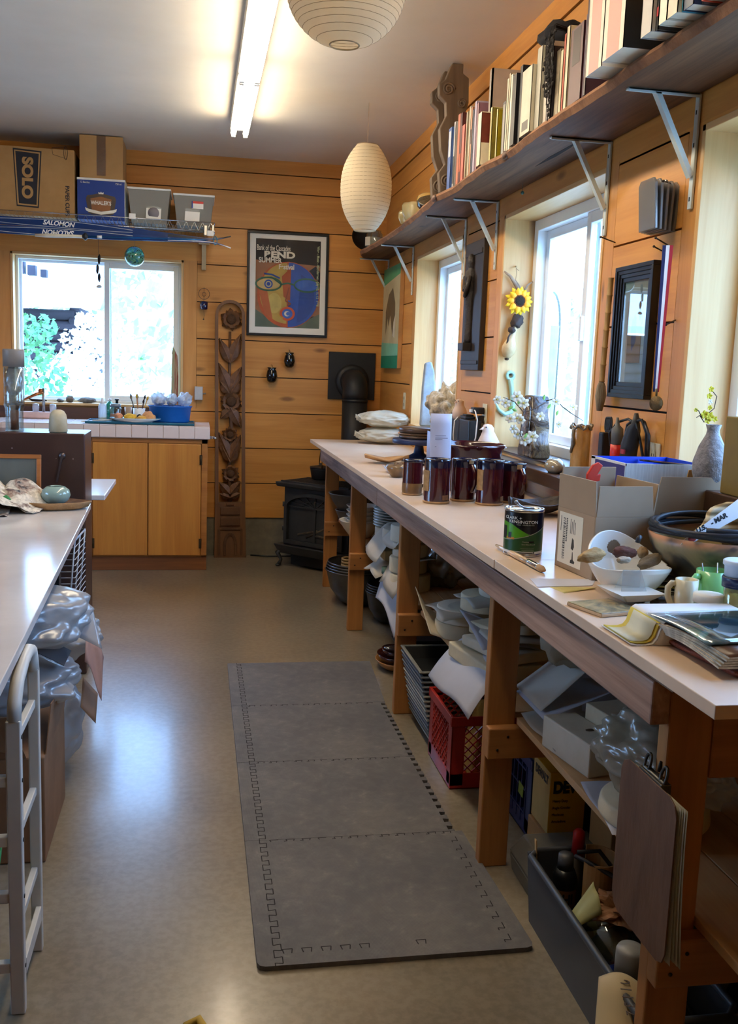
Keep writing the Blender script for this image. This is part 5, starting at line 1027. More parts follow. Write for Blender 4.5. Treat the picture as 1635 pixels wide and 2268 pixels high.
# ------------------------------------------------------------------ the long workbench
BT=.985
FIR_Y=wood('fir_beam','#c09c84','#64402c',1,.6,1.5,.05,'#4a2a1a',.06,.6);FIR_Z=wood('fir_leg','#b87f44','#8f5a2c',2,.55,.8,.05,'#4a2a14',.10);FIR_X=wood('fir_cross','#b47c42','#8a562a',0,.55,.8,.05,'#4a2a14',.10)
TOPM=mix2('bench_laminate','#dfc7ac','#cfb295',3,.3,.72,.34,.02,30,detail=7)
LEGY=(1.565,2.634,3.941,5.281,6.377)
def workbench():
 t=thing('workbench','long built-in workbench with a pale top along the window wall','workbench',(1.1,4.0,0));o=Vector((1.1,4.0,0))
 def hx(mb,y0,xa,y1,xb,z0,z1,back=1.404):mb.hexa([Vector(p)-o for p in ((xa,y0,z0),(back,y0,z0),(back,y1,z0),(xb,y1,z0),(xa,y0,z1),(back,y0,z1),(back,y1,z1),(xb,y1,z1))])
 b=MB();hx(b,2.478,.799,6.67,.775,.961,BT);b.obj('top',TOPM,t,bevel=.0015)
 b=MB();hx(b,1.335,.806,2.476,.801,.961,BT);b.obj('top',TOPM,t,bevel=.0015)
 PLY=mix2('plywood_edge','#8a6a4c','#4e3826',30,.35,.65,.8,stretch=(1,.15,4))
 b=MB();b.box(Vector((.822,1.50,.948))-o,Vector((1.38,6.58,.9605))-o);b.obj('ply_layer',PLY,t)
 b=MB();b.box(Vector((.815,1.56,.865))-o,Vector((.853,4.31,.9475))-o);b.box(Vector((.815,4.313,.862))-o,Vector((.853,6.40,.9475))-o);b.obj('apron_beam',FIR_Y,t,bevel=.004)
 for i,y in enumerate(LEGY):
  b=MB();b.box(Vector((.855,y,0))-o,Vector((.944,y+.038,.947))-o);b.obj('leg',FIR_Z,t,bevel=.004)
  b=MB();b.box(Vector((.852,y-.039,.360))-o,Vector((1.385,y-.001,.455))-o);b.obj('cross_rail',FIR_X,t,bevel=.004)
  b=MB();b.box(Vector((.945,y-.0,.755 if i==0 else .80))-o,Vector((1.385,y+.038,.946))-o);b.obj('top_rail',FIR_X,t,bevel=.004)
  b=MB();b.box(Vector((1.345,y+.002,0))-o,Vector((1.385,y+.036,.355))-o);b.obj('rear_leg',FIR_Z,t)
  b=MB()
  for dx,dz in ((.02,.02),(.05,.06)):b.tube([Vector((.86+dx,y-.0395,.37+dz))-o,Vector((.86+dx,y-.041,.37+dz))-o],.004,8)
  b.obj('screw',NAIL,t)
 SH=wood('shelf_pine','#d0a878','#ae8250',1,.6,.7,.06)
 for y0,y1 in ((1.30,2.63),(2.675,3.90),(3.985,5.24),(5.325,6.36)):
  b=MB()
  for k in range(3):b.box(Vector((.946+.147*k,y0,.456))-o,Vector((1.090+.147*k,y1,.476))-o)
  b.obj('lower_shelf',SH,t,bevel=.002)
workbench()
b=MB();LEDM=wood('ledge_dark','#4c3424','#2e1e14',1,.4,.8,.05,'#1c120c',.05);b.box((1.315,2.05,1.062),(1.3885,5.12,1.116));lg=tag(b.obj('wall_ledge',LEDM,bevel=.005),'dark wooden ledge along the back of the workbench under the windows','ledge')
for y in (2.2,3.1,4.1,5.0):b=MB();b.box((1.33,y-.02,BT),(1.386,y+.02,1.062));o_=b.obj('ledge_block',LEDM);o_.parent=lg
b=MB();b.box((1.3885,3.342,1.1305),(1.548,4.468,1.1365));tag(b.obj('trim_2',LEDM),'dark board lying on the sunflower window sill','trim',kind='structure')
LT=1.1165;SILL=1.1375
def at(px,Y,z):q=ony(px,900,Y);return Vector((q.x,Y,z))
WAX=papery('wax_paper','#ded3b8',.3,.5,.5,18,.1)
def bags():
 p=at(852,6.40,BT);L=.185
 for k,(dz,s_,lab,sd) in enumerate(((.056,1.0,'lower wax paper wrapped clay bag at the far end of the workbench',2),(.166,.97,'upper wax paper wrapped clay bag lying on the other bag',7))):
  t=thing('clay_bag',lab,'bag',(p.x,6.40,BT+dz));b=MB();b.blob((0,0,0),(L*s_,.13,.056),.16,2.2,sd,5,-.0525,None);b.obj('wrapping',WAX,t,smooth=True)
  b=MB();f=lambda u,v,sd=sd:Vector((-L*s_*.80-u*.045,(v-.5)*.16*(1-.3*u),(-.012+.02*math.sin(v*9+sd)*u+.02*u)));b.sheet(f,5,12);b.obj('gathered_end',WAX,t,smooth=True,solid=.003)
bags()
def sill_rock():
 t=thing('rough_rock','large knobbly cream and grey rock on the far window sill','rock',(1.467,5.52,1.1305));m,nt,p=nmat('rough_rock');v=coords(nt);f=noise(nt,v,7,6,.7,.4);f2=noise(nt,v,26,5,.7)
 c=ramp(nt,f,[(.3,'#4a4a4c'),(.42,'#8a7450'),(.52,'#cdb48a'),(.75,'#e6dcc8')]);nt.links.new(mixc(nt,.35,c,ramp(nt,f2,[(.35,'#6a5a44'),(.6,'#f0e6d0')])),p.inputs['Base Color']);p.inputs['Roughness'].default_value=.9;bump(nt,p,f2,.8,.02)
 b=MB();b.blob((0,0,.13),(.118,.19,.145),.38,1.5,12,5,0,None,True);b.obj('boulder',m,t,smooth=True)
 q=ony(935,800,6.12);t=thing('stone_slab','upright grey curved stone slab behind the rough rock','stone',(1.452,6.10,1.1305));h=q.z-1.1305;b=MB();b.prism([(-.045,0),(.045,0),(.048,h*.5),(.034,h*.85),(.012,h),(-.030,h*.97),(-.040,h*.6)],.04,(0,-.02,0));b.obj('slab',mix2('grey_stone','#9aa2a6','#75787a',10,.3,.7,.8,.2),t,bevel=.012,seg=3)
sill_rock()
def wheel():
 p=Vector((1.215,5.22,BT));NB=M('navy_enamel','#232c52',.45,.2,.15);t=thing('banding_wheel','navy blue cast iron banding wheel on the far half of the bench','turntable',p)
 b=MB();b.lathe([(0,0),(.095,0),(.100,.010),(.060,.028),(.030,.045),(.024,.085),(.032,.096),(0,.096)],n=36);b.obj('pedestal',NB,t);b=MB();b.lathe([(0,.097),(.148,.097),(.150,.102),(.150,.120),(.145,.125),(0,.125)],n=48);b.obj('wheel_head',NB,t)
 WD=wood('dark_bat','#5c4434','#33241a',0,.35,.8,0);LB=wood('light_bat','#b08458','#8a5f3a',0,.5,.8,0)
 for k,(z0,z1,r,dx,dy,m,lab) in enumerate(((.126,.144,.105,-.01,.0,WD,'dark round throwing bat directly on the banding wheel'),(.145,.158,.118,.0,.02,LB,'light wooden bat between two dark ones on the banding wheel'),(.159,.188,.112,-.005,.0,WD,'thick dark round bat on top of the banding wheel stack'))):
  b=MB();b.lathe([(0,z0),(r-.006,z0),(r,z0+.005),(r,z1-.005),(r-.006,z1),(0,z1)],n=44);o=b.obj('throwing_bat',m);o.location=p+Vector((dx,dy,0));tag(o,lab,'bat','throwing bats on the banding wheel')
wheel()
def boxes_and_doves():
 t=thing('radio','black tabletop radio box with a handset on top, on the ledge','radio',(1.352,4.78,LT+.0005));b=MB();b.box((-.034,-.17,0),(.034,.04,.135));b.obj('body',M('radio_black','#15171c',.35),t,bevel=.008,seg=3);b=MB();b.box((-.030,.042,0),(.034,.20,.125));b.obj('speaker_end',mix2('grille_brown','#2c241e','#17120e',60,.4,.6,.7),t,bevel=.005)
 b=MB();b.box((-.032,-.10,.136),(.020,.0,.150));b.box((-.026,-.09,.150),(.014,-.02,.158));b.obj('handset',BLACK,t,bevel=.003);b=MB();b.tube([(-.036,.02,.14),(-.052,.03,.12),(-.054,.035,.05),(-.05,.035,.0)],.0035,6);b.obj('white_lead',M('white_cable','#e8e6e0',.5),t)
 DV=M('dove_bisque','#d8bfae',.5,var=.12,vs=4)
 def dove(x,y,z,s_,rz,lab):
  t=thing('ceramic_dove',lab,'figurine',(x,y,z),rz,'ceramic doves');b=MB();b.lathe([(0,0),(.040*s_,0),(.050*s_,.02*s_),(.046*s_,.05*s_),(.034*s_,.075*s_),(.025*s_,.095*s_),(.026*s_,.11*s_),(.018*s_,.125*s_),(0,.130*s_)],n=24,sx=1.15,sy=.85)
  for v in b.bm.verts:v.co.x -=.012*s_*(v.co.z/(.13*s_))**2
  b.obj('body',DV,t,smooth=True);b=MB();b.tube([(-.030*s_,0,.110*s_),(-.055*s_,0,.103*s_)],[.009*s_,.001],8);b.obj('beak',DV,t);b=MB();b.tube([(.03*s_,0,.03*s_),(.07*s_,0,.02*s_),(.095*s_,0,.018*s_)],[.030*s_,.024*s_,.012*s_],10,flat=.5);b.obj('tail',DV,t)
  for e in (-1,1):b=MB();b.sphere((-.030*s_,e*.016*s_,.115*s_),.004*s_,1);b.obj('eye',BLACK,t)
 dove(1.350,4.90,LT+.126,.80,.5,'small ceramic dove standing on the end of the black radio');dove(1.352,4.37,LT+.0005,1.02,.3,'ceramic dove behind the maroon bowl, under the celadon hook')
boxes_and_doves()
MAR=mix2('maroon_glaze','#45101a','#2c0910',8,.3,.7,.14,coat=.7);NAVY=mix2('navy_glaze','#10142e','#0a0c18',9,.3,.7,.12,coat=.7);CLAY=mix2('bare_clay','#b08a5c','#8e683e',20,.3,.7,.8,.2);TANG=mix2('tan_ash_glaze','#8a6a42','#5a3c22',14,.3,.7,.3,coat=.3)
def big_bowl():
 t=thing('serving_bowl','wide deep maroon glazed bowl behind the row of mugs','bowl',(1.135,3.96,BT));b=MB();b.lathe(vessel([(.085,0),(.095,.004),(.130,.10),(.148,.180),(.158,.193),(.158,.203)],.007),n=52);b.obj('body',MAR,t)
big_bowl()
def mug(px,py,w,h,label,blue=True,small=False,rh=0.0,stamp=(),nm='beer_mug',band=False):
 q=onz(px,py,BT);u=mpp(q);r=w/2*u;q.y+=r*.9;H=h*u*.985;t=thing(nm,label,'mug',(q.x,q.y,BT),group='maroon and navy mugs')
 b=MB();zb=H*.80 if blue else H*.93;zf=H*.055
 pr=[(r*.93,0),(r,.002),(r*1.02,zf*.8),(r*.97,zf)];b.mi=2;b.lathe([(0,0)]+pr,n=36)
 b.mi=0;mid=[(r*.97,zf),(r*.955,H*.3),(r*.955,H*.6),(r*.96,zb)];b.lathe(mid,n=36) if not band else None
 if band:b.mi=3;b.lathe([(r*.97,zf),(r*1.0,H*.15),(r*.98,H*.34)],n=36,wob=lambda a,z:1+.02*math.sin(5*a));b.mi=0;b.lathe([(r*.98,H*.34),(r*.955,H*.6),(r*.96,zb)],n=36)
 b.mi=1;b.lathe([(r*.96,zb),(r*.97,H*.93),(r*.995,H*.985),(r*.96,H),(r*.88,H*.96),(r*.86,H*.5),(r*.84,zf*1.5),(0,zf*1.4)],n=36);b.obj('body',[MAR,NAVY,CLAY,TANG],t)
 ca,sa=math.cos(rh),math.sin(rh);rad=lambda d,z:Vector((ca*d,sa*d,z));b=MB();b.tube([rad(r*.93,H*.84),rad(r*1.28,H*.86),rad(r*1.62,H*.70),rad(r*1.60,H*.45),rad(r*1.30,H*.27),rad(r*.93,H*.22)],[.009,.010,.010,.009,.009,.008],10,flat=.75);b.obj('handle',MAR if not blue else [NAVY if k else MAR for k in (0,)][0],t)
 for ang,z0,z1,wd,col in stamp:
  c,s_=math.cos(ang),math.sin(ang);b=MB();rr=r*.965
  f=lambda u_,v_,ang=ang,z0=z0,z1=z1,wd=wd,rr=rr:Vector((rr*math.cos(ang+(u_-.5)*wd/rr),rr*math.sin(ang+(u_-.5)*wd/rr),H*(z0+(z1-z0)*v_)));b.sheet(f,6,2);b.obj('clay_stamp',M('stamp'+col,col,.6,var=.2,vs=60),t,solid=.004)
 return t
mug(917,1098,46,80,'small maroon mug with a rough tan lower band, first of the mug row',False,True,.2,(),'coffee_mug',True)
mug(972,1117,60,101,'tall maroon mug with a navy rim standing foremost on the bench edge side',stamp=((-2.9,.28,.74,.045,'#a07c4c'),(-1.02,.09,.20,.030,'#7a5638')),rh=.9)
mug(1031,1112,56,96,'tall maroon mug turned with its handle toward the viewer, between two others',rh=-1.25,stamp=((-1.2,.90,.985,.022,'#a8895a'),))
mug(1091,1121,62,103,'tall maroon mug with a long tan stamp on its side, next to the paint can',stamp=((-2.75,.33,.78,.035,'#a07c4c'),(-.65,.10,.20,.028,'#8a6440')),rh=.8)
mug(1142,1116,56,91,'tall maroon mug half behind the stamped one, handle toward the viewer',rh=-1.35,stamp=((-1.4,.86,.97,.022,'#a8895a'),))
def bench_middle():
 # curled letter, second sheet, leaf dish, rope, little bowl
 p=at(972,3.80,BT);t=thing('folded_letter','white printed letter standing curled beside the maroon bowl','paper',(.975,3.80,BT));b=MB();h=ony(972,917,3.80).z-BT
 b.sheet(lambda u,v:Vector(((u-.5)*.088-.004*v,-.018*math.cos((u-.5)*2.6)+.02*v*.3,.002+h*v+.002*(1-v)*math.sin(u*5))),12,8);b.obj('sheet',papery('bluish_paper','#dcdcea',.3),t,smooth=True,solid=.0006)
 b=MB()
 for k,(w,z) in enumerate(((.044,.735),(.030,.69),(.052,.705),(.006,.60))):b.box((-.030,-.0186+.0,h*z),(-.030+w,-.0182,h*z+.003))
 b.obj('printed_lines',M('faint_ink','#9a9cae',.8),t)
 t=thing('loose_sheet','white triangular corner of paper leaning behind the curled letter','paper',(1.05,4.148,BT));b=MB();b.prism([(-.05,.002),(.05,.13),(.02,.215),(-.05,.24)],.0008,(0,0,0));b.obj('sheet',papery('blue_white_paper','#cfd8ee',.3),t)
 q=onz(856,1030,BT);t=thing('leaf_dish','pointed tan ceramic leaf dish on the bench','dish',(q.x+.02,q.y+.09,BT));L=.12
 b=MB();b.sheet(lambda u,v:Vector(((u-.5)*2*L,(v-.5)*.17*math.sin(PI*min(1,u*1.1+.02))**.7,.006+.030*abs(u-.5)**1.2*2+.016*abs(v-.5)*2)),18,8);b.obj('body',mix2('sandy_clay','#c39a68','#9a7348',10,.3,.7,.7),t,smooth=True,solid=.007)
 q=onz(873,1036,BT);t=thing('rope_knot','small clump of knotted brown rope beside the leaf dish','rope',(q.x+.01,q.y-.10,BT));b=MB();r=random.Random(9);pts=[(.035*math.cos(k*1.1)+.01*r.random(),.02*math.sin(k*1.7),.014+.012*math.sin(k*.9)+.010*r.random()) for k in range(26)];b.tube(pts,.0065,7);b.obj('rope',mix2('rope_fibre','#8a6c4c','#5e4630',60,.3,.7,.9,.6,200),t)
 q=onz(888,1060,BT);t=thing('small_bowl','small olive brown bowl tucked beside the short mug','bowl',(q.x-.005,q.y+.055,BT));b=MB();b.lathe(vessel([(.025,0),(.030,.004),(.052,.035),(.058,.055)],.005),n=32);b.obj('body',TANG,t)
 t=thing('envelope','white envelope with a pale blue flap lying near the leaf dish','envelope',(1.035,4.62,BT+.0015),.12);b=MB();b.sheet(lambda u,v:Vector(((u-.5)*.20,(v-.5)*.12,.012+.010*math.sin(u*PI)+.006*v)),8,4);b.obj('sheet',PAPER,t,solid=.001,smooth=True);b=MB();b.sheet(lambda u,v:Vector((-.10-u*.028,(v-.5)*.11,.012-.008*u+.03*u*v)),4,4);b.obj('flap',papery('pale_blue_paper','#b4c6dc',.3),t,solid=.001,smooth=True)
bench_middle()
def leaf_bowl():
 t=thing('leaf_bowl','dark brown leaf shaped bowl beside the paint can, under the ledge','bowl',(1.215,3.30,BT),.2);b=MB();b.sheet(lambda u,v:Vector(((u-.5)*.22,(v-.5)*.17*max(.05,math.sin(PI*u))**.6,.006+.040*(abs(u-.5)*2)**2*.6+.036*(abs(v-.5)*2)**2)),18,10);b.obj('body',M('dark_leaf_clay','#33261e',.5,var=.2,bmp=.4,bs=50),t,smooth=True,solid=.008)
leaf_bowl()
def sill_pots():
 m,nt,p=nmat('raku_brown');v=coords(nt);f=noise(nt,v,11,5,.65,1.2);nt.links.new(ramp(nt,f,[(.34,'#221a15'),(.48,'#4a382a'),(.58,'#7d6646'),(.70,'#5c544c')]),p.inputs['Base Color']);p.inputs['Roughness'].default_value=.22;p.inputs['Coat Weight'].default_value=.4;bump(nt,p,f,.5,.02)
 t=thing('slab_vase','large flat sided mottled brown vase on the window ledge','vase',(1.412,3.92,SILL));b=MB();n=10;H=.262
 for k in range(n):
  z0,z1=H*k/n,H*(k+1)/n;w=lambda z:(.098-.052*(z/H)+.006*math.sin(z*60));d=.040
  b.hexa([(-d,-w(z0),z0),(d,-w(z0),z0),(d,w(z0),z0),(-d,w(z0),z0),(-d,-w(z1),z1),(d,-w(z1),z1),(d,w(z1),z1),(-d,w(z1),z1)])
 bmesh.ops.remove_doubles(b.bm,verts=b.bm.verts[:],dist=.0005);b.obj('body',m,t,bevel=.010,seg=3,smooth=True)
 b=MB();b.tube([(-.042,-.05,.05),(-.048,-.052,.12),(-.046,-.05,.18),(-.044,-.04,.22)],[.006,.012,.008,.012],7);b.obj('ragged_seam',m,t)
 # blossom branches
 t2=thing('blossom_branch','branch of white cloth blossoms reaching out of the brown vase','flowers',(1.335,3.86,SILL+.19));o=Vector(t2.location);P=lambda px,py,Y=3.74:ony(px,py,Y)-o
 TW=M('twig_brown','#4a382c',.8);WP=papery('blossom_white','#faf6ea',.5,.6,var=.02);YC=M('blossom_yellow','#d8c25a',.7);GL=M('blossom_leaf','#7aa84a',.6,var=.2)
 for pts in ([(1208,892),(1185,905),(1160,913),(1140,890),(1115,880)],[(1210,888),(1232,882),(1245,900),(1265,915),(1292,932)],[(1160,913),(1157,935),(1152,960),(1158,975)],[(1165,928),(1182,936),(1186,950),(1182,958)]):
  b=MB();b.tube([P(*p) for p in pts],[.0028]+[.0022]*(len(pts)-2)+[.0012],6);b.obj('twig',TW,t2)
 r=random.Random(2)
 for px,py,rr in ((1101,885,8),(1120,892,9),(1145,878,10),(1160,893,10),(1197,922,8),(1130,927,8),(1146,926,9),(1154,930,8),(1137,950,8),(1147,962,9),(1162,975,10),(1179,967,11),(1232,890,8),(1270,902,7),(1238,940,6)):
  c=P(px,py,3.72+.03*r.random());R_=rr*1.3*mpp(c+o);ax=Vector((-.5+.5*r.random(),-1,.4*r.random()-.2)).normalized();a1=ax.orthogonal().normalized();a2=ax.cross(a1);b=MB();ph=r.random()*2
  for k in range(6):
   a=ph+k*PI/3;d=a1*math.cos(a)+a2*math.sin(a);s_=ax.cross(d);b.sheet(lambda u,v,d=d,s_=s_:c+d*(R_*(.1+.9*u))+s_*((v-.5)*R_*.8*math.sin(PI*min(.92,.15+u*.8)))+ax*(R_*.35*u*u),3,2)
  fl=b.obj('blossom',WP,t2,smooth=True,solid=.0006);b=MB();b.sphere(c+ax*R_*.10,R_*.20,1);b.obj('blossom_eye',YC,fl)
 for px,py,a in ((1132,903,.4),(1150,890,1.2),(1140,908,-.4),(1206,880,1.4),(1235,915,1.2),(1217,900,.9),(1165,965,1.0)):
  c=P(px,py,3.73);b=MB();b.sheet(lambda u,v:c+Vector((math.cos(a)*(u-.5)*.026-math.sin(a)*(v-.5)*.012*math.sin(PI*u),.004*u,math.sin(a)*(u-.5)*.026+math.cos(a)*(v-.5)*.012*math.sin(PI*u))),5,2);b.obj('leaf',GL,t2,smooth=True,solid=.0006)
 CEL=mix2('sage_ovoid','#a89878','#6a5a58',5,.4,.7,.18,coat=.6)
 t=thing('ovoid_vase','small glossy egg shaped vase with an oval mouth on the ledge','vase',(1.350,3.50,LT+.0005));b=MB();b.lathe([(0,0),(.022,0),(.034,.014),(.036,.030),(.026,.048),(.014,.055),(.011,.053),(.013,.046),(.024,.036),(0,.03)],n=32,sy=1.55);b.obj('body',CEL,t);b=MB();b.lathe([(0,.0535),(.0125,.0535),(.0125,.0545),(0,.0545)],n=20,sy=1.8);b.obj('mouth',GAP,t)
 m,nt,p=nmat('amber_ash');v=coords(nt,(1,1,.35));f=noise(nt,v,22,5,.6,.4);nt.links.new(ramp(nt,f,[(.3,'#a8763a'),(.5,'#c99a56'),(.7,'#b88a4c')]),p.inputs['Base Color']);p.inputs['Roughness'].default_value=.2;p.inputs['Coat Weight'].default_value=.6
 t=thing('amber_vase','straight amber glazed vase with a ragged silvery lip near the window edge','vase',(1.353,3.27,LT+.0005));H=ony(1280,940,3.27).z-LT;b=MB();b.lathe(vessel([(.030,0),(.0335,.004),(.034,H*.9),(.035,H*.97)],.004),n=36);b.obj('body',m,t,smooth=True)
 b=MB();pts=[(.036*math.cos(k*PI/16),.036*math.sin(k*PI/16),H*.955+.008*math.sin(k*1.3)) for k in range(33)];b.tube(pts,[.005+.002*math.sin(k*1.9) for k in range(33)],8,False);b.tube([(-.034,-.010,H*.95),(-.037,-.012,H*.80),(-.035,-.018,H*.66),(-.037,-.008,H*.56),(-.034,-.002,H*.50)],[.006,.005,.007,.005,.006],7);b.obj('ragged_lip',mix2('silver_ash','#8a8478','#5a5046',30,.3,.7,.25,coat=.4),t)
 # near sill: riser, grey bottle, olive box, dark jar
 rs=thing('wooden_riser','low dark wooden block on the ledge under the grey bottle vase','block',(1.352,2.33,LT));b=MB();b.box((-.036,-.27,.0005),(.035,.27,.088));b.obj('block',LEDM,rs,bevel=.004)
 t=thing('bottle_vase','grey stoneware bottle vase with a narrow neck holding yellow flowers','vase',(1.345,2.36,LT+.0885));u=mpp(t.location);o=Vector(t.location);b=MB();k=u*1.0
 b.lathe(vessel([(24*k,0),(30*k,6*k),(38*k,36*k),(38*k,58*k),(28*k,92*k),(15*k,118*k),(13*k,128*k),(17*k,140*k)],.004),n=40);b.obj('body',mix2('grey_stoneware','#8f8a8a','#6e6a6c',60,.35,.65,.6,.5,120),t)
 t2=thing('yellow_flowers','sprig of yellow cloth flowers in the grey bottle vase','flowers',o+Vector((0,0,132*k)));o2=Vector(t2.location);Q=lambda px,py:ony(px,py,2.35)-o2;YF_=papery('yellow_petal','#e8d430',.35)
 for pts in ([(1562,935),(1570,915),(1582,905),(1588,878),(1580,868)],[(1560,935),(1550,920),(1543,925)],[(1555,925),(1548,910),(1540,906)]):b=MB();b.tube([Q(*p) for p in pts],.0013,5);b.obj('twig',TW,t2)
 for px,py,rr,col in ((1575,862,7,YF_),(1571,877,7,YF_),(1573,890,6,WP),(1572,903,6,YF_),(1560,918,10,YF_),(1572,922,10,YF_),(1567,930,9,YF_),(1583,928,7,YF_),(1541,908,5,YF_)):
  c=Q(px,py);R_=rr*mpp(c+o2);b=MB()
  for kk in range(5):a=kk*2*PI/5+px;b.sheet(lambda u_,v_,a=a:c+Vector((math.cos(a)*R_*u_-math.sin(a)*(v_-.5)*R_*.9*math.sin(PI*min(.9,.15+u_*.8)),-R_*.4*u_*u_,math.sin(a)*R_*u_+math.cos(a)*(v_-.5)*R_*.9*math.sin(PI*min(.9,.15+u_*.8)))),3,2)
  b.obj('flower',col,t2,smooth=True,solid=.0006)
 t,h=carton('olive_carton','olive brown box standing at the near end of the ledge','box',(1.320,2.065,LT+.0885),(1.386,2.26,LT+.285),M('olive_card','#7a6428',.6))
 t=thing('dark_jar','small dark lidded jar before the olive box','jar',(1.255,2.44,BT));
 for c_ in list(t.children):pass
 bpy.data.objects.remove(t)
sill_pots()
def paint_can():
 q=onz(1170,1235,BT);r=.0545;t=thing('paint_can','small dark green and black paint can with a silver lid','paint can',(q.x,q.y+r*.95,BT));H=.132;TIN=M('bright_tin','#c8c8c6',.22,1,.03)
 b=MB();b.lathe([(0,0),(r-.002,0),(r,.003),(r,.006),(r-.0008,.008),(r-.0008,H-.008),(r+.0015,H-.006),(r+.002,H),(r-.004,H+.001),(r-.006,H-.004),(0,H-.004)],n=56);b.obj('tin',TIN,t)
 ac=math.atan2(-t.location.y,-t.location.x)
 def band(nm,fn0,fn1,a0,a1,m,k,n=56):
  b=MB();b.sheet(lambda u,v:Vector(((r+.0001+.00025*k)*math.cos(ac+a0+(a1-a0)*u),(r+.0001+.00025*k)*math.sin(ac+a0+(a1-a0)*u),fn0(a0+(a1-a0)*u)+(fn1(a0+(a1-a0)*u)-fn0(a0+(a1-a0)*u))*v)),n,2);b.obj(nm,m,t,smooth=True)
 GD=M('label_green','#1f4a22',.3,var=.04);BK_=M('label_black','#101216',.25,var=0);GB=M('label_lime','#4f9a1c',.3,var=.08);SV=M('label_silver','#a8aa98',.3,.4,var=0);WH=M('label_white','#d8d8d2',.4,var=0)
 band('label',lambda a:.010,lambda a:H-.008,-PI,PI,GD,0);dip=lambda a:.064+.022*min(1,abs(a-.35)/1.0)**1.1+.012*max(0,-(a-.35))*.6;band('label_top',dip,lambda a:H-.008,-1.9,1.9,BK_,1);band('silver_edge',lambda a:dip(a)-.0022,dip,.3,1.9,SV,2)
 low=lambda a:.047+.0165*max(0,(a+1.15)/1.5)**1.6;band('lime_panel',low,lambda a:max(dip(a)-.001,low(a)),-1.30,.30,GB,2);band('lime_edge',lambda a:low(a)-.002,low,-1.30,.30,SV,3);band('dark_sofa',lambda a:.049,lambda a:.084,-1.30,-.95,M('label_dark','#1a241c',.4),3);band('lamp_print',lambda a:.052,lambda a:.068,-.82,-.62,BK_,4,6);band('orange_print',lambda a:.0485,lambda a:.055,-.95,-.45,M('label_orange','#c88a1c',.4),4,8)
 band('base_strip',lambda a:.010,lambda a:.0165,-PI,PI,WH,1);band('base_print',lambda a:.0115,lambda a:.0140,-.5,.55,INK,2);band('barcode',lambda a:.0112,lambda a:.0158,.56,.64,INK,3,3)
 wrap_text('CLARK +',.0115,WH,t,r+.0006,.1085,ac-.60,sx=1.22,bold=.0001);wrap_text('KENSINGTON',.0115,WH,t,r+.0006,.0985,ac-.02,sx=1.18,bold=.0001);wrap_text('PAINT + PRIMER IN ONE',.0042,SV,t,r+.0006,.0905,ac+.10,sx=1.1)
 wrap_text('Premium',.0050,SV,t,r+.0006,.0435,ac+.15);band('badge',lambda a:.041,lambda a:.046,.28,.58,BK_,2,6);wrap_text('Semi-Gloss Enamel',.0050,SV,t,r+.0006,.0365,ac+.30)
 for k in range(3):band('small_print',lambda a,k=k:.0245-.004*k,lambda a,k=k:.0253-.004*k,-.1+.06*k,.6,SV,2,10)
 b=MB();b.lathe([(0,H-.003),(r*.72,H-.003),(r*.74,H),(r*.82,H),(r*.84,H-.003),(r*.88,H-.003)],n=48);b.obj('lid',TIN,t)
 b=MB();b.tube([(-.032,-.020,H+.018),(-.022,-.018,H+.010),(-.010,-.022,H+.003),(.018,-.026,H+.002)],[.0045,.003,.003,.003],8);b.sphere((-.033,-.020,H+.019),.0055,2);b.obj('can_opener',STEEL,t)
paint_can()
def bench_brush():
 a=onz(1099,1214,BT);c=onz(1206,1271,BT);a.z=c.z=BT+.009;t=thing('round_brush','pale round handled brush lying at the bench edge before the paint can','brush',a);d=c-a
 b=MB();b.tube([d*0,d*.12,d*.45,d*.70],[.0035,.006,.0085,.0075],12);b.obj('handle',M('varnished_birch','#cfae84',.25,coat=.5),t);b=MB();b.tube([d*.69,d*.72,d*.88,d*.90],[.0082,.0088,.0088,.0078],14);b.obj('ferrule',M('ferrule_silver','#c4c0b8',.2,1,.05),t);b=MB();b.tube([d*.89,d*.95,d*1.0],[.0085,.0090,.004],12);b.obj('bristles',M('tan_bristle','#b8946a',.9,bmp=.5,bs=300),t)
bench_brush()
# ------------------------------------------------------------------ near half of the bench
CIN=M('carton_inside','#a98f6e',.85)
def open_carton(t,x0,x1,y0,y1,h,th,flaps,m,parts='side'):
 """standing box walls; flaps = {side: (length, lean, inset)} raised from the rim"""
 b=MB()
 for lo,hi in (((x0,y0,0),(x1,y0+th,h)),((x0,y1-th,0),(x1,y1,h)),((x0,y0+th,0),(x0+th,y1-th,h)),((x1-th,y0+th,0),(x1,y1-th,h)),((x0,y0,0),(x1,y1,th))):b.box(lo,hi)
 b.obj('body',m,t,bevel=.0012)
 for sd,(L,lean,ins) in flaps.items():
  b=MB()
  if sd in 'fb':
   y=y0 if sd=='f' else y1;s_=-1 if sd=='f' else 1;b.hexa([(x0+.002,y-s_*th,h),(x1-.002,y-s_*th,h),(x1-.002,y,h),(x0+.002,y,h),(x0+ins,y-s_*th+s_*lean,h+L),(x1-ins,y-s_*th+s_*lean,h+L),(x1-ins,y+s_*lean,h+L),(x0+ins,y+s_*lean,h+L)])
  else:
   x=x0 if sd=='l' else x1;s_=-1 if sd=='l' else 1;b.hexa([(x-s_*th,y0+.002,h),(x,y0+.002,h),(x,y1-.002,h),(x-s_*th,y1-.002,h),(x-s_*th+s_*lean,y0+ins,h+L),(x+s_*lean,y0+ins,h+L),(x+s_*lean,y1-ins,h+L),(x-s_*th+s_*lean,y1-ins,h+L)])
  b.obj('flap',m,t,bevel=.0008)
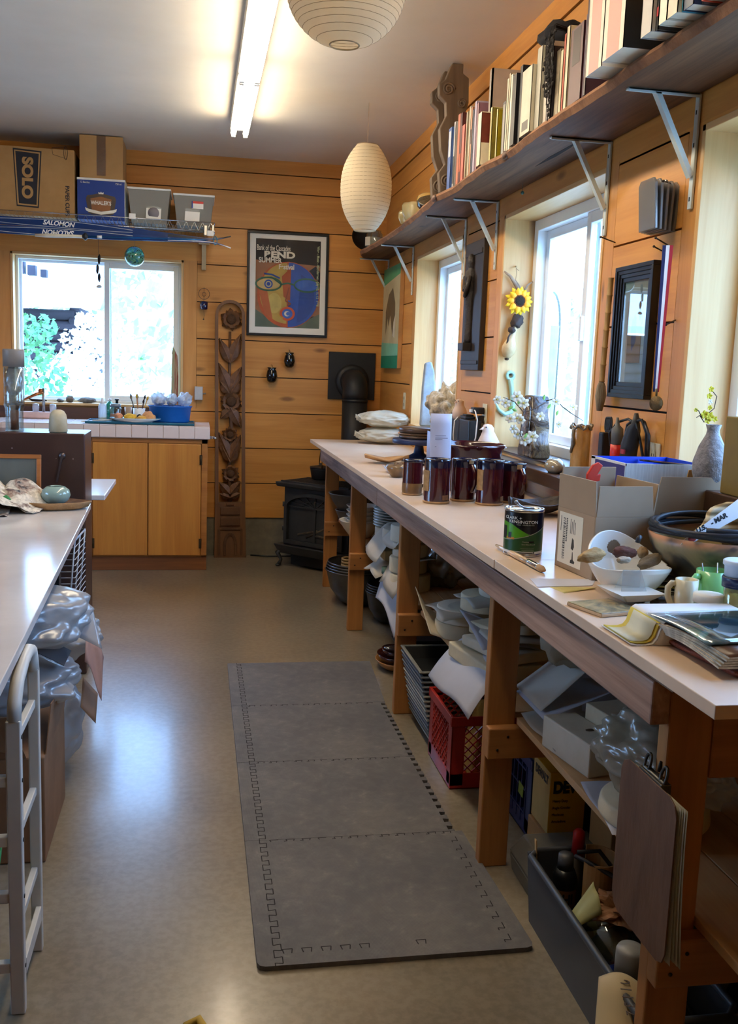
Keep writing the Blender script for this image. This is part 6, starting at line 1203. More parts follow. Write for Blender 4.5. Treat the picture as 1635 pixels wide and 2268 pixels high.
def near_carton():
 A=onz(1228,1251,BT);B_=onz(1310,1287,BT);ang=math.atan2(B_.x-A.x,A.y-B_.y);L=(A-B_).length;t=thing('lamp_carton','open brown carton with a white shipping label, flaps up, beside the paint can','box',B_,ang);w=.165;hz=ony(1312,1146,B_.y).z-BT
 open_carton(t,0,w,0,L,hz,.004,{'l':(.088,.004,.004),'f':(.076,-.004,.008),'b':(.105,-.004,.004),'r':(.082,.008,.0)},CARDG)
 b=MB();y0,y1,z0,z1=L*.30,L*.93,.015,hz*.93;b.box((-.0006,y0,z0),(0,y1,z1));b.obj('shipping_label',M('label_paper','#ddd4bc',.6,var=.03),t)
 r=random.Random(4);LI=M('label_ink','#3a342e',.7,var=0)
 z=z0+.012;b=MB();n=0
 while z<z1-.012 and n<60:hh=r.choice((.0010,.0018,.003));b.box((-.0009,y1-.036,z),(-.0006,y1-.024,z+hh));z+=hh+r.choice((.0012,.002,.0032));n+=1
 b.obj('barcode_print',LI,t);b=MB();z=z0+.06
 while z<z1-.015:b.box((-.0009,y1-.046,z),(-.0006,y1-.040,z+.003));z+=.0045
 for k in range(4):b.box((-.0009,y1-.064-.008*k,z1-.050),(-.0006,y1-.062-.008*k,z1-.012-.006*(k % 2)))
 b.box((-.0009,y1-.012,z1-.05),(-.0006,y1-.010,z1-.01));b.obj('small_print',LI,t)
 b=MB();b.prism([(0,0),(.022,0),(.024,.006),(.015,.010),(.012,.030),(.009,.030),(.008,.010),(.002,.008)],-.0003,(-.0007,y0+.055,z0+.008),(0,-1,0),(0,0,1));b.prism([(0,.0),(.010,-.004),(.016,.006),(.012,.024),(.004,.028),(.002,.014)],-.0003,(-.0007,y0+.054,z0+.046),(0,-1,0),(0,0,1));b.obj('mixer_print',LI,t)
 # what is in it
 WF=M('white_foam','#e4e2dc',.7)
 for k,(x,y,z,r_) in enumerate(((.035,.030,.158,.024),(.045,.032,.118,.026))):s=thing('ceramic_egg',['upper','lower'][k]+' white rounded piece showing between the carton flaps','ornament',t.matrix_basis @ Vector((0,0,0)) if False else B_+Matrix.Rotation(ang,3,'Z') @ Vector((x,y,z)));b=MB();b.sphere((0,0,0),(r_,r_,r_*1.05),3);b.obj('body',WF,s)
 s=thing('plastic_hook','curved red plastic handle sticking up out of the brown carton','handle',B_+Matrix.Rotation(ang,3,'Z') @ Vector((.062,L*.80,.0041)));b=MB();h0=ony(1366,1066,B_.y+L*.8).z-BT;h1=ony(1370,1030,B_.y+L*.8).z-BT;b.tube([(0,0,0),(0,0,h0)],.006,8);b.prism([(-.006,h0),(.004,h0-.01),(.030,h0-.004),(.032,h0+.014),(.022,h0+.012),(.036,h1-.006),(.024,h1+.002),(.008,h1-.006),(-.006,h1-.03)],.012,(0,.006,0));b.obj('grip',M('red_plastic','#cc3320',.35),s,bevel=.003)
near_carton()
def blue_carton():
 x0,x1,y0,y1=1.135,1.372,2.425,2.655;h=.274;t=thing('blue_carton','open cartons white outside and bright blue inside, behind the brown one'.replace('cartons','carton'),'box',(0,0,BT+.0004));t.location=((x0+x1)/2,(y0+y1)/2,BT+.0004);w,d=(x1-x0)/2,(y1-y0)/2
 WC=mix2('white_corrugated','#c9ccca','#b9bcba',40,.4,.6,.8,stretch=(6,1,.3));BLU=M('carton_blue','#1c3fc0',.35,var=.1);LILA=M('carton_indigo','#2c2868',.4);BKG=M('carton_black_gloss','#14161c',.2)
 b=MB();b.box((-w,-d,0),(w,-d+.003,h));b.box((-w,-d,0),(w,d,.004));b.obj('front_panel',WC,t)
 b=MB();b.box((-w,d-.003,0),(w,d,h));b.box((w-.003,-d+.003,0),(w,d-.003,h));b.box((-w+.004,-d+.0031,.01),(w-.003,-d+.0036,h-.001));b.obj('blue_lining',BLU,t)
 b=MB();b.box((-w,-d+.003,0),(-w+.003,d-.003,h));b.obj('printed_side',LILA,t);b=MB();b.box((-w-.0004,d-.028,0),(-w,d-.001,h));b.box((-w-.0004,-d,h-.006),(-w+.0034,d,h+.0008));b.obj('white_corner',M('carton_cream','#cfcdc8',.6),t)
 text('Jnmulie',.052,M('carton_lettering','#d8d6e0',.5,var=0),t,(-w-.0005,.01,h-.055),frot((0,-1,0)),sx=.75,bold=.0002,shear=.1)
 b=MB();b.box((-w+.03,d-.0036,h-.045),(-.055,d-.003,h-.024));b.box((-.02,d-.0036,h-.050),(.075,d-.003,h-.020));b.obj('white_label',M('carton_white','#e4e2dc',.6),t);b=MB();b.hexa([(w-.10,d-.030,h-.010),(w-.004,-d+.02,h-.010),(w-.004,-d+.03,h-.012),(w-.09,d-.006,h-.012),(w-.10,d-.030,h-.008),(w-.004,-d+.02,h-.004),(w-.004,-d+.03,h-.004),(w-.09,d-.006,h-.006)]);b.obj('black_flap',BKG,t)
 t=thing('flap_carton','low brown carton with one tall slanted flap up, behind the smoke fired bowl','box',(1.275,2.365,BT));open_carton(t,-.115,.115,-.035,.035,.105,.004,{},CARDG);b=MB();b.hexa([(-.112,-.036,.10),(.118,-.036,.10),(.118,-.032,.10),(-.112,-.032,.10),(-.085,-.045,.252),(.125,-.045,.252),(.125,-.041,.252),(-.085,-.041,.252)]);b.obj('flap',CARDG,t);b=MB();b.hexa([(.0,.032,.10),(.118,.032,.10),(.118,.036,.10),(.0,.036,.10),(.035,.040,.262),(.125,.040,.275),(.125,.044,.275),(.035,.044,.262)]);b.obj('flap',CARD,t)
 b=MB();b.blob((0,0,.05),(.018,.018,.050),.5,3,3,3,0);o=b.obj('plastic_wrap',glassy('white_film','#eef4f8',.1,.2,.6,'#dfe8ee'),smooth=True);o.location=(1.142,2.36,BT);tag(o,'scrap of white plastic film between the two brown cartons','plastic')
blue_carton()
def white_bowl():
 c=Vector((1.005,2.085,BT));t=thing('pierced_bowl','white bowl with one tall lip pierced by a round hole, holding driftwood','bowl',c);b=MB();nt_,nz=280,64;R_=.093;bk=math.radians(97)
 H=lambda a:.066+.068*max(0,math.cos((a-bk)/2))**7+.010*max(0,-math.cos(a-bk))**2
 def pt(a,v):h=H(a);z=h*v;r=(.030+(R_-.030)*min(1,(z/.066))**.55) if z<.066 else R_+(z-.066)*.10;return Vector((r*math.cos(a),r*math.sin(a),z))
 g=[[b.bm.verts.new(pt(2*PI*i/nt_,j/nz)) for j in range(nz+1)] for i in range(nt_)]
 hc=Vector((.000,.094,.093))
 for i in range(nt_):
  for j in range(nz):
   q=(g[i][j],g[(i+1) % nt_][j],g[(i+1) % nt_][j+1],g[i][j+1]);m_=sum((v.co for v in q),Vector())/4;d_=m_-hc
   if m_.y>0 and (d_.x/.0185)**2+(d_.z/.0165)**2<1:continue
   b.bm.faces.new(q)
 b.bm.faces.new([g[i][0] for i in range(nt_)][::-1]);b.obj('body',M('white_porcelain','#e6e2d6',.16,var=.02,coat=.4),t,smooth=True,solid=.005)
 items=((1312,1230,.036,.013,.016,'#b8945e',.15,'tan driftwood chunk in the white bowl, toward the carton side'),(1385,1224,.032,.016,.015,'#5a2e20',-.1,'dark red brown driftwood in the middle of the white bowl'),(1382,1240,.020,.009,.008,'#b0a088',.0,'small pale grey pebble before the dark driftwood'),(1424,1225,.012,.014,.016,'#a5865c',.3,'tan knobbly driftwood behind the dark piece'),(1440,1243,.034,.014,.015,'#75644a',.35,'grey green driftwood hanging over the bowl rim'))
 for k,(px,py,rx,ry,rz_,col,ry_,lab) in enumerate(items):
  Y=(2.052,2.095,2.030,2.118,2.070)[k];q=ony(px,py,Y);b=MB();b.blob((0,0,0),(rx,ry,rz_),.22,1.6,k*3+1,4,None,(0,-ry_,.2));o=b.obj('driftwood_piece',mix2('drift'+col,col,'#4a3a2a',14,.40,.95,.85,.35,60,(1,1,2.5)),smooth=True);o.location=q;tag(o,lab,'driftwood','driftwood pieces in the white bowl')
white_bowl()
def smoke_bowl():
 c=Vector((1.235,2.105,BT));m,nt,p=nmat('smoke_fired');v=coords(nt);f=noise(nt,v,9,3,.5,.6);tc_=nt.nodes.new('ShaderNodeTexCoord');sz=nt.nodes.new('ShaderNodeSeparateXYZ');nt.links.new(tc_.outputs['Object'],sz.inputs[0]);base=ramp(nt,f,[(.38,'#3a3832'),(.48,'#8e7e5c'),(.62,'#a99468')]);top=ramp(nt,f,[(.4,'#4a3c34'),(.5,'#b9825e'),(.65,'#c8906c')]);zz=nd(nt,'MapRange');zz.inputs[1].default_value=.118;zz.inputs[2].default_value=.135;nt.links.new(sz.outputs['Z'],zz.inputs[0]);nt.links.new(mixc(nt,zz.outputs[0],base,top),p.inputs['Base Color']);p.inputs['Roughness'].default_value=.4
 t=thing('smoke_fired_bowl','wide smoke fired clay bowl with orange and black clouding, full of cords','bowl',c);b=MB();b.lathe(vessel([(.070,0),(.080,.006),(.120,.055),(.155,.110),(.163,.140)],.007),n=56);b.obj('body',m,t)
 CB=M('black_cord','#22262e',.45,var=.1)
 co=thing('cable_coil','coil of black cable lying round the rim of the smoke fired bowl','cable',c)
 for k in range(5):
  r_=.150+.006*k-.004*k*k*.4;pts=[(r_*math.cos(a)*(1+.03*math.sin(3*a+k)),r_*math.sin(a)*(1+.03*math.cos(2*a+k)),.147+.004*math.sin(2*a+k*1.3)+.0045*k) for i,a in enumerate([j*2*PI/28+k for j in range(25)])];b=MB();b.tube(pts,.0062,8);b.obj('cord_loop',CB,co)
 q=ony(1415,1190,2.03);b=MB();b.tube([(0,.0,.0),(-.005,-.003,-.004),(-.008,-.004,-.014)],[.005,.006,.0055],10);o=b.obj('plug_tip',CB);o.location=(q.x+.004,2.03,q.z+.002);tag(o,'black cable plug hanging off the rim of the smoke fired bowl','plug')
 # sign, brush stick and ribbed shell
 a=ony(1506,1203,2.02);e=ony(1640,1130,2.02);d=e-a;t=thing('paper_sign','white strip of printed card with a red block lying across the bowl','sign',a,0);L=d.length*1.25;t.rotation_euler=(0,-math.atan2(d.z,d.x),0);yy=-.001
 b=MB();b.prism([(0,0),(L,0),(L,.038),(.0,.004)],.001,(0,0,0)) if False else b.prism([(.0,-.004),(.03,-.014),(L,-.014),(L,.032),(.012,.003)],.001,(0,0,0));b.obj('card',M('sign_card','#e2dedb',.6,var=.02),t)
 b=MB();b.prism([(.020,-.012),(.038,-.012),(.038,.001),(.022,.001)],.0004,(0,-.001,0));b.obj('red_block',M('sign_red','#a83228',.6),t);text('U.S.   - MAR',.016,INK,t,(.088,-.0013,.006),frot((1,0,0)),bold=.0008,sx=1.0,depth=.0002)
 a=ony(1575,1192,1.985);e=ony(1640,1206,1.985);b=MB();d=e-a;b.tube([d*0,d*.4,d*1.6],[.0035,.005,.005],8);o=b.obj('black_rod',M('black_rod','#14151a',.3));o.location=a;tag(o,'black rod lying across the printed card on the bowl','rod')
 q=ony(1608,1150,2.16);t=thing('ribbed_fossil','cream ribbed fan shaped fossil standing in the smoke fired bowl','fossil',(1.245,2.15,BT+.160));m2,nt,p=nmat('ribbed_cream');w_=nd(nt,'TexWave',Scale=14.0,Distortion=.8);w_.bands_direction='Z';nt.links.new(coords(nt),w_.inputs['Vector']);nt.links.new(ramp(nt,w_.outputs['Fac'],[(.1,'#8a7858'),(.5,'#d9c9a0'),(1,'#e4dac0')]),p.inputs['Base Color']);p.inputs['Roughness'].default_value=.85;bump(nt,p,w_.outputs['Fac'],.7,.006)
 u=mpp(q);b=MB();pts=[(-.060,-.035),(-.048,-.020),(-.030,-.006),(-.020,.010),(-.017,.022),(-.004,.036),(.012,.045),(.040,.052),(.075,.050),(.085,-.02),(.06,-.045)];pts=[(x+.004*math.sin(i*7),z+.002*math.sin(i*5)) for i,(x,z) in enumerate(pts)];b.prism(pts,.022,(0,.011,0));b.obj('body',m2,t,bevel=.006,seg=3)
smoke_bowl()
def near_small():
 flat=lambda nm,lab,pts,m,dz,cat='paper':tag((lambda b:(b.prism([(onz(x,y,BT).x,onz(x,y,BT).y) for x,y in pts],.0006,(0,0,BT+dz),(1,0,0),(0,1,0)),b.obj(nm,m))[1])(MB()),lab,cat)
 flat('paper_note','pale lined note with faint blue writing lying on the bench',[(1174,1282),(1320,1284),(1312,1298),(1190,1301)],papery('lined_note','#e2dfe2',.2),.0008);
 t=thing('sticky_note','pale yellow sticky note under the lined note, before the white bowl','paper',onz(1262,1306,BT)+Vector((0,0,.001)));o=Vector(t.location);Q=[onz(x,y,BT)-o for x,y in ((1214,1299),(1308,1301),(1322,1305),(1250,1314))]
 b=MB();b.sheet(lambda u,v:(Q[0]*(1-u)+Q[1]*u)*(1-v)+(Q[3]*(1-u)+Q[2]*u)*v+Vector((0,0,.004*u*v)),6,4);b.obj('note',papery('sticky_yellow','#e8d88a',.25),t,solid=.0005,smooth=True)
 # tile, dish, acrylic stand, stones
 A,Bq,Cq=onz(1255,1341,BT),onz(1332,1369,BT),onz(1428,1361,BT);Dq=A+Cq-Bq;t=thing('glazed_tile','thick square tile with a mottled green brown landscape glaze','tile',(A+Cq)/2);o=Vector(t.location);hs=[p-o for p in (Bq,Cq,Dq,A)]
 b=MB();b.hexa([p+Vector((0,0,.0005)) for p in hs]+[p+Vector((0,0,.008)) for p in hs]);b.obj('body',mix2('tile_body','#d0b088','#b89468',20,.3,.7,.7),t,bevel=.002);b=MB();b.hexa([p*.985+Vector((0,0,.0078)) for p in hs]+[p*.975+Vector((0,0,.0098)) for p in hs]);b.obj('glaze',mix2('tile_glaze','#565a4a','#b8a070',16,.35,.65,.25,.2,60,dist=1.2),t,bevel=.001)
 PW=M('white_porcelain','#e6e2d6',.16,var=.02,coat=.4);c=Vector((.965,1.985,BT+.0105));t=thing('square_dish','small square white dish holding a clear folded stand','dish',c,.12);b=MB();w0,w1=.030,.056
 b.hexa([(-w0,-w0,0),(w0,-w0,0),(w0,w0,0),(-w0,w0,0),(-w1,-w1,.022),(w1,-w1,.022),(w1,w1,.022),(-w1,w1,.022)])
 top=[f for f in b.bm.faces if all(abs(v.co.z-.022)<1e-5 for v in f.verts)];r_=bmesh.ops.inset_region(b.bm,faces=top,thickness=.005);top=[f for f in b.bm.faces if all(abs(v.co.x)<w1-.004 and abs(v.co.y)<w1-.004 and v.co.z>.02 for v in f.verts)]
 for f in top:
  for v in f.verts:v.co.z -=.012;v.co.x*=.72;v.co.y*=.72
 b.obj('body',PW,t,bevel=.003,seg=3)
 s=thing('acrylic_stand','clear acrylic tent stand sitting in the square white dish','stand',c+Vector((0,0,.0112)));AC=glassy('acrylic','#f4f6f6',.08,.03,.10,'#f0f4f4');b=MB();b.hexa([(-.034,-.024,0),(.030,-.024,0),(.030,-.022,0),(-.034,-.022,0),(-.022,-.001,.056),(.020,-.001,.056),(.020,.001,.056),(-.022,.001,.056)]);b.hexa([(-.034,.020,0),(.030,.020,0),(.030,.022,0),(-.034,.022,0),(-.022,-.001,.056),(.020,-.001,.056),(.020,.001,.056),(-.022,.001,.056)]);b.obj('panel',AC,s)
 for px,py,rx,ry,rz_,col,c2,lab in ((1450,1357,.033,.018,.012,'#5c5248','#8a6a48','oblong dark stone with a tan patch beside the glazed tile'),(1466,1336,.022,.02,.012,'#4a443c','#3a342e','dark stone behind the oblong one'),(1418,1330,.018,.02,.010,'#6a6052','#4a443c','grey stone half under the square white dish')):
  q=onz(px,py+8,BT);b=MB();b.blob((0,0,rz_*.95),(rx,ry,rz_),.2,1.8,px,4,.0005,(0,0,-.3));o=b.obj('stone',mix2('stone'+str(px),col,c2,22,.4,.65,.6,.2),smooth=True);o.location=(q.x,q.y+ry*.6,BT);tag(o,lab,'stone')
 cards=[(.000,.10,'#7a6448'),(.004,.05,'#cbb68c'),(.008,.14,'#4a3c30'),(.012,.02,'#c9a93c'),(.016,.18,'#cfc0a0'),(.020,.08,'#2a2622'),(.026,.0,'#5a5048')]
 q=onz(1472,1322,BT);nm=['bottom brown','second tan','dark brown third','mustard yellow','cream fifth','black sixth','grey topmost']
 for k,(z,a,col) in enumerate(cards):b=MB();b.sheet(lambda u,v,a=a:Vector(((u-.5)*.10,(v-.5)*.09,.004+.004*math.sin(u*3+a*9))),6,4);o=b.obj('loose_card',M('card'+col,col,.7,var=.2,vs=30),solid=.0016,smooth=True);o.location=(q.x+.012,q.y+.055,BT+z);o.rotation_euler=(0,0,a-.2);tag(o,nm[k]+' card of the untidy pile beside the cream mug','card','cards piled beside the cream mug')
 b=MB();b.box((-.055,-.03,0),(.055,.03,.034));o=b.obj('grey_packet',M('grey_packet','#6f6872',.7));o.location=(1.135,2.0-.0,BT);o.location=(1.115,2.045,BT+.033);bpy.data.objects.remove(o)
 # mugs and jars at the edge of the picture
 def cup(nm,lab,px,py,w,h,m,ha,cat='mug',hr=.0055):
  q=onz(px,py,BT);r=w/2*mpp(q);H=h*mpp(q);t=thing(nm,lab,cat,(q.x,q.y+r*.95,BT));b=MB();b.lathe(vessel([(r*.86,0),(r*.95,.004),(r,H*.4),(r,H)],.003),n=40);b.obj('body',m,t,smooth=True);ca,sa=math.cos(ha),math.sin(ha);P=lambda d,z:Vector((ca*d,sa*d,z));b=MB();b.tube([P(r*.96,H*.84),P(r*1.30,H*.86),P(r*1.62,H*.72),P(r*1.60,H*.45),P(r*1.30,H*.22),P(r*.96,H*.20)],hr,10,flat=1.3);b.obj('handle',m,t);return t,r,H
 cup('cream_mug','plain cream mug half hidden by the jade green one',1528,1360,50,74,M('cream_mug','#d3c7a4',.25,var=.03),2.9)
 t,r,H=cup('jade_mug','jade green milk glass mug with wire bits standing in it',1592,1352,74,84,M('jadeite','#7fc27c',.2,var=.04,sss=.25,coat=.4),3.35,hr=.0058)
 c=Vector(t.location)
 for k,(dx,dy,tx,ty) in enumerate(((-.01,.0,-.022,-.004),(.008,-.004,.0,.004),(.016,.004,.022,.0))):b=MB();b.tube([(0,0,0),(tx,ty,H+.012)],.0014,6);o=b.obj('wire_tool',STEEL);o.location=c+Vector((dx,dy,.0045));tag(o,['slanting steel wire tool in the jade mug, toward its handle','upright steel wire tool in the middle of the jade mug','steel wire tool leaning to the far rim of the jade mug'][k],'tool','wire tools in the jade mug')
 q=onz(1576,1384,BT);r=.0315;t=thing('sample_jar','clear plastic jar with a wide white screw lid','jar',(q.x+.006,q.y+r,BT));b=MB();b.lathe([(0,0),(r*.90,0),(r*.92,.003),(r*.92,.042),(0,.042)],n=36);b.obj('body',glassy('clear_jar','#e6e4d2',.10,.04,.15,'#d8d2b0'),t);b=MB();b.lathe([(0,.042),(r,.042),(r,.056),(r*.97,.059),(0,.0595)],n=40);b.obj('lid',M('cream_lid','#e9e4d4',.35,var=.02),t)
 q=onz(1645,1392,BT);r=.030;t=thing('blue_lidded_tub','clear container with a pale lid and a dark blue band beside the jade mug','container',(q.x,q.y+r,BT));b=MB();b.lathe(vessel([(r*.85,0),(r*.9,.004),(r,.13)],.002),n=36);b.obj('body',glassy('clear_jar','#e6e4d2',.10,.04,.15,'#d8d2b0'),t);b=MB();b.lathe([(r*1.08,.085),(r*1.1,.082),(r*1.1,.100),(r*1.05,.103)],n=36);b.obj('blue_band',M('navy_plastic','#1e2c52',.35),t,solid=.002);b=MB();b.lathe([(0,.104),(r*1.0,.104),(r*1.03,.125),(r*1.14,.128),(r*1.14,.136),(r*1.05,.138),(0,.132)],n=36);b.obj('lid',M('pale_blue_lid','#cfdcea',.3,var=.02),t)
 q=onz(1612,1372,BT);b=MB();b.blob((0,0,.022),(.03,.02,.024),.15,2,5,3,0);o=b.obj('yellow_sponge',M('yellow_sponge','#d8c264',.9,bmp=.3,bs=150),smooth=True);o.location=(q.x+.035,q.y+.05,BT);tag(o,'yellow block of sponge behind the white lidded jar','sponge')
 q=onz(1508,1376,BT);b=MB();b.sphere((0,0,.007),(.016,.011,.007),2);o=b.obj('orange_token',M('orange_token','#cc7a2c',.5));o.location=(q.x,q.y+.01,BT);tag(o,'small orange disc lying behind the white tray','token')
 # white tray with a curled yellow pad, then the albums
 t=thing('paper_tray','white shallow tray with a curled up end near the bench edge','tray',(.838,1.72,BT));y0,y1=-.062,.075;prof=[(-.024,.004),(-.010,.0012),(.008,.001),(.022,.004),(.030,.014),(.034,.028),(.040,.043),(.046,.047),(.06,.047),(.25,.047)]
 b=MB();n=len(prof)-1;b.sheet(lambda u,v:Vector((prof[min(n,int(round(u*n)))][0],y0+(y1-y0)*v,prof[min(n,int(round(u*n)))][1])),n,1);b.obj('curled_sheet',M('tray_white','#dcd8d2',.5,var=.02),t,smooth=True,solid=.0016);b=MB();b.prism([(p[0]+.0012,max(p[1]-.0012,.0006)) for p in prof[3:]]+[(.25,.0006),(.030,.0006)],.001,(0,y0+.001,0));b.obj('front_face',M('tray_white','#dcd8d2',.5,var=.02),t)
 t=thing('sticky_pad','pad of yellow and white slips curled inside the white tray','notepad',(.838,1.72,BT+.002));b=MB();pr=[(-.022,.0042),(-.010,.0025),(.008,.0025),(.0195,.0058),(.0265,.015),(.031,.030),(.0355,.042)];n2=len(pr)-1;b.sheet(lambda u,v:Vector((pr[int(round(u*n2))][0],y0+.006+(y1-y0-.012)*v,pr[int(round(u*n2))][1])),n2,1);b.obj('yellow_slip',papery('slip_yellow','#e6cf4e',.2),t,smooth=True,solid=.002);b=MB();b.sheet(lambda u,v:Vector((pr[int(round(u*n2))][0]*.92-.002,y0+.012+(y1-y0-.04)*v,pr[int(round(u*n2))][1]*.94+.0022)),n2,1);b.obj('white_slip',papery('slip_cream','#e6e2c4',.2),t,smooth=True,solid=.0012)
near_small()
def albums():
 x0=.878;t=thing('leather_folder','red brown leather folder at the bottom of the album pile','folder',(x0,1.47,BT));b=MB();b.hexa([(.012,.235,.0005),(.22,.175,.0005),(.24,-.045,.0005),(.035,-.012,.0005),(.008,.235,.012),(.22,.175,.012),(.24,-.045,.012),(.030,-.012,.012)]);b.obj('cover',mix2('oxblood_leather','#8a4430','#6a2f22',18,.3,.7,.35,.3,120),t,bevel=.006,seg=3)
 t=thing('grey_tablet','slim grey plastic sleeve lying on the leather folder','sleeve',(x0,1.47,BT+.0125));b=MB();b.hexa([(.022,.215,0),(.20,.17,0),(.22,-.02,0),(.048,.0,0),(.022,.215,.005),(.20,.17,.005),(.22,-.02,.005),(.048,.0,.005)]);b.obj('sleeve',M('tablet_grey','#8f9290',.35),t,bevel=.003)
 MAGE=M('page_edges','#b8b2a0',.8,var=.3,vs=60);cols=['#6a6458','#8a7c60','#4a4038','#9a8e78','#5a3a24','#7a8a86'];labs=['lowest magazine of the fanned pile on the leather folder','second magazine from the bottom of the fanned pile','third magazine of the fanned pile, dark cover','fourth magazine of the fanned pile, pale cover','magazine with a brown wood picture, just under the glossy one']
 for k in range(5):
  z=.0185+.0042*k;t=thing('magazine',labs[k],'magazine',(x0+.004*k,1.475,BT+z),.035*k-.02,'magazines fanned on the leather folder');bow=lambda u,v,k=k:.010*math.sin(u*PI)*(1-v)*.5+.012*(1-v)*(.5-abs(u-.5));m_=M('magcover'+cols[k],cols[k],.3,var=.25,vs=15)
  def fn(u,v,z_=0):return Vector((.0+.26*v,.215-.235*u,z_+.007*math.sin(u*PI)*(1-v)))
  b=MB();b.sheet(lambda u,v:fn(u,v,.0022),10,5);b.obj('pages',MAGE,t,solid=.0034,smooth=False);b=MB();b.sheet(lambda u,v:fn(u,v,.0042),10,5);b.obj('cover',m_,t,solid=.0006,smooth=True)
 m,nt,p=nmat('glossy_print');v=coords(nt);f=noise(nt,v,9,4,.55,1.5);nt.links.new(ramp(nt,f,[(.35,'#2c4a50'),(.5,'#4a6e74'),(.6,'#7f9aa8'),(.7,'#d8d4cc')]),p.inputs['Base Color']);p.inputs['Roughness'].default_value=.12;p.inputs['Coat Weight'].default_value=.8
 t=thing('glossy_album','album in clear film with a blue green picture, top of the pile','album',(x0-.004,1.485,BT+.0395),.03);b=MB();b.sheet(lambda u,v:Vector((.012+.27*v,.235-.185*u-.03*(1-v)*u,.004+.018*math.sin(u*PI*.9)*(1-v)*.4+.006*v)),10,5);b.obj('cover',m,t,solid=.004,smooth=True);b=MB();b.sheet(lambda u,v:Vector((.004+.28*v,.242-.20*u-.03*(1-v)*u,.0075+.020*math.sin(u*PI*.9)*(1-v)*.4+.006*v)),10,5);b.obj('clear_film',glassy('album_film','#f0f4f6',.10,.03),t,solid=.0005,smooth=True)
albums()
# ------------------------------------------------------------------ under the bench
SHZ=.4765
PLA=mix2('plaster','#d8ccae','#c4b592',6,.3,.7,.85,.12,40);PLAW=mix2('plaster_white','#ddd5c2','#cabfa6',6,.3,.7,.85,.12,40);SHEET=papery('mold_paper','#d6cdbb',.35,.6,.15,12,.08);SHEETB=papery('mold_paper_bluish','#d4d4dc',.35,.6,.15,12,.06)
STL=mix2('dull_steel','#6c6e70','#515355',6,.3,.7,.32,metal=.85);STLD=mix2('old_pan_steel','#4a4a48','#2c2c2c',9,.3,.7,.4,metal=.7)
def single(b,nm,m,loc,lab,cat,grp=None,rz=0,rot=None,**k):o=b.obj(nm,m,**k);o.location=loc;o.rotation_euler=rot or (0,0,rz);return tag(o,lab,cat,grp)
def steel_bowls():
 def nest(c,R_,H,n,dz,grp,labs,m):
  for k in range(n):
   s_=1-.02*k;b=MB();b.lathe(vessel([(R_*.42*s_,0),(R_*.62*s_,H*.10),(R_*.86*s_,H*.45),(R_*.97*s_,H*.92),(R_*1.01*s_,H*.97),(R_*1.0*s_,H)],.003),n=48);single(b,'mixing_bowl',m,(c[0],c[1],.0005+dz*k),labs[k],'bowl',grp,smooth=True)
 nest((1.045,5.93),.235,.225,4,.016,'large steel bowls nested on the floor',['lowest of the four large nested steel bowls on the floor','second of the four large nested steel bowls','third of the four large nested steel bowls','innermost large steel bowl, holding the tan rings'],STL)
 nest((1.150,5.47),.160,.190,4,.014,'smaller dark steel bowls nested on the floor',['lowest of the smaller dark steel bowls behind the second leg','second of the smaller dark steel bowls','third of the smaller dark steel bowls','innermost of the smaller dark steel bowls'],STLD)
 for k in range(3):b=MB();r_=.075;b.lathe(vessel([(r_*.7,0),(r_*.95,.02),(r_,.07)],.003),n=32);single(b,'small_bowl',STLD,(1.165,5.43,.112+.016*k),['lower','middle','upper'][k]+' small steel bowl inside the dark nested bowls','bowl','little steel bowls in the dark nest',smooth=True)
 b=MB();b.lathe(vessel([(.05,0),(.075,.03),(.085,.085)],.003),n=40);single(b,'highlit_bowl',M('highlit_bowl_steel','#b8b2a0',.2,1,.05),(1.135,5.95,.150),'steel bowl inside the large nested bowls, highlight put into its pale colour','bowl',smooth=True)  # paler steel colour imitates the highlight on this bowl
 TANR=wood('tan_ring','#b89a68','#8a6c44',2,.6,.8,0)
 for k in range(7):b=MB();r_=.058-.001*k;b.lathe([(r_,0),(r_+.004,.001),(r_+.004,.016),(r_,.017)],n=36,close=True);single(b,'wooden_ring',TANR,(.965,5.93,.165+.0185*k),['bottom','second','third','fourth','fifth','sixth','top'][k]+' tan ring of the stack standing in the large steel bowls','ring','tan rings stacked in the steel bowls')
steel_bowls()
def bay_far():
 WG=M('white_glaze','#d9d5cc',.25,var=.04)
 def bl(c,R_,H,m,lab,grp=None,nm='bowl'):b=MB();b.lathe(vessel([(R_*.45,0),(R_*.5,.004),(R_*.82,H*.55),(R_*.98,H*.92),(R_*1.02,H)],.005),n=40);return single(b,nm,m,c,lab,'bowl',grp,smooth=True)
 bl((.978,5.66,SHZ),.130,.105,WG,'wide white bowl at the bottom of a white stack on the lower shelf');labs=['lowest small white bowl standing in the wide white one','second small white bowl of the stack','third small white bowl of the stack','top small white bowl of the stack']
 for k in range(4):bl((.99,5.66,SHZ+.050+.028*k),.100,.060,WG,labs[k],'small white bowls stacked in the wide one')
 bl((.985,6.10,SHZ),.10,.10,M('grey_glaze','#6d6a66',.35,var=.08),'grey bowl under the dark grey one behind the first leg');bl((.985,6.10,SHZ+.085),.145,.125,M('dark_grey_glaze','#5f5d5a',.4,var=.1),'wide dark grey bowl on top, behind the first leg')
 PG=M('pale_plate','#bdb9ae',.35,var=.05);b=MB();b.lathe(cyl(.105,0,.165),n=40);single(b,'plaster_drum',PLAW,(1.06,5.06,SHZ),'tall plaster drum under the stack of plates','mold',bevel=.004)
 for k in range(7):b=MB();b.lathe([(0,0),(.06,0),(.115,.010),(.118,.013),(.06,.005),(0,.004)],n=40);single(b,'plate',PG,(1.06,5.06,SHZ+.166+.0145*k),['lowest','second','third','fourth','fifth','sixth','topmost'][k]+' pale plate of the stack behind the second leg','plate','pale plates stacked behind the second leg')
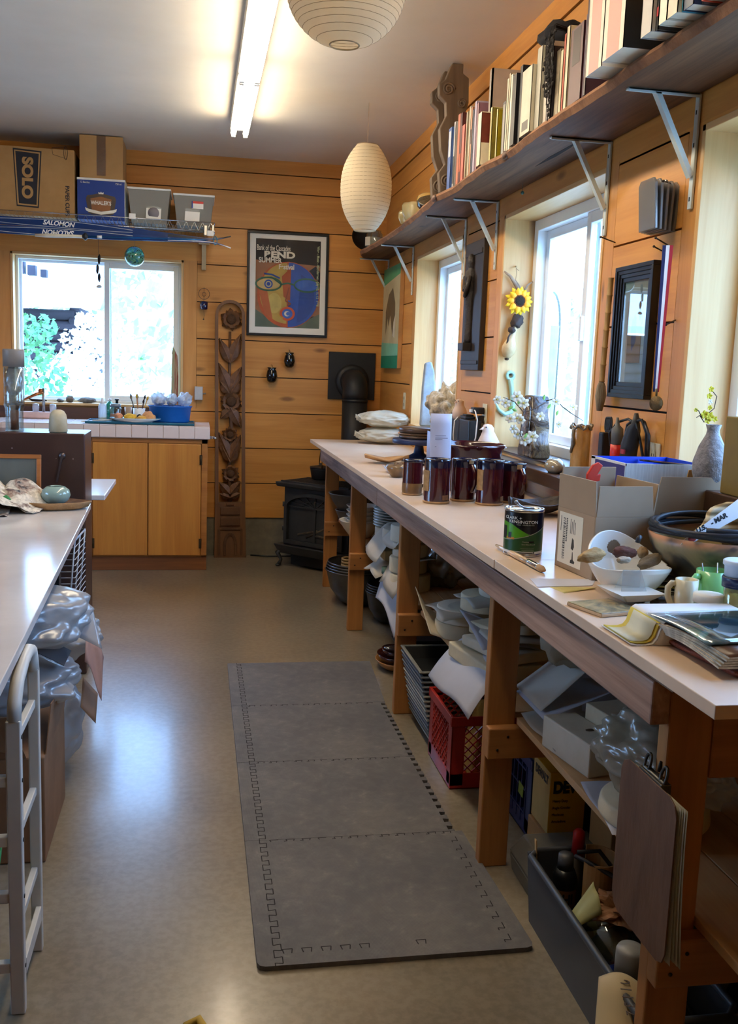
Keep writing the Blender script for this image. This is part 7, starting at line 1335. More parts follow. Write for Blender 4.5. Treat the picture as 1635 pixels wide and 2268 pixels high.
bay_far()
def curl(lab,fn,m,nu=14,nv=10,nm='paper_sheet',cat='paper'):
 b=MB();b.sheet(fn,nu,nv);return tag(b.obj(nm,m,solid=.0010,smooth=True),lab,cat)
def molds_far():
 def disc(c,r,h,lab,m=PLA,taper=1.0,n=36,sx=1,sy=1,nm='plaster_mold',g='plaster molds on the lower shelf'):b=MB();b.lathe([(0,0),(r*taper,0),(r,h*.12),(r,h*.9),(r*.97,h),(0,h)],n=n,sx=sx,sy=sy);return single(b,nm,m,c,lab,'mold',g,bevel=.003)
 def block(lo,hi,lab,m=PLA,rz=0,nm='plaster_mold',g='plaster molds on the lower shelf'):lo=Vector(lo);hi=Vector(hi);c=(lo+hi)/2;b=MB();h=(hi-lo)/2;b.box(-h,h);return single(b,nm,m,c,lab,'mold',g,rz,bevel=.006)
 disc((.985,4.30,SHZ+.0),.095,.075,'lowest round plaster mold beyond the third leg');disc((.975,4.31,SHZ+.082),.088,.070,'second round plaster mold beyond the third leg');disc((.98,4.30,SHZ+.160),.082,.06,'third round plaster mold beyond the third leg',PLAW);disc((.965,4.30,SHZ+.228),.080,.075,'top round plaster mold marked with a short dark line',PLAW)
 b=MB();b.box((-.002,-.001,0),(.002,.001,.02));single(b,'pencil_mark',INK,(.922,4.233,SHZ+.255),'short dark mark on the top round plaster mold','mark');
 block((.93,4.62,SHZ),(1.10,4.82,SHZ+.06),'square plaster mold behind the second leg on the lower shelf',PLAW);block((.92,4.60,SHZ+.068),(1.08,4.78,SHZ+.12),'second square plaster mold behind the second leg');disc((1.0,4.70,SHZ+.128),.075,.09,'round plaster mold on two square ones behind the second leg',PLAW);b=MB();b.lathe(cyl(.022,0,.055),n=20);single(b,'green_pot',M('green_pot','#3c5a50',.5),(.885+.03,4.525,SHZ+.0),'small dark green pot between the wrapped molds','pot')
 def drape(x,y0,y1,z,drop,out,lab,ph=0,m=SHEET):curl(lab,lambda u,v:Vector((x+.16-(.16+out)*u+.010*math.sin(v*7+ph),y0+(y1-y0)*v+.02*math.sin(u*4+ph),z-drop*max(0,u-.45)**1.4*2.3+.018*math.sin(v*5+u*3+ph)*u)),m)
 drape(.93,4.56,4.86,SHZ+.215,.13,.075,'cream paper draped over the round mold behind the second leg',1);drape(.92,4.50,4.80,SHZ+.065,.06,.06,'cream paper curling out between the square molds',3);drape(.92,4.20,4.52,SHZ+.152,.16,.045,'cream paper drooping from under the third round mold',2);drape(.93,4.12,4.44,SHZ+.306,.10,.05,'cream paper laid under the plates beside the top round mold',5)
 curl('large pale sheet hanging down from the lower shelf before the third leg',lambda u,v:Vector((.93-.07*u+.02*math.sin(v*3),4.02+.62*v-.14*u*v,SHZ+.02-.19*u*(1-.45*v)+.012*math.sin(v*8+u*2))),SHEETB)
 GB_=glassy('grey_film','#d0ccc0',.10,.25,.5,'#a89c84');b=MB();b.blob((0,0,.13),(.11,.17,.14),.35,1.8,21,4,.001);single(b,'plastic_bag',GB_,(1.16,4.38,SHZ),'cloudy plastic bag bulging behind the third leg on the lower shelf','bag',smooth=True)
 # floor beneath
 for k in range(3):b=MB();w=.17;z=0;b.hexa([(-w*.9,-.12,0),(w*.9,-.12,0),(w*.9,.12,0),(-w*.9,.12,0),(-w,-.14,.055),(w,-.14,.055),(w,.14,.055),(-w,.14,.055)]);b.box((-w-.012,-.152,.050),(w+.012,.152,.056));single(b,'roasting_pan',STLD,(1.185,4.62,.0005+.0575*k),['bottom','middle','top'][k]+' dark rectangular pan of the stack on the floor behind the third leg','pan','dark pans on the floor',bevel=.003)
 OX=M('oxblood_glaze','#3a1512',.15,coat=.6);OR_=M('orange_clay','#a8743a',.4,coat=.2)
 for k,(r_,z,m,lab) in enumerate(((.125,0,OR_,'orange brown oval dish under a dark one on the floor by the mat'),(.115,.028,OX,'dark oxblood oval dish on the orange one by the mat'),(.085,.052,OX,'small oxblood dish on top of the oval dishes by the mat'))):
  b=MB();b.lathe(vessel([(r_*.45,0),(r_*.75,.018),(r_,.050)],.006),n=40,sx=.75);single(b,'oval_dish',m,(.985,4.58,.0005+z),lab,'dish','oval dishes on the floor',smooth=True)
 b=MB();b.sphere((0,0,.012),(.05,.035,.012),2);single(b,'clear_lid',glassy('clear_lid','#e6e0d0',.2,.03,.05),(.98,4.60,.088),'shiny clear lid lying on the oval dishes','lid')
 for k in range(3):b=MB();b.tube([(0,0,0),(.10,.05,.02)],.004,6);single(b,'steel_fork',STEEL,(.965,4.30+.02*k,.10+.016*k),['lowest','middle','upper'][k]+' thin white metal rod poking out behind the third leg','rod','rods behind the third leg')
molds_far()
def bay_mid():
 def disc(c,r,h,lab,m=PLA,taper=1.0,sx=1,sy=1,n=36):b=MB();b.lathe([(0,0),(r*taper,0),(r,h*.12),(r,h*.9),(r*.97,h),(0,h)],n=n,sx=sx,sy=sy);return single(b,'plaster_mold',m,c,lab,'mold','plaster molds on the lower shelf',bevel=.003)
 def block(c,hx,hy,h,lab,m=PLA,rz=0):b=MB();b.box((-hx,-hy,0),(hx,hy,h));return single(b,'plaster_mold',m,c,lab,'mold','plaster molds on the lower shelf',rz,bevel=.008,seg=3)
 z=SHZ
 block((1.02,3.10,z),.10,.17,.055,'big rounded plaster slab at the bottom of the stack above the red crate',rz=.15);block((1.06,3.08,z+.062),.10,.14,.036,'plaster slab on the big rounded one above the red crate',PLAW,.3);block((1.04,3.12,z+.104),.055,.10,.042,'narrow plaster block on the two slabs above the red crate',PLA,.45);disc((1.09,3.04,z+.152),.075,.036,'round plaster mold near the fourth leg, above the slabs',PLA);
 t=thing('bark_pot','small cream pot with an embossed pattern beside the fourth leg','pot',(1.065,2.985,z+.190));b=MB();b.lathe(vessel([(.030,0),(.034,.01),(.034,.075),(.028,.088)],.004),n=28);b.obj('body',M('embossed_cream','#b8a880',.7,var=.3,vs=60,bmp=.8,bs=90),t)
 disc((1.02,3.52,z),.105,.060,'low round plaster mold past the red crate stack');disc((1.03,3.50,z+.066),.115,.055,'wide round plaster mold on the low one past the red crate stack',PLAW);disc((1.08,3.42,z+.128),.095,.060,'round plaster mold third from the shelf past the red crate',PLA);disc((1.12,3.36,z+.195),.085,.115,'tall plaster drum on top, under the bench beam',PLAW,.95)
 def sh(lab,f,m=SHEET):curl(lab,f,m,16,10)
 sh('large stiff paper curled up like a scoop beside the third leg',lambda u,v:Vector((.88+.16*u,3.46+.28*v,z+.005+.135*(abs(1-u)**2.2)*(.35+.65*v)-.03*(1-v)*(1-u)+.02*math.sin(v*3)*u)),SHEET)
 sh('bluish white paper hanging off the lower shelf over the red crate',lambda u,v:Vector((.985-.125*u-.02*v*u,2.86+.46*v-.02*u,z+.058*(1-u)-.085*u*u+.012*math.sin(v*6))),SHEETB)
 sh('stiff pale paper lying across the plaster slabs',lambda u,v:Vector((.94+.24*u,2.98+.30*v,z+.100+.012*math.sin(u*4+v*2)+.05*(1-u)*v)),SHEETB);sh('pale paper under the round mold at the fourth leg',lambda u,v:Vector((.96+.22*u,2.90+.28*v,z+.149+.01*math.sin(u*5)-.02*(1-u))),SHEET);sh('paper between the wide round molds past the red crate',lambda u,v:Vector((.90+.26*u,3.36+.30*v,z+.125-.03*(1-u)**2+.015*math.sin(v*4))),SHEET);sh('paper under the tall plaster drum',lambda u,v:Vector((.98+.24*u,3.24+.28*v,z+.192-.02*(1-u)**2+.012*math.sin(v*5))),SHEET)
 # plastic tray stack
 TB=M('tray_black','#1d2022',.35,var=.1);TGY=M('tray_grey','#9a9ea2',.35,var=.08);TBL=M('tray_bluegrey','#6c7684',.35,var=.08)
 n=15;pick=[TB,TB,TBL,TBL,TGY,TGY,TGY,TGY,TGY,TGY,TBL,TBL,TBL,TBL,TB];names=['bottom','second','third','fourth','fifth','sixth','seventh','eighth','ninth','tenth','eleventh','twelfth','thirteenth','fourteenth','top']
 proto={}
 for k in range(n):
  m=pick[k];w,d=.165,.175;hz=.05
  if m.name not in proto:
   t=thing('plastic_tray','','tray',(0,0,0));b=MB();a,c=w*.86,d*.86;th=.003
   R1=[(-a,-c),(a,-c),(a,c),(-a,c)];R2=[(-w,-d),(w,-d),(w,d),(-w,d)]
   for i in range(4):(x0,y0),(x1,y1)=R1[i],R1[(i+1) % 4];(u0,v0),(u1,v1)=R2[i],R2[(i+1) % 4];b.hexa([(x0,y0,0),(x1,y1,0),(x1*.98,y1*.98,0),(x0*.98,y0*.98,0),(u0,v0,hz),(u1,v1,hz),(u1*.985,v1*.985,hz),(u0*.985,v0*.985,hz)])
   b.box((-a,-c,0),(a,c,th));b.obj('pan',m,t);b=MB();L_=.014
   for lo,hi in (((-w-L_,-d-L_,hz-.004),(w+L_,-d,hz+.004)),((-w-L_,d,hz-.004),(w+L_,d+L_,hz+.004)),((-w-L_,-d,hz-.004),(-w,d,hz+.004)),((w,-d,hz-.004),(w+L_,d,hz+.004))):b.box(lo,hi)
   b.obj('rim',M('tray_rim'+m.name,{'tray_black':'#7c7e7a','tray_grey':'#b4b6b2','tray_bluegrey':'#7d8794'}[m.name],.4),t,bevel=.003);proto[m.name]=t;first=True
  else:first=False
  loc=(1.09-.0035*k,3.705,.0005+.0195*k);lab=names[k]+' tray of the leaning plastic tray stack beside the red crate'
  if first:t.location=loc;t['label']=lab;t['group']='plastic trays stacked on the floor';t.rotation_euler=(0,0,.0)
  else:dup(proto[m.name],loc,.005*(1 if k % 2 else -1),lab,'plastic trays stacked on the floor')
 for k in range(4):b=MB();b.box((-.06,-.05,0),(.06,.05,.022));single(b,'blue_tray',TBL,(1.12,3.99+.03,.34+.0) if False else (1.10,4.16,.0005+.0225*k),['bottom','second','third','top'][k]+' small blue grey tray behind the third leg','tray','small trays behind the third leg',bevel=.004)
 RED=mix2('red_plastic_crate','#b4281e','#8e1c16',5,.3,.7,.4)
 def crate(nm,lab,cat,x0,y0,w,d,h,m,lattice):
  t=thing(nm,lab,cat,(x0+w/2,y0+d/2,.0005));X,Y=w/2,d/2;b=MB();g=.006
  for sx in (-1,1):
   for sy in (-1,1):b=MB();b.box((min(sx*X,sx*(X-.05)),min(sy*Y,sy*(Y-g)),.012),(max(sx*X,sx*(X-.05)),max(sy*Y,sy*(Y-g)),h-.02));b.box((min(sx*X,sx*(X-g)),min(sy*Y,sy*(Y-.05)),.012),(max(sx*X,sx*(X-g)),max(sy*Y,sy*(Y-.05)),h-.02));b.obj('corner_wall',m,t,bevel=.002)
  b=MB();z0,z1=h-.035,h
  for lo,hi in (((-X-.006,-Y-.006,z0),(X+.006,-Y+g,z1)),((-X-.006,Y-g,z0),(X+.006,Y+.006,z1)),((-X-.006,-Y+g,z0),(-X+g,Y-g,z1)),((X-g,-Y+g,z0),(X+.006,Y-g,z1))):b.box(lo,hi)
  b.obj('rim',m,t,bevel=.003);b=MB();z0,z1=.0,.06
  for lo,hi in (((-X,-Y,z0),(X,-Y+g,z1)),((-X,Y-g,z0),(X,Y,z1)),((-X,-Y+g,z0),(-X+g,Y-g,z1)),((X-g,-Y+g,z0),(X,Y-g,z1)),((-X,-Y,0),(X,Y,.008))):b.box(lo,hi)
  b.obj('base',m,t,bevel=.003)
  for sd in range(4):
   b=MB();L_=(X if sd<2 else Y)-.05;za,zb=.06,h-.035
   def P(s_,z):return Vector((s_,-Y+g/2 if sd==0 else Y-g/2,z)) if sd<2 else Vector((-X+g/2 if sd==2 else X-g/2,s_,z))
   if lattice=='x':
    st=.034
    for dr in (1,-1):
     c0=-L_-(zb-za)
     while c0<L_+(zb-za):
      pts=[]
      s0,s1=(c0,c0+(zb-za)) if dr>0 else (c0+(zb-za),c0)
      t0,t1=0.0,1.0;ds=s1-s0
      for lim,sgn in ((-L_,-1),(L_,1)):
       den=ds*sgn;num=(lim-s0)*sgn
       if den>0:t1=min(t1,num/den)
       elif den<0:t0=max(t0,num/den)
      if t1-t0>.04:b.bar(P(s0+ds*t0,za+(zb-za)*t0),P(s0+ds*t1,za+(zb-za)*t1),.005,.004)
      c0+=st
   else:
    k=0
    for i in range(6):s_=-L_+2*L_*i/5;b.bar(P(s_,za-.03),P(s_,zb),.007,.010)
    for z in (za+.01,(za+zb)/2,zb-.02):b.bar(P(-L_,z),P(L_,z),.012,.006)
   b.obj('side_lattice',m,t)
  return t
 crate('milk_crate','red plastic milk crate with diamond lattice sides on the floor','crate',.905,3.175,.325,.33,.272,RED,'x')
 b=MB();b.hexa([(-.09,-.12,0),(.11,-.12,0),(.11,.10,0),(-.09,.10,0),(-.07,-.10,.18),(.10,-.10,.235),(.10,.08,.250),(-.02,.08,.245)]);single(b,'foam_block',mix2('yellow_foam','#c8a860','#a8823c',5,.3,.7,.9,.3,60),(1.085,3.33,.0095),'tan wedge of foam standing in the red crate','foam',bevel=.012)
 curl('strip of pale green cloth hanging into the red crate',lambda u,v:Vector((.955+.020*(v-.5)+.008*math.sin(u*7),3.135+.02*v,.44-.115*u+.006*math.sin(v*8+u*5))),M('pale_green_cloth','#a8b484',.8,var=.15),12,5,'cloth_strip','cloth')
 NV=mix2('navy_crate','#1c2f6c','#142250',5,.3,.7,.45)
 crate('blue_crate','navy blue plastic crate with square slots under the bench','crate',1.065,2.78,.300,.30,.270,NV,'sq');b=MB();b.box((-.001,-.022,-.02),(.001,.022,.02));single(b,'green_tag',papery('green_tag','#9ab858',.2),(1.0625,2.87,.135),'bright green paper tag stuck on the navy crate','tag',rot=(.1,0,0));b=MB();b.blob((0,0,.12),(.11,.11,.13),.2,2,7,3,.0);single(b,'paper_bundle',M('bundle','#8a7c50',.9,var=.2),(1.215,2.93,.0095),'drab bundle filling the navy crate','bundle',smooth=True)
bay_mid()
def bay_near():
 z=SHZ
 def block(c,hx,hy,h,lab,m=PLA,rz=0):b=MB();b.box((-hx,-hy,0),(hx,hy,h));return single(b,'plaster_mold',m,c,lab,'mold','plaster molds on the lower shelf',rz,bevel=.004)
 t=thing('block_mold','boxy cream plaster mold with a dark hole in its top','mold',(1.16,2.28,z),.18);b=MB();b.box((-.085,-.125,0),(.085,.125,.130));b.obj('body',PLA,t,bevel=.004);b=MB();b.blob((-.01,-.02,.1305),(.018,.014,.004),.3,3,2,2);b.obj('pour_hole',M('mold_hole','#5a4a34',.9),t);b=MB();b.blob((.005,-.01,.145),(.010,.012,.018),.3,3,4,2);b.obj('plug_stub',M('clay_stub','#9a8460',.9),t,smooth=True)
 t=thing('block_mold','lower boxy plaster mold beside the one with the hole','mold',(1.015,2.31,z),.18);b=MB();b.box((-.050,-.115,0),(.050,.115,.088));b.obj('body',PLAW,t,bevel=.004);b=MB();b.blob((.01,-.02,.088),(.012,.009,.003),.3,3,2,2);b.obj('pour_hole',M('mold_hole','#5a4a34',.9),t)
 b=MB();b.lathe([(0,0),(.10,0),(.125,.03),(.12,.065),(0,.075)],n=40);single(b,'plaster_mold',PLA,(1.035,1.93,z),'round plaster mold under the bubble wrap','mold','plaster molds on the lower shelf',bevel=.006)
 BW=glassy('bubble_film','#e4ddcc',.06,.25,.62,'#cfc4ac');b=MB();b.blob((0,0,.10),(.135,.19,.085),.25,2.5,31,5,.0);fs=list(b.bm.verts)
 for v in fs:v.co+=v.co.normalized()*.006*abs(math.sin(v.co.x*130)*math.sin(v.co.y*130+v.co.z*120))
 single(b,'bubble_wrap',BW,(1.06,1.96,z+.050),'crumpled bubble wrap heaped on the lower shelf near the clipboard','bubble wrap',smooth=True)
 def sh(lab,f,m=SHEET):curl(lab,f,m,16,10)
 sh('large stiff paper sloping off the plaster molds behind the fourth leg',lambda u,v:Vector((.955+.22*u,2.46+.22*v-.04*u,z+.15+.15*u*.9-.07*(1-u)+.02*math.sin(v*4+u*3)*u)),SHEET);sh('second stiff paper lying lower behind the fourth leg',lambda u,v:Vector((.95+.26*u,2.42+.24*v,z+.070+.10*u-.02*math.sin(v*5)*u)),SHEETB);sh('wide pale paper flat on the lower shelf edge',lambda u,v:Vector((.955+.20*u,2.34+.28*v,z+.012+.028*u+.006*math.sin(v*7))),SHEET);sh('upright curved paper behind the block molds',lambda u,v:Vector((1.12+.18*v,2.56-.04*math.sin(v*3)+.03*u,z+.04+.27*u)),SHEETB);sh('stiff paper corner jutting over the shelf edge before the clipboard',lambda u,v:Vector((.905+.17*u+.05*v,1.86+.30*v-.05*u,z+.008+.006*math.sin(v*6+u*4)+.012*(1-u)*(1-v))),SHEETB)
 b=MB();b.blob((0,0,.11),(.07,.05,.10),.4,2.5,9,3,0);single(b,'film_scrap',glassy('bubble_film','#e4ddcc',.12,.15,.38,'#cfc4ac'),(1.03,2.50,z+.19),'scrap of clear film crumpled under the bench beam','plastic',smooth=True)
 b=MB();b.box((-.06,-.17,0),(.06,.17,.015));single(b,'brown_board',M('dark_board','#4a3c2a',.8),(1.305,2.2,z+.20),'dark board lying at the back of the lower shelf','board',rot=(.1,-.3,0))
 # clipboard on the near leg
 t=thing('clipboard','worn brown clipboard of papers hanging on the near bench leg','clipboard',(.832,1.578,.60));HB=mix2('hardboard','#6a4a34','#523624',20,.3,.7,.55,.15,80,(1,1,.3));b=MB();w,h=.112,.158;r_=.03
 pr=[(-w,-h+r_),(-w+r_*.3,-h+r_*.3),(-w+r_,-h),(w-r_,-h),(w-r_*.3,-h+r_*.3),(w,-h+r_),(w,h-r_),(w-r_*.3,h-r_*.3),(w-r_,h),(-w+r_,h),(-w+r_*.3,h-r_*.3),(-w,h-r_)]
 b.prism(pr,.003,(-.0015,0,0),(0,1,0),(0,0,1));b.obj('board',HB,t,bevel=.0006);r=random.Random(5)
 for k in range(6):b=MB();b.sheet(lambda u,v,k=k:Vector((.0025+.0022*k+.010*(v)**2*k*.25,(u-.5)*.205-.004*k,h-.010-(.292+.004*(k % 3))*v)),4,6);b.obj('paper',papery('clip_paper%d' % (k % 2),('#d2ccb8','#bcb698')[k % 2],.2),t,solid=.0004,smooth=True)
 b=MB();b.box((.001,-.045,h-.022),(.022,.045,h+.004));b.tube([(.012,-.04,h),(.012,.04,h)],.007,8);b.obj('clip_plate',M('clip_steel','#5c5a54',.35,.9),t,bevel=.002)
 for e in (-1,1):b=MB();b.tube([(.012+.004*math.sin(a*PI/8),e*.032+.010*math.cos(a*PI/8),h+.014+.018*math.sin(a*PI/8)) for a in range(17)],.003,6,False);b.obj('clip_loop',M('clip_steel','#5c5a54',.35,.9),t)
 b=MB();b.tube([(.018,0,h+.01),(.022,0,h+.03)],.003,6);b.obj('hanging_nail',NAIL,t)
 # floor of the near bay
 TBX=M('tool_case','#6a6558',.5,var=.1);t=thing('tool_case','grey brown plastic tool case on the floor before the navy crate','case',(1.062,2.505,.0005));b=MB();b.hexa([(-.11,-.105,0),(.11,-.105,0),(.11,.105,0),(-.11,.105,0),(-.118,-.112,.06),(.118,-.112,.06),(.118,.112,.06),(-.118,.112,.06)]);b.obj('base',TBX,t,bevel=.006);b=MB();b.hexa([(-.120,-.114,.062),(.120,-.114,.062),(.120,.114,.062),(-.120,.114,.062),(-.085,-.085,.125),(.118,-.085,.125),(.118,.085,.125),(-.085,.085,.125)]);b.obj('lid',TBX,t,bevel=.006)
 YB=M('yellow_box','#d0a020',.55,var=.06);YP=M('pale_yellow_box','#c8b070',.6,var=.1);t=thing('grinder_box','yellow and black tool box standing on end before the navy crate','box',(1.123,2.698,.0985));b=MB();b.box((-.058,-.072,0),(.058,.072,.198));b.obj('body',YB,t,bevel=.002);b=MB();b.box((-.0587,-.071,.002),(-.058,.071,.197));b.obj('faded_side',YP,t);b=MB();b.box((-.052,-.0728,.125),(.058,-.072,.175));b.obj('yellow_field',YB,t)
 DK=M('box_black','#1c1a16',.5,var=0);text('DEWALT',.050,DK,t,(-.048,-.0735,.150),frot((1,0,0)),bold=.003,sx=.82,align='LEFT');text('DEWALT',.036,DK,t,(-.0592,.0,.165),frot((0,-1,0)),bold=.002,sx=.75)
 for k in range(4):text(['Heavy Duty','Angle Grinder','Meuleuse','Amoladora'][k],.012,DK,t,(-.048,-.0732,.108-.022*k),frot((1,0,0)),align='LEFT',sx=.85)
 text('7-in-1 extended',.012,DK,t,(.0,.0,.1985),frot((1,0,0),(0,1,0)),sx=.8)
 b=MB();b.box((-.07,-.068,0),(.06,.07,.097));single(b,'plain_carton',CARD,(1.125,2.70,.0008),'plain low carton under the yellow tool box','box',bevel=.003)
 b=MB();b.box((-.062,-.062,0),(.062,.062,.255));single(b,'tall_carton',CARD,(1.225,2.475,.1265),'tall narrow brown carton standing on a lower one under the shelf','box',rz=.1,bevel=.003);b=MB();b.box((-.085,-.10,0),(.062,.075,.125));single(b,'square_carton',CARD,(1.272,2.475,.0008),'squat brown carton under the tall narrow one','box',bevel=.003)
 b=MB();b.box((-.004,-.03,0),(.004,.03,.20));single(b,'red_book',M('red_white_box','#b8a890',.6,var=.3,vs=30),(1.205,2.58,.20),'thin red and yellow printed box beside the yellow tool box','box')
 t=thing('printed_box','black and white printed box under the paint spattered can','box',(1.20,2.285,.0008));b=MB();b.box((-.075,-.075,0),(.075,.075,.165));b.obj('body',M('printed_white','#cfc8b8',.6),t,bevel=.002);b=MB()
 for k in range(3):a=.062-.018*k;b.box((-.0757,-a,.02+.014*k),(-.075,-a+.006,.150-.014*k));b.box((-.0757,a-.006,.02+.014*k),(-.075,a,.150-.014*k));b.box((-.0757,-a,.144-.014*k),(-.075,a,.150-.014*k));b.box((-a,-.0757,.144-.014*k),(a,-.075,.150-.014*k))
 b.obj('printed_border',INK,t)
 t=thing('spattered_can','white paint can with black drips, open, under the lower shelf','paint can',(1.19,2.285,.1665));b=MB();b.lathe(vessel([(.052,0),(.053,.003),(.053,.115)],.002),n=40);m,nt,p=nmat('spattered_label');f=noise(nt,coords(nt,(1,1,.5)),26,3,.5,.8);nt.links.new(ramp(nt,f,[(.50,'#d6cfb8'),(.53,'#1c1a18')]),p.inputs['Base Color']);p.inputs['Roughness'].default_value=.5;b.obj('body',m,t);b=MB();b.lathe([(.048,.112),(.056,.113),(.056,.118),(.048,.117)],n=40,close=True);b.obj('rim',M('can_rim','#2a2826',.4,.5),t);b=MB();b.lathe(cyl(.046,.09,.095),n=32);b.obj('dried_paint',M('dried_red','#3a1418',.5),t)
 # grey bin and contents
 GBN=M('bin_grey_plastic','#3c4046',.45,var=.08);t=thing('grey_bin','long dark grey plastic bin of odds and ends on the floor under the bench','bin',(1.008,1.998,.0005));b=MB();X0,X1,Y0,Y1,hz,g=.096,.107,.340,.355,.198,.004
 R1=[(-X0,-Y0),(X0,-Y0),(X0,Y0),(-X0,Y0)];R2=[(-X1,-Y1),(X1,-Y1),(X1,Y1),(-X1,Y1)]
 for i in range(4):(x0,y0),(x1,y1)=R1[i],R1[(i+1) % 4];(u0,v0),(u1,v1)=R2[i],R2[(i+1) % 4];q_=.975;b.hexa([(x0,y0,0),(x1,y1,0),(x1*q_,y1*q_,0),(x0*q_,y0*q_,0),(u0,v0,hz),(u1,v1,hz),(u1*q_,v1*q_,hz),(u0*q_,v0*q_,hz)])
 b.box((-X0,-Y0,0),(X0,Y0,.005));b.obj('body',GBN,t);b=MB();pts=[(-X1,-Y1+.02,hz),(-X1,Y1-.03,hz),(-X1+.03,Y1,hz),(X1-.03,Y1,hz),(X1,Y1-.03,hz),(X1,-Y1+.03,hz),(X1-.03,-Y1,hz),(-X1+.03,-Y1,hz),(-X1,-Y1+.02,hz)];b.tube(pts,.009,8,False);b.obj('rim',GBN,t)
 bz=.0065
 t=thing('black_bottle','black bottle with a tan lettered label in the grey bin','bottle',(.985,2.285,bz));b=MB();b.lathe([(0,0),(.030,0),(.032,.006),(.032,.155),(.024,.175),(0,.175)],n=28);b.obj('body',M('black_gloss','#14161a',.3),t);b=MB();b.lathe([(.0325,.075),(.0325,.125)],n=28);b.obj('label',M('amber_label','#8a5a28',.6),t);wrap_text('GHI',.040,BLACK,t,.0328,.10,math.atan2(-2.28,-.98),bold=.001,sx=.8);b=MB();b.lathe([(0,.175),(.022,.175),(.020,.215),(0,.216)],n=20);b.obj('cap',M('grey_cap','#4a4c50',.4),t)
 t=thing('red_bottle','bottle with a tall bright red cap behind the curled cardboard','bottle',(1.035,2.325,bz));b=MB();b.lathe(cyl(.024,0,.19),n=24);b.obj('body',M('clear_dark','#50483c',.3),t);b=MB();b.lathe([(0,.19),(.018,.19),(.016,.255),(.010,.262),(0,.262)],n=20);b.obj('cap',M('red_cap','#c01c1c',.35),t)
 t=thing('curled_cardboard','strip of brown cardboard bent into a ring in the grey bin','cardboard',(1.042,2.215,bz));b=MB();b.sheet(lambda u,v:Vector((.052*math.cos(-2.7+u*4.4),.060*math.sin(-2.7+u*4.4),.02+.225*v)),22,3);b.obj('strip',CARD,t,solid=.004)
 b=MB();b.tube([(-.05,.02,.24),(-.03,-.03,.245),(.03,-.07,.22),(.045,-.11,.19),(.055,-.05,.20),(.02,.03,.245),(-.04,.03,.245)],.006,8);single(b,'rubber_hose',M('hose_black','#1e1c1c',.5),(1.035,2.205,.0075),'dark hose looped over the curled cardboard','hose')
 t=thing('glass_jar','glass jar lying tilted with brown paper in the grey bin','jar',(1.005,2.035,.118),rot=(-.9,.25,.3));b=MB();b.lathe(vessel([(.058,-.06),(.066,-.05),(.068,.02),(.056,.05),(.054,.075)],.003),n=36);b.obj('body',CLEAR,t);b=MB();b.lathe([(.055,.055),(.060,.055),(.060,.078),(.055,.078)],n=36,close=True);b.obj('dark_ring',M('dark_ring','#2a2622',.5),t);b=MB();b.blob((0,0,-.01),(.05,.05,.04),.4,3,3,3);b.obj('contents',M('jar_scrap','#5a5442',.9,var=.3),t,smooth=True)
 KR=mix2('kraft_paper','#a87850','#7a5436',7,.3,.7,.8);b=MB();b.blob((0,0,0),(.075,.060,.030),.6,2.6,5,4);single(b,'kraft_paper',KR,(1.035,2.055,.195),'crumpled brown kraft paper stuffed in the tilted jar mouth','paper',rz=-.4);b=MB();b.blob((0,0,0),(.045,.07,.045),.5,2.6,15,4);single(b,'kraft_paper',KR,(1.045,1.90,.13),'larger crumpled kraft paper deep in the grey bin','paper')
 curl('stiff yellowish film folded over the bin edge by the jar',lambda u,v:Vector((.912+.06*u,2.02+.06*v,.208-.03*(1-u)+.06*u*v+.01*math.sin(v*5))),papery('yellow_film','#c8c890',.4),8,8,'plastic_film','plastic')
 t=thing('spray_can','spray can with a translucent grey cap in the grey bin','spray can',(.962,1.842,bz));b=MB();b.lathe([(0,0),(.032,0),(.033,.004),(.033,.150),(.028,.160),(0,.160)],n=32);b.obj('body',M('can_white','#a8a498',.4),t);b=MB();b.lathe([(0,.16),(.031,.158),(.033,.162),(.032,.222),(.028,.230),(0,.232)],n=32);b.obj('cap',M('smoke_cap','#8f8f8c',.35,sss=.1),t);b=MB();b.box((-.024,-.0345,.05),(-.004,-.0325,.14));b.obj('can_print',BLACK,t)
 for k,(col,lab,y,rz) in enumerate((('#23388a','blue handled tool lying deep in the grey bin',1.955,.4),('#b02818','red handled tool beside the blue one in the grey bin',1.935,.1),('#1c2030','dark handled tool under the spray can in the grey bin',1.90,-.3))):b=MB();b.tube([(-.05,0,.0),(.0,0,.004),(.06,0,0)],[.010,.012,.008],8);single(b,'hand_tool',M('tool'+col,col,.4),(.965,y,.098-.012*k),lab,'tool','hand tools in the grey bin',rz)
 b=MB();b.tube([(0,0,.12),(.05,-.02,.16),(.09,-.06,.10),(.06,-.12,.05)],.009,8);single(b,'black_hose',BLACK,(.995,1.80,.0075),'short black hose curving behind the spray can','hose')
 t=thing('folded_cloth','cream folded paper bag with handwriting on it over the bin edge','paper bag',(.885,1.725,.165),rot=(0,0,-.45));
 for k in range(3):b=MB();b.sheet(lambda u,v,k=k:Vector((-.045+.09*u+.008*k,.06-.14*v,.035-.12*v*v-.014*k+.020*math.sin(u*PI)+.004*math.sin(v*9+k))),10,10);b.obj('fold',papery('cream_bag','#dcc89c',.2,var=.06),t,solid=.003,smooth=True)
 text('0 1 1 3 2',.032,M('pen_ink','#4a3a34',.7,var=0),t,(.014,-.010,.0505),frot((.2,-1,-.10),(1,.2,.2)),sx=.9,shear=.3);text('oro',.030,M('pen_ink','#4a3a34',.7,var=0),t,(.032,-.095,.026),frot((.2,-1,-.55),(1,.2,.2)),sx=.9,shear=.3)
 b=MB();b.sheet(lambda u,v:Vector((.01*u,.03*v,.05*u)),2,2);bpy.data.objects.remove(b.obj('tmp',PLA))
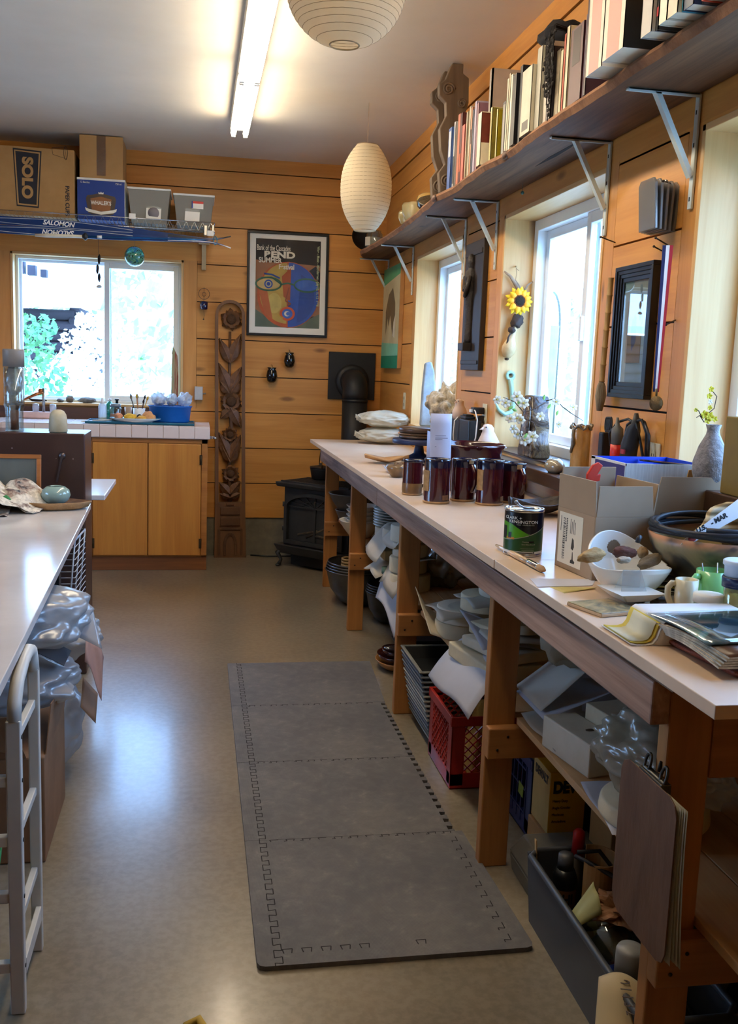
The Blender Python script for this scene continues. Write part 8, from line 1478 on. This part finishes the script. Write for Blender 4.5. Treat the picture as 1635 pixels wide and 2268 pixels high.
 t=thing('wooden_stick','thin pale slat standing at the far end of the grey bin','stick',(.930,2.33,bz));b=MB();b.bar((0,0,.0),(-.012,.010,.232),.012,.003);b.obj('slat',M('pale_slat','#c8a878',.7),t)
 # black case and floor cables
 t=thing('black_case','big black soft case standing under the near end of the bench','case',(1.290,1.60,.0005));b=MB();b.hexa([(-.055,-.34,0),(.050,-.34,0),(.055,.34,0),(-.055,.34,0),(-.048,-.32,.34),(.050,-.32,.34),(.050,.20,.352),(-.048,.20,.352)]);b.obj('body',mix2('black_nylon','#1c1d1c','#121312',8,.3,.7,.6,.2,60),t,bevel=.030,seg=4);b=MB();b.tube([(-.056,.24,.02),(-.056,.10,.20),(-.052,.02,.335)],.003,6);b.obj('zip',BLACK,t)
 for k in range(3):b=MB();b.tube([(.98,1.50-.05*k,.012+.006*k),(1.1,1.46-.03*k,.012+.006*k),(1.22,1.40-.03*k,.010),(1.27,1.15,.010)],.006,8);single(b,'floor_cable',BLACK,(0,0,0),['outer','middle','inner'][k]+' black cable on the floor behind the near bench leg','cable','cables on the floor behind the near leg')
bay_near()
# ------------------------------------------------------------------ foam floor mat
def mats():
 FM,nt,p=nmat('foam_mat');v=coords(nt);f=noise(nt,v,2.6,6,.65,.4);f2=noise(nt,v,18,5,.7,.3);c=ramp(nt,f,[(.3,'#4e4c4e'),(.5,'#5c5a5a'),(.7,'#6f6b66')]);c=mixc(nt,.35,c,ramp(nt,f2,[(.42,'#4c4a4c'),(.60,'#6a6664'),(.74,'#9a9286')]));nt.links.new(c,p.inputs['Base Color']);p.inputs['Roughness'].default_value=.62;ck=nd(nt,'TexWave',Scale=90.0);nt.links.new(v,ck.inputs['Vector']);bump(nt,p,ck.outputs['Fac'],.18,.002)
 SEAM=M('mat_seam','#1f1d1c',.9,var=0);x0,x1=.160,.850;ys=[2.20,2.845,3.452,4.062,4.668];labs=['grey foam mat tile at the near end, with straight borders','second grey foam mat tile from the near end','third grey foam mat tile, beside the red crate','grey foam mat tile at the far end of the run']
 for k in range(4):
  ya,yb=ys[k]+.0008,ys[k+1]-.0008;dx=.008 if k==0 else 0;xr=x1+(.030 if k==0 else -.012 if k<3 else .04);t=Vector(((x0+xr)/2+dx,(ya+yb)/2,.0005));ox,oy=(x0+xr)/2+dx,(ya+yb)/2
  out=[(x0,ya),(xr,ya)];
  if k in (1,2):
   n=12;st=(yb-ya)/n;out=[(x0,ya),(xr,ya)]
   for i in range(n):y=ya+st*i;out+=[(xr,y+st*.28),(xr-.020,y+st*.20),(xr-.020,y+st*.72),(xr,y+st*.64)]
   out+=[(xr,yb),(x0,yb)]
  elif k==0:r_=.02;out=[(x0+r_,ya),(xr-r_,ya),(xr-r_*.3,ya+r_*.3),(xr,ya+r_),(xr-.02,yb),(x0,yb),(x0,ya+r_),(x0+r_*.3,ya+r_*.3)]
  else:out=[(x0,ya),(xr-.05,ya),(xr-.012,yb),(x0,yb)]
  b=MB();b.prism([(x-ox,y-oy) for x,y in out],.013,(0,0,0),(1,0,0),(0,1,0));b.mi=1
  def zig(axis,fix,a0,a1,n,amp,skip=None):
   st=(a1-a0)/n;prev=None
   for i in range(n):
    s0=a0+st*i
    for (u,w) in ((0,0),(.20,0),(.14,1),(.66,1),(.60,0),(1,0)):
     q=(fix+amp*w,s0+st*u) if axis=='y' else (s0+st*u,fix+amp*w)
     if prev and (q[0]-prev[0])**2+(q[1]-prev[1])**2>1e-9 and not (skip and skip(i,u,w)):b.bar((prev[0]-ox,prev[1]-oy,.0130),(q[0]-ox,q[1]-oy,.0130),.0028,.0008)
     prev=q
  zig('y',x0+.045,ya,yb,12,.020)
  if k==0:zig('y',xr-.070,ya+.03,yb-.02,11,.018,lambda i,u,w:w==0 and u>.5 or u==1);zig('x',ya+.048,x0+.06,xr-.06,12,.018,lambda i,u,w:i>4 and (i*7) % 5<4 or u in (.20,1))
  if k<3:zig('x',yb-.012,x0+.07,xr-.04,12,.0112,lambda i,u,w:(i+k) % 3==0 and w==0 or u==1)
  o_=b.obj('foam_tile',[FM,SEAM]);o_.location=t;tag(o_,labs[k],'mat','grey foam floor tiles')
mats()
# ------------------------------------------------------------------ the table and cabinet side of the room
def left_side():
 LTOP=mix2('white_laminate','#d9d4cf','#c9c2bc',3,.3,.7,.13,.03,9,detail=7);t=thing('work_table','large white topped table at the side opposite the workbench','table',(-.9,2.8,0));o=Vector((-.9,2.8,0))
 b=MB();b.hexa([Vector(p)-o for p in ((-1.75,.75,.824),(-.335,.75,.824),(-.460,4.385,.824),(-1.75,4.385,.824),(-1.75,.75,.85),(-.335,.75,.85),(-.460,4.385,.85),(-1.75,4.385,.85))]);b.obj('table_top',LTOP,t,bevel=.002)
 for x,y in ((-.535,3.72),(-1.65,3.72),(-1.65,.9),(-.47,.9)):b=MB();b.box(Vector((x-.03,y-.03,0))-o,Vector((x+.03,y+.03,.8235))-o);b.obj('leg',SATIN,t)
 b=MB();b.box(Vector((-1.68,3.69,.74))-o,Vector((-.505,3.75,.8235))-o);b.obj('apron',SATIN,t)
 # brown cabinet with bottle and shaker
 BRM=mix2('brown_enamel','#44302a','#3a2822',3,.3,.7,.3);t=thing('brown_cabinet','dark brown scuffed metal cabinet beyond the white table','cabinet',(-1.15,4.72,0));b=MB();b.box((-.65,-.14,.0),(.645,.14,1.142));b.obj('body',BRM,t,bevel=.008,seg=3);b=MB();b.lathe([(0,0),(.016,0),(.014,.012),(0,.014)],(.545,-.14,1.04),16,rot=(PI/2,0,0));b.bar((.545,-.148,1.04),(.520,-.148,.92),.012,.008);b.obj('latch',M('pewter','#5a5050',.35,.7),t)
 b=MB();r=random.Random(8)
 for k in range(16):x=r.uniform(-.1,.63);z=r.uniform(.93,1.12);b.box((x,-.1404,z),(x+r.uniform(.002,.007),-.14,z+r.uniform(.002,.008)))
 b.obj('paint_chip',M('paint_chip','#a89890',.7),t)
 t=thing('shaker_bottle','tall clear glass bottle with a grey lid on the brown cabinet','bottle',(-.825,4.66,1.1425));r_=.045;b=MB();b.lathe(vessel([(r_*.86,0),(r_*.9,.004),(r_*.88,.10),(r_,.115),(r_*1.02,.13),(r_*1.02,.29)],.003),n=40);b.obj('body',CLEAR,t);b=MB();b.lathe([(0,.292),(r_*1.04,.292),(r_*1.05,.365),(r_*1.0,.372),(0,.372)],n=40);b.obj('lid',M('grey_lid','#807a74',.4),t);b=MB();b.lathe([(0,.12),(r_*.92,.12),(r_*.92,.16),(0,.19)],n=32);b.blob((0,0,.225),(r_*.8,r_*.8,.07),.35,3,5,3);b.obj('crumpled_film',glassy('crumpled_film','#e8ecf0',.12,.1,.3,'#d8dce0'),t,smooth=True);b=MB();b.lathe(cyl(.018,.006,.095),n=20);b.obj('contents',M('brown_contents','#7a4a34',.6,var=.2),t)
 t=thing('ceramic_shaker','cream ribbed bullet shaped ceramic shaker on the brown cabinet','shaker',(-.630,4.64,1.1425));b=MB();b.lathe([(0,0),(.038,0),(.042,.006),(.041,.03),(.0415,.034),(.040,.055),(.0405,.059),(.036,.082),(.026,.098),(.012,.104),(0,.105)],n=36);b.obj('body',mix2('cream_stoneware','#b8ae92','#a09474',14,.3,.7,.5),t)
 b=MB();b.box((-.48,-.35,0),(.005,.33,.026));o_=tag(b.obj('side_table',M('glossy_white','#dfe2e6',.12,var=.01),bevel=.004),'glossy white shelf top jutting out beyond the brown cabinet','table');o_.location=(-.455,5.29,.784)
 for x,y in ((-.45,-.30),(-.45,.30),(-.19,.30),(-.17,-.33)):b=MB();b.box((x-.012,y-.012,-.7838),(x+.012,y+.012,0));l_=b.obj('leg',wood('side_leg','#8a5a30','#6a4020',2,.5),o_)
 # framed board, dish, vase, newspaper
 t=thing('framed_board','orange wood frame around a grey board leaning on the brown cabinet','frame',(-.83,4.335,.8505),rot=(-.12,0,0));OW=wood('orange_frame','#b0703a','#8a4f24',0,.4,.7);b=MB();w,h,d=.165,.215,.018
 for lo,hi in (((-w,0),(w,d)),((-w,h-d),(w,h)),((-w,d),(-w+d,h-d)),((w-d,d),(w,h-d))):b.box((lo[0],-.010,lo[1]),(hi[0],.010,hi[1]))
 b.obj('frame',OW,t,bevel=.002);b=MB();b.box((-w+d*.6,-.002,d*.6),(w-d*.6,.004,h-d*.6));b.obj('board',M('slate_board','#5e625c',.5),t)
 t=thing('wooden_dish','rough live edge wooden dish on the white table','dish',(-.595,4.215,.8505));m,nt,p=nmat('burl_wood');f=noise(nt,coords(nt),14,5,.65,1.0);nt.links.new(ramp(nt,f,[(.3,'#3a2822'),(.5,'#5c4238'),(.7,'#7a5c44')]),p.inputs['Base Color']);p.inputs['Roughness'].default_value=.6
 b=MB();n=52;g=lambda a:1+.06*math.sin(3*a+1)+.04*math.sin(7*a);b.mi=1;b.lathe([(0,0),(.10,0),(.125,.010),(.138,.030),(.134,.034)],n=n,sx=1.05,sy=.62,wob=lambda a,z:g(a));b.mi=0;b.lathe([(.134,.034),(.118,.026),(.09,.018),(0,.016)],n=n,sx=1.05,sy=.62,wob=lambda a,z:g(a));b.obj('body',[m,mix2('live_edge_tan','#b08a5c','#8a6840',10,.3,.7,.7,.4,50)],t,smooth=True)
 t=thing('celadon_vase','squat pale green egg shaped vase resting on the wooden dish','vase',(-.588,4.235,.8672));b=MB();b.lathe([(0,0),(.030,0),(.052,.018),(.060,.040),(.054,.062),(.036,.076),(.022,.078),(.020,.074),(.034,.066),(.046,.045),(0,.02)],n=40,sx=1.02);b.obj('body',M('celadon_green','#8aa398',.14,var=.04,coat=.6),t)
 t=thing('newspaper','crumpled colour newspaper heaped on the white table','newspaper',(-.86,4.10,.8505));m,nt,p=nmat('newsprint');v=coords(nt);f=noise(nt,v,10,3,.6,.5);f2=noise(nt,v,55,3,.6);c=ramp(nt,f,[(.34,'#2a2a34'),(.42,'#8a6a5a'),(.50,'#cfc6b4'),(.62,'#ddd6c6'),(.70,'#6a5048')],'LINEAR');nt.links.new(mixc(nt,.25,c,ramp(nt,f2,[(.45,'#3a3a3a'),(.55,'#e0dacb')])),p.inputs['Base Color']);p.inputs['Roughness'].default_value=.7
 for k,(cx,cy,w,d,hh,rz,ph) in enumerate(((.0,.05,.36,.30,.13,.3,1),(.10,.10,.30,.22,.11,-.3,4),(-.06,-.02,.34,.24,.05,.1,7))):
  ca,sa=math.cos(rz),math.sin(rz)
  def fn(u,v,cx=cx,cy=cy,w=w,d=d,hh=hh,ca=ca,sa=sa,ph=ph):x,y=(u-.5)*w,(v-.5)*d;z=.004+hh*(math.sin(PI*u)**1.2)*(.35+.65*v)+.022*(mnoise.noise((u*4+ph,v*4,ph))+.5*abs(mnoise.noise((u*9,v*9+ph,ph))));return Vector((cx+x*ca-y*sa,cy+x*sa+y*ca,max(.0015,z)))
  b=MB();b.sheet(fn,26,22);b.obj('sheet',m,t,solid=.0012,smooth=True)
 b=MB();b.blob((.095,-.01,.055),(.022,.006,.018),.4,3,3,2);b.obj('green_print',M('green_print','#3f8a4a',.6),t,smooth=True)
 # rack of bent white tube
 RK=M('rack_white','#cdcbc2',.4,var=.06);t=thing('folding_rack','off white metal rack with bent tube ends under the white table','rack',(-.388,2.12,0));Y1=.24
 b=MB();b.box((-.017,-.012,0),(.015,.012,.70));b.obj('post',RK,t,bevel=.003);b=MB();b.box((-.010,Y1-.010,0),(.016,Y1+.012,.74));b.obj('post',RK,t,bevel=.003)
 b=MB();pts=[(0,0,.695),(0,.01,.735),(0,.05,.775),(0,.12,.797),(0,.185,.802),(0,.225,.790),(0,Y1,.765),(.002,Y1,.735)];b.tube(pts,.0155,10);b.obj('top_bend',RK,t)
 for z in (.655,.43,.22):b=MB();b.box((-.008,.0121,z-.010),(.008,Y1-.0105,z+.010));b.obj('rung',RK,t,bevel=.002)
 b=MB();b.box((.002,.0121,.085),(.0155,Y1-.0105,.125));b.obj('rung',RK,t,bevel=.002)
 for z in (.56,.42,.285,.115):b=MB();b.box((-.95,-.010,z-.012),(-.0171,.010,z+.012));b.obj('side_rail',RK,t,bevel=.002)
 b=MB()
 for z in (.66,.56,.42,.285,.115):b.tube([(.0152,0,z),(.0165,0,z)],.005,8)
 b.obj('bolt',BLACK,t)
 GT=M('green_tub','#1f7a4a',.4);BTB=M('blue_pail','#1c3a8a',.4);b=MB();b.lathe(vessel([(.10,0),(.12,.15)],.004),n=32);single(b,'green_tub',GT,(-.585,2.35,.127),'green plastic tub on the rack under the white table','tub',smooth=True);b=MB();b.lathe(vessel([(.08,0),(.10,.11)],.004),n=32);single(b,'blue_pail',BTB,(-.560,2.22-.28,.002),'blue pail on the floor by the rack','pail',smooth=True);b=MB();b.box((-.10,-.08,0),(.10,.08,.012));single(b,'tub_shelf',RK,(-.585,2.34,.113),'thin white shelf plate under the green tub','shelf') if False else None
 # stack of clay bags and cartons beyond the rack
 PB=glassy('clay_bag_film','#e6e8ea',.08,.25,.62,'#c8ccd0');t=thing('clay_carton','torn brown carton at the bottom of the wrapped stack under the white table','box',(-.62,3.02,.0005));b=MB();b.box((-.19,-.22,0),(.19,.22,.33));b.obj('body',mix2('old_cardboard','#8f6d50','#75563e',5,.3,.7,.85),t,bevel=.006);b=MB();b.hexa([(-.19,-.222,.33),(.14,-.222,.33),(.14,-.218,.33),(-.19,-.218,.33),(-.17,-.28,.44),(.10,-.26,.47),(.10,-.256,.47),(-.17,-.276,.44)]);b.hexa([(.19,-.20,.33),(.193,-.20,.33),(.193,.20,.33),(.19,.20,.33),(.20,-.16,.47),(.203,-.16,.47),(.203,.18,.43),(.20,.18,.43)]);b.obj('torn_flap',mix2('old_cardboard','#8f6d50','#75563e',5,.3,.7,.85),t);text('BOX 42',.05,M('box_navy_print','#23242c',.7),t,(-.10,-.2205,.16),frot((1,0,0),(0,0,1),90)) if False else None
 def bag(c,r_,seed,lab,amp=.22):b=MB();b.blob((0,0,0),r_,amp,1.9,seed,5,None);return single(b,'clay_bag',PB,c,lab,'bag','plastic wrapped clay bags under the white table',smooth=True)
 bag((-.60,3.45,.20),(.215,.17,.190),3,'lowest wrapped clay bag standing on the floor behind the torn carton',.15);bag((-.585,3.06,.480),(.225,.20,.085),5,'wrapped clay bag lying on the torn carton');bag((-.575,3.10,.675),(.235,.25,.105),9,'topmost billowing plastic wrapped bag just under the table top',.22);bag((-.57,3.48,.50),(.235,.15,.09),13,'wrapped bag behind the one on the torn carton')
 curl('pinkish torn wrapper sticking out beside the wrapped bags',lambda u,v:Vector((-.37+.055*u,3.30+.09*v,.46-.12*u+.10*v+.02*math.sin(u*5+v*4))),papery('pink_wrapper','#b89488',.3),8,8,'torn_wrapper','wrapper');curl('clear stiff corner of film sticking out of the topmost bag',lambda u,v:Vector((-.37+.075*u*(1-.5*v),3.12+.10*v,.60-.04*u+.10*v)),PB,6,6,'film_corner','plastic');curl('brown paper corner sticking out low beside the wrapped bags',lambda u,v:Vector((-.385+.05*u,3.30+.08*v,.30-.06*u+.08*v)),papery('tan_wrapper','#a08064',.3),6,6,'torn_wrapper','wrapper')
 b=MB();b.box((-.06,-.05,0),(.06,.05,.002));single(b,'dark_sticker',M('dark_sticker','#3a4048',.3),(-.44,3.0,.595),'dark glossy label showing between the wrapped bags','label',rot=(.2,.5,0))
 WR=M('basket_white','#c4ccd4',.35);t=thing('wire_basket','white wire basket hanging under the far end of the white table','basket',(-.545,3.93,.50));b=MB()
 for k in range(13):z=.0+.285*k/12;b.tube([(.085,-.13,z),(.095,.13,z)],.0016,5);b.tube([(-.09,-.13,z),(.085,-.13,z)],.0016,5)
 b.obj('wire',WR,t);b=MB()
 for x,y in ((.086,-.13),(.090,0.0),(.095,.13),(-.09,-.13)):b.tube([(x-.025,y,0),(x,y,.29)],.0035,6)
 b.tube([(-.09,-.13,.29),(.086,-.13,.29),(.095,.13,.29),(-.09,.13,.29),(-.09,-.13,.29)],.0035,6);b.obj('frame',WR,t)
 q=onz(440,2262,0);b=MB();b.tube([(-.03,-.02,.01),(.0,.0,.012),(.02,-.05,.01)],.010,8);single(b,'yellow_scrap',M('yellow_scrap','#c8a84a',.7),(q.x,q.y-.01,.0005),'scrap of yellow rubber on the floor at the near edge','scrap')
left_side()
